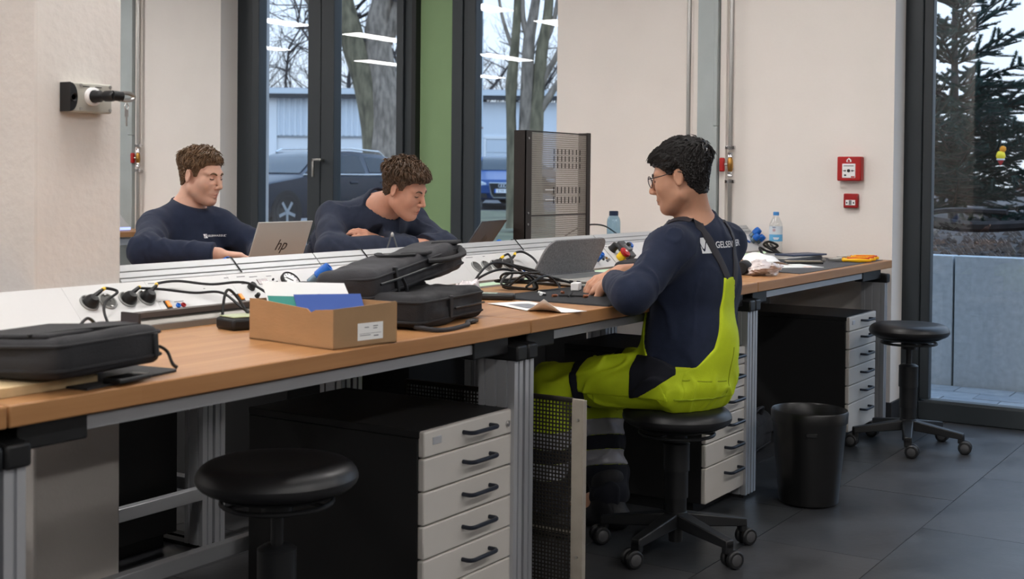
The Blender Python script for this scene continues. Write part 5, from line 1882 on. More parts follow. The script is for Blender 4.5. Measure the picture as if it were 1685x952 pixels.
def face_bits(Hp, R, parent, brow_mat, hfn, brow=True):
    """eyebrows, lash lines and irises laid on the face"""
    def W(q):
        return np.asarray(Hp) + R @ np.asarray(q, float)
    lash = mat('eyelash_dark', (40, 30, 26), 0.7)
    for s in (1, -1):
        if brow:
            pts = []
            for y, z in ((0.014, 0.0135), (0.024, 0.0185), (0.036, 0.0195), (0.047, 0.0135)):
                q = A3(0.12, s * y, z)
                for _ in range(20):
                    q = q - A3(1, 0, 0) * hfn(q[None])[0] * 0.8
                pts.append(W(q + A3(0.0006, 0, 0)))
            MB().tube(smooth_path(pts, 4), [0.0028, 0.0034, 0.0037, 0.0038, 0.0038, 0.0038, 0.0037, 0.0034, 0.0031, 0.0027, 0.0023, 0.0018, 0.001], 6).build('eyebrow', brow_mat, parent, smooth=True)
        pts = []
        for y, z in ((0.0185, -0.0075), (0.025, -0.0078), (0.032, -0.0082), (0.039, -0.0076), (0.0445, -0.0055)):
            q = A3(0.12, s * y, z)
            for _ in range(24):
                q = q - A3(1, 0, 0) * hfn(q[None])[0] * 0.8
            pts.append(W(q + A3(0.0003, 0, 0)))
        MB().tube(smooth_path(pts, 3), 0.0019, 5).build('eyelash', lash, parent, smooth=True)
    pts = []
    for y in (-0.0225, -0.012, 0.0, 0.012, 0.0225):
        q = A3(0.12, y, -0.0780 - abs(y) * 0.02)
        for _ in range(24):
            q = q - A3(1, 0, 0) * hfn(q[None])[0] * 0.8
        pts.append(W(q))
    MB().tube(smooth_path(pts, 3), 0.0013, 5).build('mouth_line', mat('mouth_dark', (112, 60, 54), 0.7), parent, smooth=True)

def lips(Hp, R, parent, hfn, col):
    m = mat('lip_%d_%d_%d' % col, col, 0.5)
    def fn(q):
        q = warp(q)
        ay = np.abs(q[..., 1])
        mm = np.stack([q[..., 0], ay, q[..., 2]], -1)
        a = sd_cap(mm, (0.0988, 0, -0.0668), (0.087, 0.0225, -0.0702), 0.0056, 0.0022)
        b = sd_cap(mm, (0.0968, 0, -0.0778), (0.087, 0.019, -0.0742), 0.0064, 0.0024)
        d = np.minimum(a, b)
        return smax(d, -sd_cap(mm, (0.106, 0, -0.0722), (0.090, 0.027, -0.0722), 0.0018), 0.001)
    v, f = sparse_mesh(fn, (0.07, -0.035, -0.102), (0.12, 0.035, -0.05), 0.0014, B=4)
    v = np.asarray(Hp) + v @ R.T
    me = np_mesh('lips', v, f)
    me.materials.append(m)
    o = bpy.data.objects.new('lips', me)
    COL.objects.link(o)
    o.parent = parent

def person(label, spec):
    t = empty('person', tuple(spec['pelvis'] * A3(1, 1, 0)))
    inv = Matrix.Translation(-Vector(t.location))
    tag(t, label, 'person')
    S = spec
    Hp, R = S['head'], S['R']
    sk = S['skin']
    side = unit(S['shL'] - S['shR'])
    hs = S.get('hs', 0.88)
    Rs = R * hs
    hl = lambda q: head_sdf(q, S.get('jaw', 1.0), S.get('nose', 1.0))
    bones = []
    nb = S['neck']
    top = Hp + Rs @ A3(-0.030, 0, -0.055)
    bones.append(('cap', top, nb - A3(0, 0, 0.02), 0.0455, 0.050, 0.03))
    for sh in (S['shL'], S['shR']):
        bones.append(('cap', nb - A3(0, 0, 0.045), sh - A3(0, 0, 0.01), 0.042, 0.045, 0.02))
    bones.append(('ecap', S['chest'], S['pelvis'] + A3(0, 0, 0.08), 0.145, 0.098, 0.125, 0.092, side, 0.05))
    bones.append(('ecap', S['pelvis'] + A3(0, 0, 0.05), S['pelvis'] - A3(0, 0, 0.01), 0.14, 0.10, 0.145, 0.10, side, 0.05))
    bones.append(('ecap', nb - A3(0, 0, 0.05), S['chest'], 0.12, 0.085, 0.145, 0.098, side, 0.05))
    for k in 'LR':
        bones += [('cap', S['sh' + k], S['el' + k], 0.049, 0.040, 0.03), ('cap', S['el' + k], S['wr' + k], 0.041, 0.027, 0.02)]
        bones += [('cap', S['hip' + k], S['kn' + k], 0.078, 0.052, 0.04), ('cap', S['kn' + k], S['an' + k], 0.052, 0.036, 0.03), ('cap', S['an' + k], S['toe' + k], 0.036, 0.03, 0.02)]
    hands = {}
    for k in 'LR':
        hands[k] = hand_prims(S['wr' + k], *S['hand' + k][:2], S['hand' + k][2], S['hand' + k][3], **S['hand' + k][4])
    def body(p):
        d = union(p, bones)
        c, rad = chunk_of(p)
        if np.linalg.norm(c[0] - Hp) - rad < 0.24:
            d = smin(d, hs * hl((p - Hp) @ R / hs), 0.02)
        for k in 'LR':
            if np.linalg.norm(c[0] - S['wr' + k]) - rad < 0.26:
                d = union(p, hands[k], d)
        return d
    pts = np.array([S[k] for k in ('head', 'pelvis', 'shL', 'shR', 'elL', 'elR', 'wrL', 'wrR', 'knL', 'knR', 'anL', 'anR', 'toeL', 'toeR')])
    lo, hi = pts.min(0) - 0.2, pts.max(0) + 0.2
    bodymesh('body', body, lo, hi, S.get('h', 0.0047), sk, t)
    lips(Hp, Rs, t, hl, S['lip'])
    face_bits(Hp, Rs, t, S['browm'], hl)
    hair_mesh('hair', Hp, Rs, S['hair'], S['hairm'], t, S.get('seed', 1))
    # sweatshirt
    sw = []
    sw.append(('ecap', nb - A3(0, 0, 0.075), S['chest'], 0.135, 0.105, 0.178, 0.125, side, 0.05))
    sw.append(('ecap', S['chest'], S['pelvis'] + A3(0, 0, 0.10), 0.178, 0.125, 0.165, 0.125, side, 0.05))
    sw.append(('ecap', S['pelvis'] + A3(0, 0, 0.12), S['pelvis'] + A3(0, 0, 0.02), 0.168, 0.13, 0.165, 0.125, side, 0.04))
    for k in 'LR':
        sw.append(('cap', nb - A3(0, 0, 0.040), S['sh' + k], 0.062, 0.064, 0.05))
        sl = S.get('sleeve' + k, 0.95)
        wr = S['el' + k] + (S['wr' + k] - S['el' + k]) * sl
        sw.append(('cap', S['sh' + k], S['el' + k], 0.064, 0.058, 0.035))
        sw.append(('cap', S['el' + k], wr, 0.061, 0.044, 0.025))
        cd = unit(wr - S['el' + k])
        sw.append(('cap', wr - cd * 0.05, wr - cd * 0.012, 0.0425, 0.040, 0.012))
    sl_ = [unit(S['el' + k] - S['sh' + k]) for k in 'LR']
    fl_ = [unit(S['wr' + k] - S['el' + k]) for k in 'LR']
    seed = S.get('seed', 1) * 13
    def sweat(p):
        d = union(p, sw)
        # folds: across the sleeves, bunched at the elbow, loose waves on the trunk
        c, crad = chunk_of(p)
        for i, k in enumerate('LR'):
            if min(seg_far(c, S['sh' + k], S['el' + k]), seg_far(c, S['el' + k], S['wr' + k])) - crad > 0.13:
                continue
            for a, ax, ln in ((S['sh' + k], sl_[i], np.linalg.norm(S['el' + k] - S['sh' + k])), (S['el' + k], fl_[i], np.linalg.norm(S['wr' + k] - S['el' + k]))):
                q = p - a
                tt = q @ ax
                rad = np.linalg.norm(q - tt[..., None] * ax, axis=-1)
                wgt = np.clip(1.3 - rad / 0.085, 0, 1) * np.clip((tt + 0.04) / 0.05, 0, 1) * np.clip((ln + 0.03 - tt) / 0.05, 0, 1)
                ph = tt * 105 + 2.2 * fbm(q, 16, seed + i, 1) + 5 * (q @ A3(0.3, 0.5, 0.8)) * 9
                el = np.exp(-((tt - (ln if a is S['sh' + k] else 0)) / 0.08) ** 2)
                d = d - wgt * (0.0004 + 0.0030 * el) * np.sin(ph + 3.0 * fbm(q, 40, seed + 9 + i, 1)) - wgt * 0.0022 * fbm(q, 60, seed + 20 + i, 2)
        d = d + 0.0048 * fbm(p * A3(1, 1, 0.55), 24, seed + 7, 3) - 0.0055 * np.exp(-(fbm(p * A3(1, 1, 0.6), 30, seed + 31, 2) / 0.16) ** 2) * np.clip(0.5 + fbm(p, 14, seed + 32, 1), 0, 1)
        # neckline
        ax = unit(top - nb)
        tt = (p - nb) @ ax
        rr = np.linalg.norm((p - nb) - tt[..., None] * ax, axis=-1)
        rim = smax(rr - 0.066, np.abs(tt - 0.014) - 0.015, 0.008)
        d = smin(d, rim, 0.012)
        d = smax(d, -np.maximum(np.maximum(rr - 0.0555, -(tt + 0.01)), tt - 0.10), 0.006)
        d = np.where(rr < 0.085, smax(d, tt - 0.032, 0.006), d)
        # open cuffs: flat end
        for k, cd in zip('LR', fl_):
            wr = S['el' + k] + (S['wr' + k] - S['el' + k]) * S.get('sleeve' + k, 0.95)
            q = p - wr
            near = np.linalg.norm(q, axis=-1) < 0.075
            d = np.where(near, np.maximum(d, q @ cd), d)
        return d
    sweater = bodymesh('sweatshirt', sweat, lo, hi, S.get('hc', 0.0062), S['cloth'], t)
    # trousers and shoes
    tr = [('ecap', S['pelvis'] + A3(0, 0, 0.09), S['pelvis'] - A3(0, 0, 0.01), 0.158, 0.118, 0.165, 0.118, side, 0.05)]
    g = S.get('baggy', 1.0)
    for k in 'LR':
        tr += [('cap', S['hip' + k], S['kn' + k], 0.094 * g, 0.070 * g, 0.05), ('cap', S['kn' + k], S['an' + k], 0.068 * g, 0.058 * g, 0.03)]
    def trousers(p):
        d = union(p, tr)
        d = d - 0.007 * np.exp(-(fbm(p, 26, seed + 33, 2) / 0.18) ** 2) + 0.007 * fbm(p, 24, seed + 3, 2) + 0.004 * np.sin(p @ A3(30, 45, 60) + 3 * fbm(p, 9, seed + 4, 1))
        return np.maximum(d, -(p[..., 2] - 0.085))
    tb = np.array([S[k] for k in ('pelvis', 'knL', 'knR', 'anL', 'anR', 'hipL', 'hipR')])
    tro = bodymesh('trousers', trousers, tb.min(0) - 0.2, tb.max(0) + 0.2, 0.0065, S['trouserm'], t)
    for k in 'LR':
        a, b = S['an' + k], S['toe' + k]
        fd = unit((b - a) * A3(1, 1, 0))
        def shoe(p, a=a, fd=fd):
            g0 = A3(a[0], a[1], 0)
            d = sd_ecap(p, g0 + fd * -0.045 + A3(0, 0, 0.042), g0 + fd * 0.15 + A3(0, 0, 0.036), 0.040, 0.042, 0.044, 0.034, np.cross(fd, A3(0, 0, 1)))
            d = smin(d, sd_cap(p, a - A3(0, 0, 0.02), a + A3(0, 0, 0.06), 0.056, 0.058), 0.03)
            return np.maximum(d, -(p[..., 2] - 0.004))
        c = A3(a[0], a[1], 0)
        bodymesh('shoe', shoe, c - 0.24, c + A3(0.24, 0.24, 0.2), 0.006, mat('black_boot', (22, 23, 28), 0.6, bump=0.2, bscale=100), t)
    # everything was modelled in world axes: bring it under the root
    for o in t.children:
        o.matrix_parent_inverse = inv
    return t, sweat, trousers, inv

def finish(t, inv):
    for o in t.children:
        o.matrix_parent_inverse = inv

SK1 = skin_mat('fair_skin', (214, 168, 146))
SK2 = skin_mat('rosy_skin', (204, 150, 126))
SK3 = skin_mat('tan_skin', (190, 142, 116))
HB = mat('brown_hair', (104, 80, 58), 0.5, var=0.35, vscale=60, spec=0.4)
HB2 = mat('dark_brown_hair', (84, 64, 48), 0.45, var=0.35, vscale=60, spec=0.4)
HK = mat('black_hair', (26, 22, 21), 0.46, var=0.25, vscale=60, spec=0.5)

# --- boy at the left, typing on the silver laptop
RH = head_R(279, 12, 0)
b1 = dict(head=A3(2.325, 1.995, 1.183), R=RH, neck=A3(2.312, 2.07, 1.042), chest=A3(2.30, 2.07, 0.86), pelvis=A3(2.33, 2.14, 0.56),
          shL=A3(2.425, 2.005, 0.972), shR=A3(2.145, 2.06, 0.972), elL=A3(2.48, 1.80, 0.880), elR=A3(1.945, 1.885, 0.89), wrL=A3(2.31, 1.66, 0.878), wrR=A3(2.085, 1.655, 0.886),
          hipL=A3(2.42, 2.10, 0.53), hipR=A3(2.24, 2.10, 0.53), knL=A3(2.44, 1.68, 0.52), knR=A3(2.22, 1.68, 0.52), anL=A3(2.44, 1.72, 0.10), anR=A3(2.22, 1.74, 0.10), toeL=A3(2.44, 1.58, 0.05), toeR=A3(2.22, 1.60, 0.05),
          handL=(A3(-0.6, -0.8, -0.05), A3(0, 0, 1), 1, (0.35, 0.3, 0.3, 0.35), {}), handR=(A3(0.70, -0.72, -0.06), A3(0, 0.1, 1), -1, (0.35, 0.32, 0.32, 0.35), {}),
          skin=SK1, lip=(186, 116, 104), browm=HB, hairm=HB, cloth=NAVY, trouserm=JEANS, seed=3,
          hair=dict(line=([-0.13, -0.06, -0.035, -0.022, 0.002, 0.012, 0.028, 0.038, 0.058, 0.072, 0.12], [-0.075, -0.068, -0.045, 0.012, 0.012, -0.012, -0.008, 0.03, 0.052, 0.064, 0.066]), side=0.005, top=0.015, front=0.0, n=1700, len=(0.012, 0.038), lift=0.4, mess=0.035, comb=(-0.02, -0.05, 0.0), flow=(0.4, 1, 0.6), r=0.003))
p1, sw1, tr1, inv1 = person('boy in navy sweatshirt sitting at the left, looking down at a silver laptop', b1)

# --- boy in the middle, leaning on folded arms
RH = head_R(279, 23, 4)
b2 = dict(head=A3(2.765, 1.315, 1.136), R=RH, neck=A3(2.785, 1.475, 1.068), chest=A3(2.83, 1.62, 0.89), pelvis=A3(2.90, 1.98, 0.56),
          shL=A3(2.975, 1.45, 0.995), shR=A3(2.665, 1.60, 1.005), elL=A3(2.935, 1.245, 0.885), elR=A3(2.50, 1.47, 0.890), wrL=A3(2.70, 1.385, 0.915), wrR=A3(2.80, 1.265, 0.900),
          hipL=A3(2.99, 1.97, 0.53), hipR=A3(2.81, 1.99, 0.53), knL=A3(2.98, 1.55, 0.52), knR=A3(2.76, 1.56, 0.52), anL=A3(2.98, 1.62, 0.10), anR=A3(2.76, 1.64, 0.10), toeL=A3(2.98, 1.48, 0.05), toeR=A3(2.76, 1.50, 0.05),
          handL=(A3(-0.85, 0.25, 0.40), A3(0.35, -0.75, 0.55), 1, (0.35, 0.32, 0.34, 0.4), dict(s=0.95)), handR=(A3(0.75, -0.62, -0.08), A3(0, 0, 1), -1, (0.14, 0.12, 0.12, 0.16), {}),
          skin=SK2, lip=(172, 98, 88), browm=HB2, hairm=HB2, cloth=NAVY2, trouserm=JEANS, seed=5, jaw=1.1, sleeveL=0.97, sleeveR=0.96,
          hair=dict(line=([-0.13, -0.06, -0.035, -0.022, 0.002, 0.012, 0.026, 0.034, 0.056, 0.07, 0.12], [-0.07, -0.062, -0.04, 0.012, 0.012, -0.006, 0.0, 0.03, 0.050, 0.060, 0.060]), side=0.007, top=0.021, front=0.004, n=1700, len=(0.014, 0.040), lift=0.5, mess=0.05, comb=(0.02, -0.02, 0.0), r=0.0032))
p2, sw2, tr2, inv2 = person('boy in dark slate sweatshirt leaning on folded arms over the far bench', b2)

# --- man with glasses on the stool, back to the camera
RH = head_R(101, 13, 0)
m3 = dict(head=A3(2.395, -0.055, 1.192), R=RH, neck=A3(2.462, -0.088, 1.035), chest=A3(2.45, -0.085, 0.86), pelvis=A3(2.43, -0.085, 0.56),
          shL=A3(2.275, -0.085, 0.965), shR=A3(2.635, -0.105, 0.968), elL=A3(2.075, -0.055, 0.835), elR=A3(2.76, 0.03, 0.865), wrL=A3(2.285, 0.125, 0.853), wrR=A3(2.465, 0.19, 0.868),
          hipL=A3(2.345, -0.055, 0.548), hipR=A3(2.53, -0.055, 0.548), knL=A3(2.285, 0.35, 0.505), knR=A3(2.59, 0.33, 0.49), anL=A3(2.31, 0.36, 0.10), anR=A3(2.51, 0.255, 0.11), toeL=A3(2.30, 0.48, 0.05), toeR=A3(2.50, 0.37, 0.05),
          handL=(A3(0.45, 0.85, -0.28), A3(-0.55, -0.05, 0.8), -1, (0.42, 0.46, 0.5, 0.5), dict(tcurl=0.5)), handR=(A3(-0.82, 0.45, -0.25), A3(0.15, -0.2, 1), 1, (0.4, 0.42, 0.45, 0.5), dict(tcurl=0.4)),
          skin=SK3, lip=(170, 112, 98), browm=HK, hairm=HK, cloth=NAVY, trouserm=HIVIS, seed=8, h=0.0042, hc=0.0055, sleeveL=0.93, sleeveR=0.62, baggy=1.0,
          hair=dict(line=([-0.13, -0.06, -0.035, -0.022, 0.002, 0.010, 0.024, 0.034, 0.06, 0.076, 0.12], [-0.082, -0.075, -0.05, 0.014, 0.014, 0.0, 0.006, 0.02, 0.044, 0.052, 0.052]), side=0.006, top=0.026, front=-0.004, n=1700, len=(0.012, 0.036), lift=0.22, mess=0.02, comb=(0.05, 0, 0.0), flow=(1, 0.6, 0.7), crown=(-0.075, 0.0, 0.10), r=0.0032))
p3, sw3, tr3, inv3 = person('man with glasses in navy sweatshirt and hi-vis yellow dungarees on a stool', m3)

def patch(name, base, off, region, lo, hi, h, material, parent):
    def fn(p):
        return np.maximum(base(p) - off, region(p))
    o = bodymesh(name, fn, lo, hi, h, material, parent)
    return o

def man_clothes():
    S = m3
    P0 = S['pelvis']
    fw = A3(math.cos(math.radians(88)), math.sin(math.radians(88)), 0)     # where the trunk faces
    lf = A3(-fw[1], fw[0], 0)
    side_ = unit(S['shL'] - S['shR'])
    core = [('ecap', S['neck'] - A3(0, 0, 0.075), S['chest'], 0.135, 0.105, 0.178, 0.125, side_, 0.05), ('ecap', S['chest'], P0 + A3(0, 0, 0.10), 0.178, 0.125, 0.165, 0.125, side_, 0.05), ('ecap', P0 + A3(0, 0, 0.12), P0 + A3(0, 0, 0.02), 0.168, 0.13, 0.165, 0.125, side_, 0.04)]
    def both(p):
        d = union(p, core) + 0.0048 * fbm(p * A3(1, 1, 0.55), 24, S['seed'] * 13 + 7, 3)
        return smin(d, tr3(p), 0.02)
    def loc(p):
        q = p - P0
        return q @ fw, q @ lf, q[..., 2]
    # waist band of the dungarees and the tapering back piece
    def back(p):
        u, s, z = loc(p)
        w = np.interp(z, [-0.02, 0.03, 0.06, 0.10, 0.20, 0.315], [0.17, 0.16, 0.125, 0.085, 0.055, 0.027])
        return np.maximum(np.maximum(np.abs(s) - w, u - 0.0), np.maximum(z - 0.315, -0.06 - z))
    patch('back_bib', both, 0.006, back, P0 + A3(-0.25, -0.22, -0.1), P0 + A3(0.25, 0.1, 0.36), 0.0045, HIVIS, p3)
    def front(p):
        u, s, z = loc(p)
        e = np.interp(z, [-0.05, 0.02, 0.06, 0.10, 0.16, 0.30], [-0.02, 0.02, 0.055, 0.08, 0.10, 0.12])
        return np.maximum(e - u, np.maximum(z - 0.30, -0.06 - z))
    patch('front_bib', both, 0.006, front, P0 + A3(-0.25, -0.05, -0.1), P0 + A3(0.25, 0.28, 0.34), 0.0045, HIVIS, p3)
    def waist(p):
        u, s, z = loc(p)
        return np.maximum(z - 0.045, -0.10 - z)
    patch('waistband', both, 0.0045, waist, P0 + A3(-0.25, -0.25, -0.13), P0 + A3(0.25, 0.25, 0.08), 0.0045, HIVIS, p3)
    # navy hip insert on his left
    def hip(p):
        u, s, z = loc(p)
        top = np.interp(u, [-0.05, 0.0, 0.05, 0.10], [0.035, 0.06, 0.075, 0.07])
        bot = np.interp(u, [-0.03, 0.02, 0.08, 0.14], [0.02, -0.02, -0.055, -0.07])
        return np.maximum(np.maximum(z - top, bot - z), np.maximum(np.maximum(-0.035 - u, u - 0.115), 0.05 - s))
    patch('hip_panel', both, 0.0085, hip, P0 + A3(-0.25, -0.2, -0.15), P0 + A3(0.05, 0.3, 0.15), 0.0045, NAVYK, p3)
    # black band round the left thigh
    def band(k, a, b, t0, t1):
        ax = unit(b - a)
        L = np.linalg.norm(b - a)
        def fn(p):
            tt = (p - a) @ ax
            rr = np.linalg.norm((p - a) - tt[..., None] * ax, axis=-1)
            return np.maximum(np.maximum(t0 * L - tt, tt - t1 * L), rr - 0.125)
        return fn
    kl, hl_ = S['knL'], S['hipL']
    box = lambda a, b: (np.minimum(a, b) - 0.13, np.maximum(a, b) + 0.13)
    patch('thigh_band', tr3, 0.004, band('L', hl_, kl, 0.66, 0.76), *box(hl_, kl), 0.004, NAVYK, p3)
    patch('thigh_band', tr3, 0.004, band('R', S['hipR'], S['knR'], 0.66, 0.76), *box(S['hipR'], S['knR']), 0.005, NAVYK, p3)
    for k in 'LR':
        a, b = S['kn' + k], S['an' + k]
        for t0, t1, m, nm in ((0.36, 0.50, REFL, 'reflective_band'), (0.50, 0.62, NAVYK, 'navy_leg_section'), (0.62, 0.75, REFL, 'reflective_band'), (0.75, 1.25, NAVYK, 'navy_leg_section')):
            patch(nm, tr3, 0.004, band(k, a, b, t0, t1), *box(a, b), 0.0045, m, p3)
    # straps over both shoulders, meeting on the back piece
    def strap_path(pts, w=0.032):
        q, _ = project(sw3, pts)
        dense = np.array([tuple(x) for x in smooth_path(list(q), 6)])
        pr, n = project(sw3, dense, 5)
        return list(pr + n * 0.003), list(n)
    strapm = mat('dark_elastic_strap', (46, 44, 50), 0.7, bump=0.1, bscale=300)
    top = P0 + A3(0, 0, 0)
    for s in (1, -1):
        pts = []
        for u, l, z in ((0.14, 0.06, 0.30), (0.13, 0.072, 0.38), (0.06, 0.082, 0.455), (-0.01, 0.082, 0.465), (-0.08, 0.070, 0.43), (-0.14, 0.048, 0.37), (-0.15, 0.030, 0.325), (-0.15, 0.013, 0.27)):
            pts.append(P0 + fw * u + lf * l * s + A3(0.015, 0, z))
        a, n = strap_path(pts)
        ribbon('shoulder_strap', a, n, 0.030, 0.0028, strapm, p3)
    # stitched seams and a belt loop
    seam = mat('hi_vis_seam', (148, 166, 16), 0.8)
    def stitch(pts, w=0.005):
        q, _ = project(both, [P0 + fw * u + lf * l + A3(0, 0, z) for u, l, z in pts])
        dense = np.array([tuple(x) for x in smooth_path(list(q), 6)])
        pr, n = project(both, dense, 5)
        ribbon('seam', list(pr + n * 0.0065), list(n), w, 0.0016, seam, p3)
    stitch([(-0.03, 0.17, -0.045), (-0.06, 0.15, -0.05), (-0.12, 0.08, -0.062), (-0.15, 0.01, -0.065)])
    stitch([(-0.05, 0.16, 0.006), (-0.08, 0.13, 0.003), (-0.11, 0.10, 0.0), (-0.15, 0.02, -0.005)])
    stitch([(-0.16, 0.012, 0.10), (-0.16, 0.01, 0.02), (-0.15, 0.008, -0.06)])
    finish(p3, inv3)
man_clothes()

def glasses():
    S = m3
    Hp, R = S['head'], S['R'] * S.get('hs', 0.88)
    W = lambda *q: Vector(Hp + R @ A3(*q))
    g = MB()
    for s in (1, -1):
        c = (0.104, s * 0.033, -0.004)
        ring = [W(c[0] - 0.25 * (abs(c[1] + s * 0.0 + 0.024 * math.cos(a)) - 0.033) ** 2 * 0, c[1] + 0.0245 * math.cos(a), c[2] + 0.0205 * math.sin(a)) for a in np.linspace(0, 2 * math.pi, 26, endpoint=False)]
        g.tube(ring, 0.0014, 6, closed=True)
        g.tube(smooth_path([W(0.103, s * 0.058, 0.004), W(0.094, s * 0.069, 0.006), W(0.05, s * 0.076, 0.006), W(0.0, s * 0.079, 0.010), W(-0.028, s * 0.083, 0.004)], 5), 0.0016, 6)
    g.tube(smooth_path([W(0.105, 0.0095, 0.002), W(0.108, 0, 0.005), W(0.105, -0.0095, 0.002)], 4), 0.0014, 6)
    fr = g.build('glasses', mat('dark_metal_frame', (36, 36, 42), 0.3, 0.6), p3, smooth=True)
    fr['label'] = 'thin dark wire-framed glasses'
    for s in (1, -1):
        l = MB()
        n = 22
        pts = [W(0.104, s * 0.033 + 0.0238 * math.cos(a), -0.004 + 0.0198 * math.sin(a)) for a in np.linspace(0, 2 * math.pi, n, endpoint=False)]
        l.add(pts, [tuple(range(n))])
        l.build('lens', thin_glass('lens_glass', (0.97, 0.98, 1.0), 1.6), fr)
    finish(p3, inv3)
glasses()

# --- prints on the sweatshirts
def print_on(parent, inv, fn, centre, right, up, view, items):
    """flat artwork wrapped onto a garment: items are meshes in a right/up plane"""
    for name, me, m in items:
        co = np.array([v.co for v in me.vertices])
        p = np.asarray(centre, float) + co[:, :1] * right + co[:, 1:2] * up + view * 0.05
        for _ in range(16):
            p = p - view * fn(p)[:, None] * 0.8
        out = p + view * (0.0012 + np.maximum(0, co[:, 2:3]))
        for v, p in zip(me.vertices, out):
            v.co = p
        me.materials.clear()
        me.materials.append(m)
        o = bpy.data.objects.new(name, me)
        COL.objects.link(o)
        o.parent = parent
        o.matrix_parent_inverse = inv
def logo_mesh(s):
    """white square with a dark S-shaped wave, built as two white halves"""
    mb = MB()
    n = 14
    def wave(t):          # the dark gap runs as an S across the square
        return 0.16 * math.sin((t - 0.5) * 5.0)
    L, Rr = [], []
    for i in range(n + 1):
        x = i / n
        y = 0.5 + 0.30 * math.sin((x - 0.5) * 7.0)
        L.append((x, y))
    gap = 0.085
    for i in range(n):
        (x0, y0), (x1, y1) = L[i], L[i + 1]
        for lo_, hi_, a, b in ((0, None, y0 - gap, y1 - gap), (1, None, y0 + gap, y1 + gap)):
            if lo_ == 0:
                q = [(x0, 0.0), (x1, 0.0), (x1, max(0.0, b)), (x0, max(0.0, a))]
            else:
                q = [(x0, min(1, a)), (x1, min(1, b)), (x1, 1.0), (x0, 1.0)]
            mb.add([((x - 0.5) * s, (y - 0.5) * s, 0) for x, y in q], [(0, 1, 2, 3)])
    return mb.mesh('logo')
up = A3(0, 0, 1)
fwm = A3(math.cos(math.radians(88)), math.sin(math.radians(88)), 0)
rtm = A3(fwm[1], -fwm[0], 0)          # his right, reading direction on the back
cb = m3['pelvis'] + A3(0.012, 0, 0.415)
print_on(p3, inv3, sw3, cb - rtm * 0.088, rtm, up, -fwm, [('logo_print', logo_mesh(0.048), LOGO)])
print_on(p3, inv3, sw3, cb + rtm * 0.056, rtm, up, -fwm, [('lettering', text_mesh('GELSENWASSER', 0.028, 0.0, True), LOGO)])
fb = unit(A3(math.cos(math.radians(283)), math.sin(math.radians(283)), 0))
rb = A3(-fb[1], fb[0], 0)             # reading direction on the chest: towards the wearer's left
cf = A3(2.325, 2.0, 0.938)
print_on(p1, inv1, sw1, cf - rb * 0.035, rb, up, fb, [('logo_print', logo_mesh(0.016), LOGO)])
print_on(p1, inv1, sw1, cf + rb * 0.012, rb, up, fb, [('lettering', text_mesh('GELSENWASSER', 0.0105, 0.0, True), LOGO)])
# ------------------------------------------------------------------ things on the benches
NYLON = mat('black_nylon', (34, 34, 37), 0.8, var=0.15, vscale=14, bump=0.35, bscale=420)
NYLON2 = mat('dark_grey_nylon', (46, 46, 50), 0.75, var=0.12, vscale=12, bump=0.35, bscale=420)
CABLE = mat('black_cable', (20, 20, 22), 0.5)
CARD = mat('brown_cardboard', (176, 136, 96), 0.85, var=0.06, vscale=9, stretch=(1, 1, 3), bump=0.1, bscale=60)
CARD_D = mat('brown_cardboard_end', (160, 128, 94), 0.85, var=0.08, vscale=9, bump=0.1, bscale=60)
SILV = mat('silver_laptop_shell', (172, 171, 167), 0.4, 0.3)
DKGREY = mat('dark_grey_shell', (88, 90, 94), 0.45, 0.1)

def rbag(name, label, loc, rot, size, material, seed, cat='bag', rough=0.004, r=0.03, piping=True, parts=None, h=0.0065):
    t = empty(name, loc)
    t.rotation_euler = rot
    tag(t, label, cat)
    hx, hy, hz = size[0] / 2, size[1] / 2, size[2] / 2
    def fn(p):
        d = sd_box(p, (0, 0, hz), (hx, hy, hz), r)
        sag = 0.10 * size[2] * (np.sin(p[..., 0] * 9 + seed) * np.cos(p[..., 1] * 8 + seed * 2))
        d = d + np.where(p[..., 2] > hz, sag * 0.6, 0) + rough * fbm(p, 30, seed, 3)
        return np.maximum(d, -(p[..., 2] - 0.001))
    soft('shell', fn, (-hx - 0.03, -hy - 0.03, -0.012), (hx + 0.03, hy + 0.03, size[2] + 0.04), h, material, t)
    if piping:
        for z in (size[2] * 0.78, size[2] * 0.22):
            rr = r * 0.9
            pts = []
            for cx, cy, a0 in ((hx - rr, hy - rr, 0), (-hx + rr, hy - rr, 90), (-hx + rr, -hy + rr, 180), (hx - rr, -hy + rr, 270)):
                for k in range(4):
                    a = math.radians(a0 + k * 30)
                    pts.append((cx + (rr + 0.001) * math.cos(a), cy + (rr + 0.001) * math.sin(a), z))
            MB().tube(pts, 0.0035, 6, closed=True).build('piping', material, t, smooth=True)
    return t

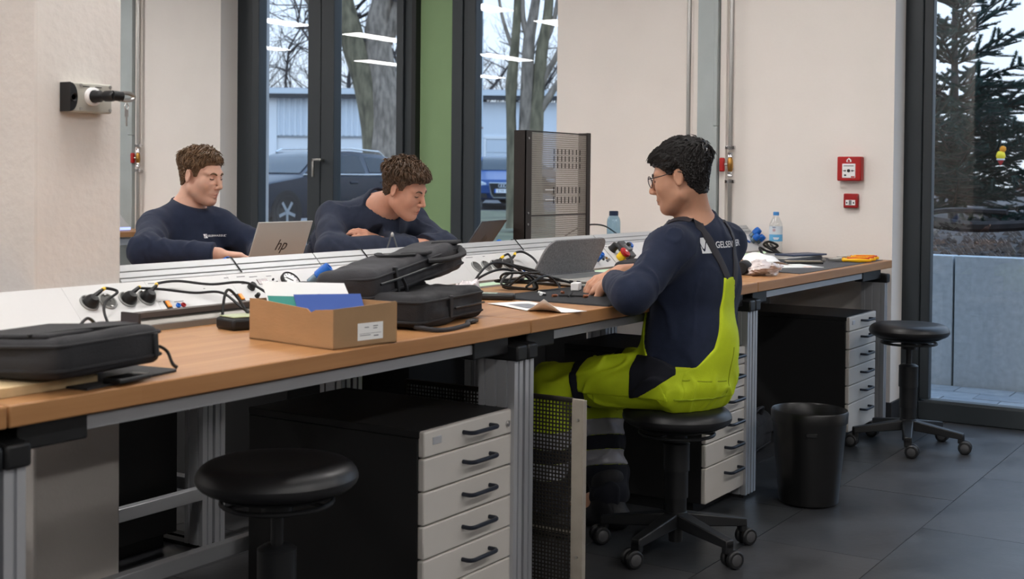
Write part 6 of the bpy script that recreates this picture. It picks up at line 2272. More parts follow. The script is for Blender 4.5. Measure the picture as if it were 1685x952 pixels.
def desk_left():
    # light board, dark mat and phone under the flat bag
    bd = mat('raw_chipboard', (206, 180, 138), 0.8, var=0.12, vscale=30)
    o = MB().box(-0.42, 0.232, 0.066, 0.36, 0.8003, 0.817).build('wooden_board', bd, bevel=0.001)
    tag(o, 'pale raw wooden board lying under the flat black bag', 'board')
    M = Matrix.Translation((0.16, 0.012, 0.8004)) @ Matrix.Rotation(0.16, 4, 'Z')
    q = [(0, 0)] + [(0.255 - 0.02 + 0.02 * math.sin(a), 0.02 - 0.02 * math.cos(a)) for a in np.linspace(0, 1.57, 5)] + [(0.255, 0.22), (0.0, 0.22)]
    mb = MB()
    mb.prism(q, 0.0, 0.004, 'z', M @ Matrix.Translation((0.012, 0.005, 0)))
    tag(mb.build('desk_mat', mat('black_desk_mat', (32, 33, 36), 0.7, bump=0.2, bscale=300)), 'small black mat with rounded corner sticking out beside the flat bag', 'mat')
    t = empty('smartphone', (0.262, 0.026, 0.8055), 0.16)
    tag(t, 'black phone lying at the bench edge in front of the flat bag', 'phone')
    MB().box(-0.04, 0.045, -0.022, 0.02, 0, 0.009).build('case', BLACKP, t, bevel=0.003)
    MB().box(-0.036, 0.041, -0.019, 0.017, 0.009, 0.0096).build('screen', mat('dark_screen', (14, 15, 18), 0.1), t)
    b = rbag('laptop_bag', 'flat black laptop bag lying at the left end of the bench', (0.209, 0.148, 0.819), (-0.06, 0, 0.16), (0.265, 0.270, 0.074), NYLON, 3, r=0.022)
    # front flap pocket, side buckle and strap
    MB().box(-0.115, 0.095, -0.09, 0.105, 0.068, 0.077).build('flap_pocket', NYLON, b, bevel=0.006)
    MB().tube(smooth_path([(-0.12, -0.05, 0.076), (-0.02, -0.08, 0.077), (0.03, -0.10, 0.076), (0.10, -0.102, 0.074)], 5), 0.003, 6).build('zip', BLACKP, b, smooth=True)
    MB().box(0.098, 0.112, -0.141, -0.132, 0.012, 0.058).build('buckle', BLACKP, b, bevel=0.003)
    MB().tube(smooth_path([(0.125, -0.130, 0.030), (0.140, -0.136, 0.018), (0.138, -0.148, -0.004), (0.142, -0.156, -0.012)], 5), 0.006, 6, flat=0.5).build('strap_end', BLACKP, b, smooth=True)
    MB().tube(smooth_path([(0.127, 0.10, 0.05), (0.15, 0.05, 0.055), (0.15, -0.05, 0.055), (0.127, -0.11, 0.05)], 5), 0.009, 8, flat=0.6).build('handle', NYLON2, b, smooth=True)
    # little terminal block with cables behind the bag
    t = empty('terminal_block', (0.60, 0.52, 0.80), 0.1)
    tag(t, 'small black terminal block with pale connectors behind the flat bag', 'terminal block')
    MB().box(-0.09, 0.09, -0.018, 0.018, 0, 0.022).build('body', BLACKP, t, bevel=0.003)
    for k in range(5):
        MB().box(-0.075 + k * 0.034, -0.052 + k * 0.034, -0.024, 0.0, 0.018, 0.034).build('connector', (WHITE, BLUE, YEL, WHITE, WHITE)[k], t, bevel=0.003)
    # grey aluminium rail lying along the channel
    t = empty('aluminium_rail', (0.776, 0.585, 0.80))
    tag(t, 'grey aluminium mounting rail lying on the bench below the sockets', 'rail')
    ra = mat('dull_aluminium', (140, 136, 130), 0.45, 0.6)
    L = 0.46
    MB().prism([(0, 0), (0.05, 0), (0.05, 0.006), (0.012, 0.006), (0.012, 0.016), (0.0, 0.016)], 0.006, L, 'x').build('channel_profile', ra, t, bevel=0.001)
    MB().prism([(0.018, 0.008), (0.05, 0.008), (0.05, 0.028), (0.034, 0.028), (0.018, 0.013)], 0.006, L, 'x').build('channel_profile', ra, t, bevel=0.001)
    MB().prism([(0.028, 0.030), (0.054, 0.030), (0.054, 0.044), (0.028, 0.044)], 0.006, L, 'x').build('channel_profile', mat('brown_aluminium', (96, 88, 84), 0.5, 0.4), t, bevel=0.001)
    MB().box(-0.002, 0.006, -0.004, 0.058, 0, 0.048).build('end_plate', mat('dark_end_plate', (60, 56, 56), 0.6), t, bevel=0.001)
    # multimeter half behind the box
    t = empty('multimeter', (1.03, 0.455, 0.80), -0.25)
    tag(t, 'black hand-held meter with pale display behind the cardboard box', 'multimeter')
    MB().box(-0.085, 0.085, -0.042, 0.042, 0, 0.03).build('body', BLACKP, t, bevel=0.008)
    MB().box(-0.078, 0.0, -0.034, 0.034, 0.03, 0.034).build('display', mat('lcd_pale_green', (186, 196, 158), 0.3), t, bevel=0.002)
    MB().lathe([(0.018, 0.03), (0.018, 0.038), (0.0002, 0.039)], 18, Matrix.Translation((0.045, 0, 0))).build('dial', GREYP, t, smooth=True)
desk_left()

# ------------------------------------------------------------------ cardboard box with brochures
def carton():
    a = math.atan2(-0.026, 0.186)
    t = empty('cardboard_box', (0.822, 0.022, 0.8), a)
    tag(t, 'open brown cardboard box with brochures standing at the bench edge', 'cardboard box')
    W, D, H, T = 0.192, 0.288, 0.088, 0.003
    MB().box(0, W, 0, D, 0.0005, 0.004).build('bottom', CARD, t)
    # left long side with worn top edge and two crease lines
    def side(poly, axis, a_, b_, name, m):
        return MB().prism(poly, a_, b_, axis).build(name, m, t)
    side([(0.0, 0.0005), (D, 0.0005), (D, H + 0.006), (D * 0.80, H + 0.004), (D * 0.55, H), (D * 0.30, H - 0.004), (D * 0.26, H - 0.012), (D * 0.2, H - 0.005), (0.0, H)], 'x', 0, T, 'side_wall', CARD)
    side([(0.0, 0.0005), (D, 0.0005), (D, H), (0.0, H + 0.004)], 'x', W - T, W, 'side_wall', CARD)
    side([(T, 0.0005), (W - T, 0.0005), (W - T, H + 0.006), (W * 0.6, H + 0.003), (T, H)], 'y', 0, T, 'end_wall', CARD_D)
    side([(T, 0.0005), (W - T, 0.0005), (W - T, H + 0.004), (T, H + 0.004)], 'y', D - T, D, 'end_wall', CARD_D)
    lb = MB().box(0.072, 0.148, -0.0008, 0.0002, 0.014, 0.052).build('shipping_label', PAPER, t)
    ink = mat('grey_print', (130, 130, 134), 0.8)
    for x0, x1, z0, z1 in ((0.092, 0.105, 0.041, 0.043), (0.118, 0.132, 0.043, 0.045), (0.118, 0.130, 0.038, 0.040), (0.076, 0.142, 0.028, 0.0288), (0.078, 0.110, 0.024, 0.0255), (0.120, 0.134, 0.021, 0.0235)):
        MB().box(x0, x1, -0.0011, -0.0007, z0, z1).build('label_print', ink, lb)
    # crease flap in the corner
    MB().add([(W - 0.02, D - 0.004, H), (W - 0.004, D - 0.03, H), (W - 0.03, D - 0.035, H - 0.03)], [(0, 1, 2)]).build('inner_flap', CARD, t, solid=0.002)
    # brochures: separate things leaning in the box
    tm = t.matrix_basis.copy() if False else Matrix.Translation((0.822, 0.022, 0.8)) @ Matrix.Rotation(a, 4, 'Z')
    def sheet(name, pts, th, m, label):
        mb = MB()
        p = [tm @ Vector(q) for q in pts]
        n = (p[1] - p[0]).cross(p[3] - p[0]).normalized() * th
        mb.add([*p, *[q + n for q in p]], [(3, 2, 1, 0), (4, 5, 6, 7), (0, 1, 5, 4), (1, 2, 6, 5), (2, 3, 7, 6), (3, 0, 4, 7)])
        return tag(mb.build(name, m), label, 'brochure')
    s1 = sheet('brochure', [(0.030, 0.235, 0.030), (0.165, 0.085, 0.030), (0.175, 0.160, 0.125), (0.045, 0.300, 0.128)], 0.003, PAPER, 'white brochure with small logo leaning in the cardboard box')
    s1b = sheet('folder', [(0.045, 0.150, 0.02), (0.170, 0.060, 0.02), (0.176, 0.105, 0.104), (0.052, 0.195, 0.104)], 0.003, mat('cobalt_blue_print', (60, 92, 168), 0.5), 'cobalt blue folder standing in the cardboard box')
    s2 = sheet('folder', [(0.018, 0.215, 0.02), (0.060, 0.150, 0.02), (0.062, 0.185, 0.100), (0.022, 0.250, 0.100)], 0.003, mat('teal_print', (64, 158, 146), 0.5), 'teal green folder standing in the cardboard box')
    # small logo and grey lines on the white brochure
    o, ux, uy = Vector((0.030, 0.235, 0.030)), Vector((0.135, -0.150, 0.0)), Vector((0.015, 0.065, 0.098))
    def mark(u0, u1, v0, v1, m, nm):
        p = [tm @ (o + ux * u + uy * v) for u, v in ((u0, v0), (u1, v0), (u1, v1), (u0, v1))]
        n = (p[1] - p[0]).cross(p[3] - p[0]).normalized() * 0.0034
        ob = MB().add([q + n for q in p], [(0, 1, 2, 3)]).build(nm, m, s1)
    mark(0.60, 0.65, 0.66, 0.72, mat('navy_ink', (40, 70, 130), 0.6), 'logo_mark')
    mark(0.68, 0.84, 0.68, 0.72, MATS['grey_print'], 'print_line')
    mark(0.70, 0.86, 0.58, 0.60, MATS['grey_print'], 'print_line')
carton()

# ------------------------------------------------------------------ black bags piled behind the box
def bag_pile():
    b = rbag('camera_bag', 'low black padded bag at the front of the bag pile', (1.385, 0.185, 0.8), (0, 0, 0.18), (0.39, 0.155, 0.088), NYLON, 11, r=0.026)
    MB().box(-0.035, -0.018, -0.0835, -0.076, 0.018, 0.075).build('webbing', BLACKP, b, bevel=0.002)
    MB().box(0.0, 0.185, -0.0835, -0.077, 0.038, 0.043).build('zip', BLACKP, b, bevel=0.002)
    MB().tube(smooth_path([(-0.19, -0.06, 0.01), (-0.18, -0.13, 0.005), (-0.05, -0.135, 0.005), (0.0, -0.115, 0.006), (0.03, -0.12, 0.008)], 6), 0.006, 8).build('strap', NYLON2, b, smooth=True)
    MB().box(0.0, 0.045, -0.128, -0.108, 0.002, 0.012).build('clip', BLACKP, b, bevel=0.004)
    b = rbag('tool_bag', 'black upright bag buried in the middle of the bag pile', (1.37, 0.405, 0.8), (0, 0, 0.10), (0.42, 0.21, 0.098), NYLON, 17, r=0.03)
    MB().tube(smooth_path([(0.20, -0.02, 0.06), (0.27, -0.015, 0.055), (0.31, -0.01, 0.075), (0.30, 0.0, 0.105), (0.24, 0.01, 0.11), (0.19, 0.02, 0.09)], 6), 0.012, 8, flat=0.7).build('handle', NYLON, b, smooth=True)
    b = rbag('messenger_bag', 'large black laptop bag lying tilted on top of the bag pile', (1.42, 0.315, 0.885), (-0.06, -0.125, 0.14), (0.50, 0.17, 0.082), NYLON2, 23, r=0.026)
    MB().tube(smooth_path([(0.03, -0.088, 0.060), (0.07, -0.118, 0.056), (0.17, -0.118, 0.052), (0.22, -0.088, 0.060)], 6), 0.012, 8, flat=0.6).build('handle', NYLON, b, smooth=True)
    MB().box(0.02, 0.055, -0.092, -0.01, 0.076, 0.086).build('handle_web', NYLON, b, bevel=0.004)
    MB().box(0.195, 0.23, -0.092, -0.01, 0.076, 0.086).build('handle_web', NYLON, b, bevel=0.004)
    MB().box(-0.145, -0.135, -0.092, -0.080, 0.004, 0.076).build('webbing', BLACKP, b, bevel=0.002)
    MB().tube(smooth_path([(-0.22, -0.088, 0.046), (-0.1, -0.092, 0.044), (0.1, -0.092, 0.044), (0.22, -0.088, 0.046)], 5), 0.0035, 6).build('zip', BLACKP, b, smooth=True)
    MB().tube(smooth_path([(-0.12, -0.092, 0.044), (-0.118, -0.10, 0.02), (-0.115, -0.10, -0.02)], 4), 0.005, 6, flat=0.5).build('zip_pull', BLACKP, b, smooth=True)
    MB().lathe([(0.0002, -0.004), (0.018, -0.003), (0.020, 0.0), (0.018, 0.003), (0.0002, 0.004)], 14, Matrix.Translation((-0.155, -0.102, -0.012)) @ Matrix.Rotation(1.4, 4, 'X')).build('round_tag', BLACKP, b, smooth=True)
    MB().tube(smooth_path([(0.0, -0.07, 0.084), (-0.03, 0.01, 0.088), (0.04, 0.07, 0.082)], 5), 0.012, 6, flat=0.3).build('strap', NYLON, b, smooth=True)
bag_pile()

# ------------------------------------------------------------------ plugs and cables at the sockets
def plug(X, s, lean, name, label, path, r=0.0036, group=None, tape=None):
    """black mains plug in a panel socket with its cable"""
    t = empty('power_cable', (0, 0, 0))
    tag(t, label, 'cable')
    M = PM(X, s, 0.004)
    MB().lathe([(0.0185, 0), (0.0185, 0.008), (0.015, 0.016), (0.010, 0.022), (0.0002, 0.023)], 18, M).build('plug', BLACKP, t, smooth=True)
    a = Vector(pp(X, s + 0.004, 0.020))
    e = Vector(pp(X + lean * 0.8, s + 0.014, 0.030))
    MB().tube([a, e], [0.0065, 0.0045], 8).build('strain_relief', BLACKP, t, smooth=True)
    pts = smooth_path([a, e] + [Vector(p) for p in path], 8)
    MB().tube(pts, r, 6).build('cord', CABLE, t, smooth=True)
    if tape:
        i = tape
        MB().tube(pts[i:i + 5], r * 1.25, 8).build('yellow_sleeve', YEL, t, smooth=True)
    return t
plug(0.722, 0.058, 0.03, 'power_cable', 'black cable plugged into the first socket, looping to the flat bag', [pp(0.765, 0.078, 0.03), pp(0.785, 0.06, 0.035), pp(0.73, 0.03, 0.04), (0.690, 0.60, 0.855), (0.675, 0.56, 0.815), (0.62, 0.53, 0.83), (0.56, 0.50, 0.86), (0.50, 0.47, 0.83)], tape=10)
plug(0.837, 0.058, 0.03, 'power_cable', 'black cable from the third socket running right behind the box', [pp(0.875, 0.076, 0.022), pp(0.93, 0.068, 0.022), pp(1.02, 0.04, 0.03), pp(1.09, 0.015, 0.05), (1.11, 0.55, 0.826), (1.20, 0.52, 0.81), (1.22, 0.47, 0.805), (1.12, 0.42, 0.806), (1.05, 0.40, 0.815), (0.98, 0.43, 0.805)], tape=8)
plug(0.896, 0.058, 0.025, 'power_cable', 'black cable from the fourth socket looping high over the rail', [pp(0.945, 0.092, 0.016), pp(1.01, 0.092, 0.018), pp(1.10, 0.066, 0.026), pp(1.20, 0.04, 0.05), (1.24, 0.56, 0.84), (1.27, 0.52, 0.812), (1.20, 0.45, 0.806), (1.02, 0.47, 0.806), (0.965, 0.49, 0.812), (0.975, 0.505, 0.862), (0.995, 0.51, 0.893), (1.02, 0.50, 0.87), (1.03, 0.46, 0.82), (1.04, 0.42, 0.806)], tape=9)
rgc = random.Random(4)
def mess(n, x0, x1, y0, y1):
    return [(rgc.uniform(x0, x1), rgc.uniform(y0, y1), rgc.choice((0.806, 0.812, 0.83, 0.86, 0.89))) for _ in range(n)]
plug(2.478, 0.058, 0.03, 'power_cable', 'black cable from the third right-hand socket dropping into the tangle', [pp(2.55, 0.082, 0.03), pp(2.50, 0.035, 0.05), (2.38, 0.56, 0.85), (2.30, 0.53, 0.812)] + mess(6, 2.24, 2.50, 0.44, 0.58) + [(2.60, 0.47, 0.806)], r=0.0042, tape=5)
plug(2.550, 0.058, 0.035, 'power_cable', 'black cable from the fourth right-hand socket arching over the tangle', [pp(2.62, 0.092, 0.025), pp(2.66, 0.085, 0.03), pp(2.67, 0.04, 0.04), (2.62, 0.60, 0.85), (2.50, 0.56, 0.82)] + mess(6, 2.26, 2.54, 0.44, 0.58) + [(2.58, 0.40, 0.806), (2.46, 0.36, 0.806)], r=0.0042, tape=9)
def loose_cable(pts, label, r=0.0042):
    tag(MB().tube(smooth_path(pts, 8), r, 6).build('loose_cable', CABLE, smooth=True), label, 'cable')
loose_cable([(2.12, 0.56, 0.806), (2.16, 0.55, 0.86), (2.24, 0.55, 0.895), (2.34, 0.53, 0.88), (2.42, 0.52, 0.835), (2.40, 0.48, 0.808), (2.30, 0.47, 0.812), (2.22, 0.50, 0.83), (2.34, 0.53, 0.86), (2.50, 0.52, 0.83), (2.57, 0.49, 0.81)], 'black cable arching highest out of the tangle left of the laptop')
loose_cable([(2.14, 0.59, 0.806), (2.20, 0.57, 0.85), (2.32, 0.56, 0.87), (2.44, 0.54, 0.84), (2.36, 0.46, 0.81), (2.28, 0.44, 0.82), (2.38, 0.43, 0.85), (2.50, 0.46, 0.82), (2.42, 0.40, 0.806), (2.30, 0.41, 0.806)], 'black cable winding low through the tangle left of the laptop')
loose_cable([(4.80, 0.60, 0.87), (4.74, 0.55, 0.845), (4.70, 0.50, 0.86), (4.66, 0.53, 0.88), (4.70, 0.57, 0.86), (4.74, 0.50, 0.82), (4.80, 0.44, 0.806), (4.72, 0.46, 0.806), (4.62, 0.52, 0.806)], 'black cable hanging from the blue couplings at the wall end', 0.006)
loose_cable([(4.86, 0.60, 0.86), (4.82, 0.54, 0.82), (4.80, 0.50, 0.806), (4.70, 0.55, 0.83), (4.64, 0.57, 0.85), (4.60, 0.53, 0.81), (4.55, 0.50, 0.806)], 'second black cable coiled under the blue couplings at the wall end', 0.006)
loose_cable([(3.78, 1.25, 0.86), (3.95, 1.24, 0.925), (4.10, 1.24, 0.955), (4.24, 1.22, 0.95), (4.36, 1.20, 0.90)], 'thin dark cable arching beside the foot of the perforated stand', 0.004)

# ------------------------------------------------------------------ middle bench: paper, mat, laptop, small parts
def desk_middle():
    # curled instruction sheet
    P = []
    c0, cu, cv = Vector((1.884, 0.33, 0.8008)), Vector((-0.147, -0.286, 0)), Vector((0.126, -0.067, 0))
    n, m = 14, 10
    for i in range(n + 1):
        row = []
        for j in range(m + 1):
            u, v = i / n, j / m
            p = c0 + cu * u + cv * v
            p.z += 0.0012 * math.sin(u * 5 + v * 2) + 0.0014
            e = max(0, (u - 0.72)) * max(0, 0.42 - v) * 0.35
            p.z += e
            row.append(p)
        P.append(row)
    sh = MB().grid(P).build('instruction_sheet', PAPER, smooth=True, solid=0.0006)
    tag(sh, 'white instruction sheet with grey picture lying at the bench front edge', 'paper')
    pic = MB()
    Q = [[P[i][j] + Vector((0, 0, 0.0012)) for j in range(2, 8)] for i in range(3, 9)]
    pic.grid(Q).build('printed_picture', mat('grey_photo_print', (128, 130, 136), 0.6, var=0.3, vscale=40), sh, smooth=True)
    # black ribbed mat
    t = empty('work_mat', (2.035, 0.004, 0.8003), -0.03)
    tag(t, 'black ribbed work mat in front of the man with glasses', 'mat')
    bm_ = mat('black_rubber_mat', (44, 45, 48), 0.6)
    MB().box(0, 0.62, 0, 0.44, 0, 0.0022).build('mat_base', bm_, t)
    rb = MB()
    for k in range(62):
        x = 0.005 + k * 0.0099
        rb.box(x, x + 0.0055, 0.003, 0.437, 0.0022, 0.0040)
    tag(rb.build('ribs', bm_, t), kind='stuff')
    # laptop in a grey felt cover
    felt = mat('grey_felt', (128, 128, 130), 0.95, var=0.22, vscale=160, bump=0.5, bscale=400)
    t = empty('laptop', (2.57, 0.575, 0.805), -0.06)
    tag(t, 'open laptop in a grey felt cover with rounded lid on the black mat', 'laptop')
    MB().box(0.0, 0.40, -0.23, 0.02, 0.0, 0.010).build('lower_shell', SILV, t, bevel=0.003)
    MB().box(0.002, 0.398, -0.228, 0.018, 0.0125, 0.021).build('base', SILV, t, bevel=0.003)
    MB().box(0.03, 0.37, -0.115, -0.005, 0.021, 0.0222).build('keyboard', mat('grey_keyboard', (96, 98, 100), 0.6), t)
    MB().box(0.14, 0.26, -0.215, -0.13, 0.021, 0.0216).build('touchpad', mat('silver_touchpad', (200, 200, 198), 0.3, 0.3), t)
    for k in range(4):
        MB().box(-0.0005, 0.001, -0.18 + k * 0.03, -0.165 + k * 0.03, 0.014, 0.019).build('port', BLACKP, t)
    w, h, r = 0.40, 0.135, 0.05
    out = [(0.0, 0.0), (w, 0.0)] + [(w - r + r * math.cos(a), h - r + r * math.sin(a)) for a in np.linspace(0, 1.57, 7)] + [(r - r * math.sin(a), h - r + r * math.cos(a)) for a in np.linspace(0, 1.57, 7)]
    M = frame((0.0, 0.028, 0.022), (1, 0, 0), (0.14, -0.30, 1.0))
    sk = Matrix(((1, 0.42, 0, 0), (0, 1, 0, 0), (0, 0, 1, 0), (0, 0, 0, 1)))
    MB().prism(out, -0.004, 0.004, 'z', M @ sk).build('felt_lid', felt, t, bevel=0.003)
    MB().tube([(0.0, 0.026, 0.016), (0.40, 0.026, 0.016)], 0.013, 10).build('felt_spine', felt, t, smooth=True)
    # white plug cube
    t = empty('power_adapter', (2.425, 0.335, 0.8045), 0.35)
    tag(t, 'small white cube-shaped adapter beside the man hand', 'adapter')
    MB().box(-0.028, 0.028, -0.014, 0.014, 0, 0.026).build('body', WHITE, t, bevel=0.003)
    MB().box(0.028, 0.029, -0.009, 0.009, 0.006, 0.020).build('socket_face', mat('dark_port', (70, 50, 52), 0.5), t)
    # small cable connectors on the mat
    cop = mat('copper_contact', (200, 130, 96), 0.3, 0.9)
    def conn(x, y, rz, label, k):
        t = empty('cable_connector', (x, y, 0.8045), rz)
        tag(t, label, 'connector', 'small connectors on the mat')
        if k == 0:
            MB().tube([(-0.012, 0, 0.005), (0.012, 0, 0.007)], [0.005, 0.004], 8).build('body', WHITE, t, smooth=True)
            MB().tube([(0.008, -0.012, 0.005), (0.014, 0.012, 0.010)], 0.0035, 8).build('arm', WHITE, t, smooth=True)
            MB().box(-0.006, 0.006, -0.016, -0.006, 0, 0.006).build('pin', BLACKP, t)
        elif k == 1:
            MB().tube([(-0.008, 0, 0.0045), (0.008, 0, 0.0045)], [0.0042, 0.0045], 8).build('ferrule', cop, t, smooth=True)
            MB().tube([(0.008, 0, 0.0045), (0.013, 0, 0.0045)], 0.0028, 8).build('tip', mat('pink_tip', (220, 168, 160), 0.4), t, smooth=True)
        else:
            MB().tube([(-0.045, 0.012, 0.004), (-0.01, 0.0, 0.005), (0.03, -0.01, 0.005)], 0.0035, 8).build('lead', CABLE, t, smooth=True)
            MB().tube([(-0.02, -0.02, 0.004), (-0.002, 0.018, 0.012)], 0.003, 8).build('branch', CABLE, t, smooth=True)
            MB().tube([(0.03, -0.01, 0.005), (0.044, -0.015, 0.005)], 0.0045, 8).build('ferrule', cop, t, smooth=True)
    conn(2.185, 0.325, 0.4, 'white two-armed connector lying leftmost on the mat', 0)
    conn(2.165, 0.265, -0.3, 'single copper ferrule on the mat beside the white connector', 1)
    conn(2.20, 0.215, -0.9, 'forked black lead with copper ferrule on the mat', 2)
    conn(2.285, 0.305, 0.9, 'single copper ferrule lying furthest back on the mat', 1)
    conn(2.205, 0.175, -0.2, 'single copper ferrule lying nearest the man hand', 1)
    # tester and crumpled film
    t = empty('hand_tester', (2.02, 0.385, 0.80), -1.1)
    tag(t, 'small black tester with pale screen right of the bag pile', 'tester')
    MB().box(-0.055, 0.055, -0.028, 0.028, 0, 0.02).build('body', BLACKP, t, bevel=0.007)
    MB().box(-0.045, 0.0, -0.02, 0.02, 0.02, 0.0206).build('screen', mat('tester_screen', (150, 168, 150), 0.2), t)
    film = mat('clear_film', (222, 214, 216), 0.25, spec=0.8)
    def crumple(p, s, seed):
        q = p / s
        return (np.linalg.norm(q, axis=-1) - 1 + 0.32 * fbm(q, 4.5, seed, 3)) * s * 0.5
    o = soft('crumpled_film', lambda p: np.maximum(crumple(p, 0.035, 5), -(p[..., 2] + 0.02)), (-0.06, -0.06, -0.03), (0.06, 0.06, 0.06), 0.004, film, loc=(2.0, 0.475, 0.82))
    tag(o, 'crumpled ball of clear film behind the small tester', 'film')
    # black zip pouch under the emergency stop
    b = rbag('zip_pouch', 'flat black zip pouch in front of the emergency stop button', (3.36, 0.565, 0.8), (0, 0, 0.05), (0.30, 0.12, 0.05), NYLON, 31, r=0.022, piping=False, cat='pouch')
    MB().tube(smooth_path([(-0.13, -0.045, 0.042), (0.0, -0.05, 0.048), (0.13, -0.045, 0.042)], 5), 0.003, 6).build('zip', BLACKP, b, smooth=True)
    MB().tube(smooth_path([(-0.02, -0.05, 0.048), (-0.005, -0.055, 0.065), (0.012, -0.055, 0.075)], 4), 0.005, 6, flat=0.4).build('zip_pull', BLACKP, b, smooth=True)
    # screwdriver in the hand
    t = empty('screwdriver', (2.335, 0.205, 0.822), 0.3)
    tag(t, 'slim dark screwdriver held in the man hands', 'screwdriver')
    MB().tube([(-0.03, -0.02, 0.0), (0.02, 0.005, 0.004)], 0.006, 8).build('handle', BLACKP, t, smooth=True)
    MB().tube([(0.02, 0.005, 0.004), (0.06, 0.024, 0.006)], 0.002, 6).build('blade', STEEL, t, smooth=True)
desk_middle()

# ------------------------------------------------------------------ bench at the wall
def desk_right():
    gm = mat('grey_rubber_mat', (74, 75, 78), 0.7, bump=0.15, bscale=300)
    mb = MB()
    mb.prism([(3.70, 0.022), (4.86, 0.03), (4.86, 0.50), (4.0, 0.50), (3.76, 0.17)], 0.8003, 0.8025, 'z')
    tag(mb.build('work_mat', gm), 'dark grey mat covering the bench at the wall', 'mat')
    t = empty('laptop', (4.58, 0.435, 0.8026), -0.10)
    tag(t, 'closed dark silver laptop lying on the bench at the wall', 'laptop')
    MB().box(-0.19, 0.19, -0.125, 0.125, 0, 0.010).build('base', DKGREY, t, bevel=0.003)
    MB().box(-0.19, 0.19, -0.125, 0.125, 0.0108, 0.018).build('lid', SILV, t, bevel=0.003)
    o = MB().box(-0.14, 0.10, -0.05, 0.07, 0, 0.008).build('notebook', mat('navy_cover', (58, 68, 92), 0.5), bevel=0.002, loc=(4.66, 0.345, 0.8215), rot=(0, 0, -0.35))
    tag(o, 'thin navy notebook lying half on the closed laptop', 'notebook')
    t = empty('pen_case', (4.33, 0.235, 0.8026), -1.05)
    tag(t, 'flat black and silver pen case between laptop and white paper', 'case')
    MB().box(-0.085, 0.085, -0.03, 0.03, 0, 0.007).build('base', BLACKP, t, bevel=0.002)
    MB().box(-0.083, 0.083, -0.028, 0.028, 0.0075, 0.013).build('lid', mat('warm_silver', (150, 140, 126), 0.35, 0.6), t, bevel=0.002)
    o = MB().box(-0.15, 0.15, -0.105, 0.105, 0, 0.002).build('paper_pad', PAPER, loc=(4.08, 0.245, 0.8027), rot=(0, 0, -0.72))
    tag(o, 'white paper pad with orange mark lying on the grey mat', 'paper')
    o2 = MB().box(0.06, 0.10, -0.09, -0.08, 0.002, 0.0025).build('orange_mark', mat('orange_print', (236, 160, 110), 0.6), o)
    # crumpled foil and a black sleeve
    foil = mat('crumpled_foil', (224, 214, 212), 0.3, 0.35, spec=0.8)
    def crum(p):
        q = p / A3(0.07, 0.05, 0.03)
        return (np.linalg.norm(q, axis=-1) - 1 + 0.30 * fbm(q, 4.0, 3, 2) + 0.25 * np.abs(fbm(q, 9.0, 6, 2))) * 0.018
    o = soft('crumpled_foil', lambda p: np.maximum(crum(p), -(p[..., 2] + 0.026)), (-0.12, -0.09, -0.03), (0.12, 0.09, 0.06), 0.004, foil, loc=(3.53, 0.105, 0.8265), rot=(0, 0, -0.5))
    o.data.polygons.foreach_set('use_smooth', [False] * len(o.data.polygons))
    tag(o, 'crumpled shiny sandwich foil on the bench right of the man', 'foil')
    P = []
    for i in range(9):
        P.append([(i / 8 * 0.16, j / 8 * 0.13, 0.010 + 0.016 * math.sin(i * 0.5 + 0.4) + 0.008 * math.sin(j * 0.8 + i * 0.3)) for j in range(9)])
    o = MB().grid(P).build('paper_wrapper', PAPER, smooth=True, solid=0.001, loc=(3.60, 0.14, 0.81), rot=(0.25, -0.15, -0.45))
    tag(o, 'white paper wrapper sheet behind the crumpled foil', 'paper')
    t = empty('headphone_case', (3.53, 0.195, 0.8), 0.2)
    tag(t, 'rounded black case standing beside the crumpled foil', 'case')
    MB().lathe([(0.0002, -0.045), (0.022, -0.044), (0.027, -0.036), (0.028, 0.036), (0.022, 0.044), (0.0002, 0.045)], 20, Matrix.Translation((0, 0, 0.029)) @ Matrix.Rotation(math.pi / 2, 4, 'Y')).build('shell', NYLON, t, smooth=True)
    # pliers
    rm, ym = mat('pliers_red', (206, 44, 24), 0.4), mat('pliers_yellow', (244, 186, 20), 0.4)
    def pliers(x, y, rz, label, z=0.8026):
        t = empty('pliers', (x, y, z), rz)
        tag(t, label, 'pliers', 'insulated pliers on the wall bench')
        MB().prism([(-0.075, -0.006), (-0.03, -0.014), (-0.012, -0.012), (-0.012, 0.012), (-0.03, 0.014), (-0.075, 0.006)], 0.004, 0.016, 'z').build('jaws', STEEL, t, bevel=0.002)
        MB().lathe([(0.012, 0.002), (0.012, 0.018)], 16, Matrix.Translation((-0.015, 0, 0))).build('joint', STEEL, t)
        for s in (1, -1):
            pth = smooth_path([(-0.012, s * 0.006, 0.011), (0.012, s * 0.016, 0.011), (0.05, s * 0.024, 0.011), (0.09, s * 0.023, 0.011), (0.118, s * 0.017, 0.011)], 5)
            n = len(pth)
            h = MB().tube(pth, list(np.interp(np.linspace(0, 1, n), [0, .1, .2, .6, 1], [.006, .011, .0085, .0105, .007])), 10).build('handle', rm if s > 0 else ym, t, smooth=True)
            MB().tube([p + Vector((0, 0, 0.006)) for p in pth[5:-2]], 0.0062, 8).build('grip_inlay', ym if s > 0 else rm, h, smooth=True)
    pliers(4.575, 0.125, -1.18, 'red and yellow insulated pliers lying nearest the bench edge')
    pliers(4.66, 0.13, -1.15, 'red and yellow insulated pliers in the middle of the three')
    pliers(4.775, 0.15, -1.05, 'red and yellow insulated pliers nearest the wall corner')
    t = empty('spare_fitting', (4.50, 0.20, 0.8026), 0.6)
    tag(t, 'small steel fitting with black ring beside the pliers', 'fitting')
    MB().lathe([(0.006, -0.02), (0.009, -0.012), (0.009, 0.01), (0.005, 0.02)], 12, Matrix.Translation((0, 0, 0.009)) @ Matrix.Rotation(1.57, 4, 'Y')).build('body', STEEL, t, smooth=True)
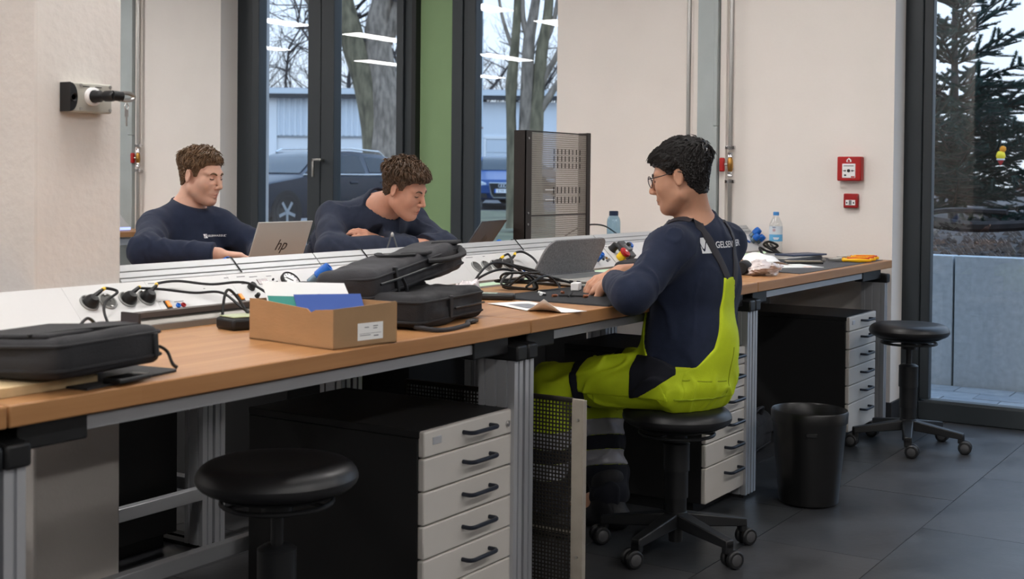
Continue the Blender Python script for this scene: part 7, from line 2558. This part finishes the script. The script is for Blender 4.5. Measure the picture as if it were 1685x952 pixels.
    MB().lathe([(0.0095, 0.0), (0.0095, 0.008)], 12, Matrix.Translation((0, 0, 0.0095)) @ Matrix.Rotation(1.57, 4, 'Y')).build('ring', BLACKP, t, smooth=True)
    # mineral water bottle
    t = empty('water_bottle', (4.79, 0.545, 0.80))
    tag(t, 'clear plastic water bottle with blue cap and label at the wall', 'bottle')
    pet = thin_glass('clear_pet', (0.93, 0.95, 0.95), 2.2)
    MB().lathe([(0.0002, 0.002), (0.026, 0.002), (0.031, 0.008), (0.032, 0.05), (0.030, 0.062), (0.0325, 0.075), (0.0325, 0.155), (0.030, 0.168), (0.016, 0.196), (0.0125, 0.202), (0.0125, 0.212)], 28, cap=False).build('bottle_body', pet, t, smooth=True)
    MB().lathe([(0.0145, 0.206), (0.0145, 0.222), (0.012, 0.224), (0.0002, 0.224)], 20, cap=False).build('cap', mat('light_blue_cap', (70, 140, 206), 0.4), t, smooth=True)
    MB().lathe([(0.0331, 0.078), (0.0331, 0.112)], 28, cap=False).build('label_band', mat('sky_blue_label', (96, 168, 214), 0.4), t, smooth=True)
    MB().lathe([(0.0331, 0.112), (0.0331, 0.152)], 28, cap=False).build('label_upper', mat('pale_label', (206, 216, 224), 0.5), t, smooth=True)
    # red rosette on the label, turned to the room
    d = Vector((-0.9, -0.38, 0)).normalized()
    sx = Vector((0.38, -0.9, 0)).normalized()
    for k in range(7):
        a = k * 2 * math.pi / 6
        c = sx * (-0.010 + (0.0055 * math.cos(a) if k < 6 else 0)) + Vector((0, 0, 0.133 + (0.0055 * math.sin(a) if k < 6 else 0)))
        p = c + d * 0.0336
        MB().lathe([(0.0002, 0.0), (0.0019, 0.0)], 8, frame(tuple(p), sx, (0, 0, 1)), cap=False).build('rosette_dot', RED, t)
    for z0, w in ((0.095, 0.030), (0.089, 0.022)):
        MB().box(-w / 2, w / 2, -0.002, 0.002, 0, 0.0008, frame(tuple(d * 0.0338 + Vector((0, 0, z0))), sx, (0, 0, 1))).build('label_print', WHITE, t)
    MB().box(-0.012, 0.004, -0.0015, 0.0015, 0, 0.0008, frame(tuple(d * 0.0338 + sx * -0.006 + Vector((0, 0, 0.147))), sx, (0, 0, 1))).build('label_print', MATS['navy_ink'], t)
    # dark rucksack on the floor behind the waste bin
    b = rbag('rucksack', 'black rucksack on the floor under the bench at the wall', (3.86, 0.38, 0.0), (0, 0, 0.1), (0.42, 0.26, 0.17), NYLON, 41, r=0.06, cat='rucksack')
    MB().tube(smooth_path([(-0.08, -0.10, 0.16), (-0.04, -0.12, 0.20), (0.06, -0.12, 0.20), (0.10, -0.10, 0.16)], 5), 0.011, 8, flat=0.6).build('handle', NYLON2, b, smooth=True)
desk_right()

# ------------------------------------------------------------------ far bench
def laptop(loc, rz, w, d, tilt, shell, label, logo=True):
    """lid leans away from the keyboard; local -Y is the back of the lid"""
    t = empty('laptop', loc, rz)
    tag(t, label, 'laptop')
    MB().box(-w / 2, w / 2, 0.0, d, 0, 0.012).build('base', shell, t, bevel=0.003)
    MB().box(-w / 2 + 0.02, w / 2 - 0.02, 0.02, d * 0.55, 0.012, 0.0128).build('keyboard', mat('black_keys', (28, 28, 30), 0.6), t)
    M = Matrix.Translation((0, 0.004, 0.013)) @ Matrix.Rotation(tilt, 4, 'X')
    MB().box(-w / 2, w / 2, -0.006, 0.0, 0, d * 0.92, M).build('lid', shell, t, bevel=0.003)
    MB().box(-w / 2 + 0.008, w / 2 - 0.008, 0.0, 0.0006, 0.012, d * 0.92 - 0.008, M).build('screen', mat('screen_glow', (60, 70, 84), 0.2, emit=(150, 170, 200), estr=0.25), t)
    MB().tube([(-w / 2 + 0.03, 0.004, 0.012), (w / 2 - 0.03, 0.004, 0.012)], 0.006, 8).build('hinge', BLACKP, t, smooth=True)
    if logo:
        L = M @ frame((0.01, -0.0064, d * 0.47), (1, 0, 0), (0.0, 0, 1)) @ Matrix(((1, 0.32, 0, 0), (0, 1, 0, 0), (0, 0, 1, 0), (0, 0, 0, 1)))
        put_text('logo', 'hp', 0.060, mat('dark_logo', (52, 50, 48), 0.3, 0.5), L, t, depth=0.0003)
    return t
laptop((2.165, 1.46, RB), 0.0, 0.285, 0.205, 0.36, SILV, 'open silver laptop with dark logo in front of the boy at the left')
laptop((3.30, 1.36, RB), 0.22, 0.30, 0.21, 0.60, DKGREY, 'open dark grey laptop between the leaning boy and the perforated stand')

def perforated_stand():
    t = empty('perforated_stand', (3.478, 1.20, RB), 0.0)
    tag(t, 'tall perforated metal sheet stand with dark side posts on the far bench', 'metal stand')
    pm = mat('grey_perforated_sheet', (150, 142, 132), 0.45, 0.6)
    dk = mat('dark_brown_post', (46, 40, 37), 0.5, 0.3)
    W, H = 0.565, 0.565
    sheet = lattice(MB(), W - 0.06, H - 0.01, 0.0095, 0.0037, 0.0014)
    so = sheet.build('perforated_sheet', pm, t, loc=(0.045, 0.0, 0.0))
    tag(so, 'fine square-hole metal sheet', kind='stuff')
    MB().box(0.0, 0.048, -0.004, 0.004, 0, H).build('side_post', dk, t, bevel=0.001)
    MB().box(0.0, 0.003, -0.004, 0.06, 0, H).build('side_post', dk, t, bevel=0.001)
    MB().box(W - 0.022, W + 0.012, -0.006, 0.0, 0, H + 0.006).build('side_post', dk, t, bevel=0.001)
    MB().box(W + 0.008, W + 0.012, -0.006, 0.06, 0, H + 0.006).build('side_post', dk, t, bevel=0.001)
    MB().box(0.0, W, -0.003, 0.003, H - 0.006, H).build('top_rim', dk, t)
    MB().box(0.04, W - 0.02, -0.0035, 0.002, 0.185, 0.190).build('seam', dk, t)
    for z in (0.15, 0.20, 0.53):
        MB().cyl((0.02, -0.004, z), (0.02, -0.007, z), 0.005, 10).build('screw', STEEL, t)
    # rows of larger slots, seen as pale dashes
    sl = MB()
    for k in range(8):
        for j in range(3):
            x = 0.24 + k * 0.034
            z = 0.40 + j * 0.032
            sl.box(x, x + 0.003, -0.004, -0.001, z, z + 0.024)
    for k in range(8):
        for j in range(2):
            x = 0.24 + k * 0.034
            z = 0.24 + j * 0.045
            sl.box(x, x + 0.003, -0.004, -0.001, z, z + 0.03)
    tag(sl.build('slot_marks', dk, t), kind='stuff')
    for x0, z in ((0.17, 0.30), (0.17, 0.255)):
        for k in range(7):
            MB().box(x0 + k * 0.012, x0 + k * 0.012 + 0.006, -0.004, -0.001, z, z + 0.004).build('pale_slot', WHITE, t)
    for x in (0.0, W - 0.03):
        MB().box(x, x + 0.03, -0.09, 0.12, 0, 0.006).build('foot', dk, t)
perforated_stand()

def blue_bottle():
    t = empty('drinking_bottle', (4.23, 1.16, RB))
    tag(t, 'translucent blue drinking bottle with dark cap on the far bench', 'bottle')
    MB().lathe([(0.0002, 0.002), (0.030, 0.002), (0.033, 0.008), (0.033, 0.145), (0.030, 0.162), (0.021, 0.176), (0.021, 0.180)], 28, cap=False).build('bottle_body', thin_glass('blue_tritan', (0.60, 0.78, 0.90), 2.5), t, smooth=True)
    MB().lathe([(0.0225, 0.176), (0.0225, 0.196), (0.020, 0.199), (0.0002, 0.199)], 24, cap=False).build('cap', mat('dark_navy_cap', (30, 44, 70), 0.4), t, smooth=True)
    MB().lathe([(0.0325, 0.004), (0.0325, 0.075), (0.0002, 0.075)], 28, cap=False).build('water', thin_glass('bottle_water', (0.80, 0.90, 0.96), 1.0), t, smooth=True)
blue_bottle()

def folded_glasses():
    t = empty('drawing_compass', (2.485, 1.16, RB), -0.95)
    tag(t, 'small dark metal drawing compass standing in front of the leaning boy', 'compass')
    MB().tube([(-0.045, 0, 0.0), (-0.004, 0, 0.135)], 0.003, 6).build('leg', DKGREY, t)
    MB().tube([(0.045, 0, 0.0), (0.004, 0, 0.135)], 0.003, 6).build('leg', DKGREY, t)
    MB().lathe([(0.006, 0.130), (0.006, 0.142), (0.003, 0.146), (0.0002, 0.147)], 10).build('hinge', STEEL, t, smooth=True)
folded_glasses()

# stools of the two boys and the bench along the wall at the far left
stool((2.33, 2.14), 0.462, 0.2, 'black round swivel stool under the boy at the left')
stool((2.90, 1.98), 0.462, 0.9, 'black round swivel stool under the leaning boy')
def far_left_bench():
    t = empty('wall_bench', (3.9, 4.93, 0))
    tag(t, 'beech bench with small socket panel by the wall at the far left', 'workbench')
    MB().box(0, 0.98, 0, 0.7, 0.765, 0.80).build('tabletop', WOOD, t, bevel=0.003)
    MB().box(0.02, 0.96, 0.04, 0.07, 0.71, 0.755).build('front_rail', ALU, t, bevel=0.002)
    for x in (0.02, 0.90):
        MB().prism([(x + a, 0.03 + b) for a, b in slot_profile(0.042, 0.115, (0.022, 0.058, 0.094))], 0.0, 0.71, 'z').build('leg', ALU, t)
    c = empty('socket_strip', (4.0, 5.10, 0.80))
    tag(c, 'small sloped socket panel with lit edge on the bench at the far left', 'socket panel')
    MB().prism([(0.02, 0.025), (0.14, 0.125), (0.18, 0.125), (0.18, 0.0), (0.02, 0.0)], 0, 0.66, 'x').build('housing', ALU_L, c, bevel=0.002)
    MB().box(0, 0.66, 0.012, 0.02, 0.004, 0.022).build('strip_light', LED_B, c)
    for k in range(4):
        for j in range(2):
            q = Matrix.Translation((0.40 + k * 0.06, 0.058 + j * 0.045, 0.058 + j * 0.0375)) @ Matrix.Rotation(0.69, 4, 'X')
            MB().box(-0.013, 0.013, -0.012, 0.012, -0.002, 0.003, q).build('socket_mark', mat('brown_socket', (110, 98, 86), 0.5), c)
far_left_bench()
bpy.context.view_layer.update()
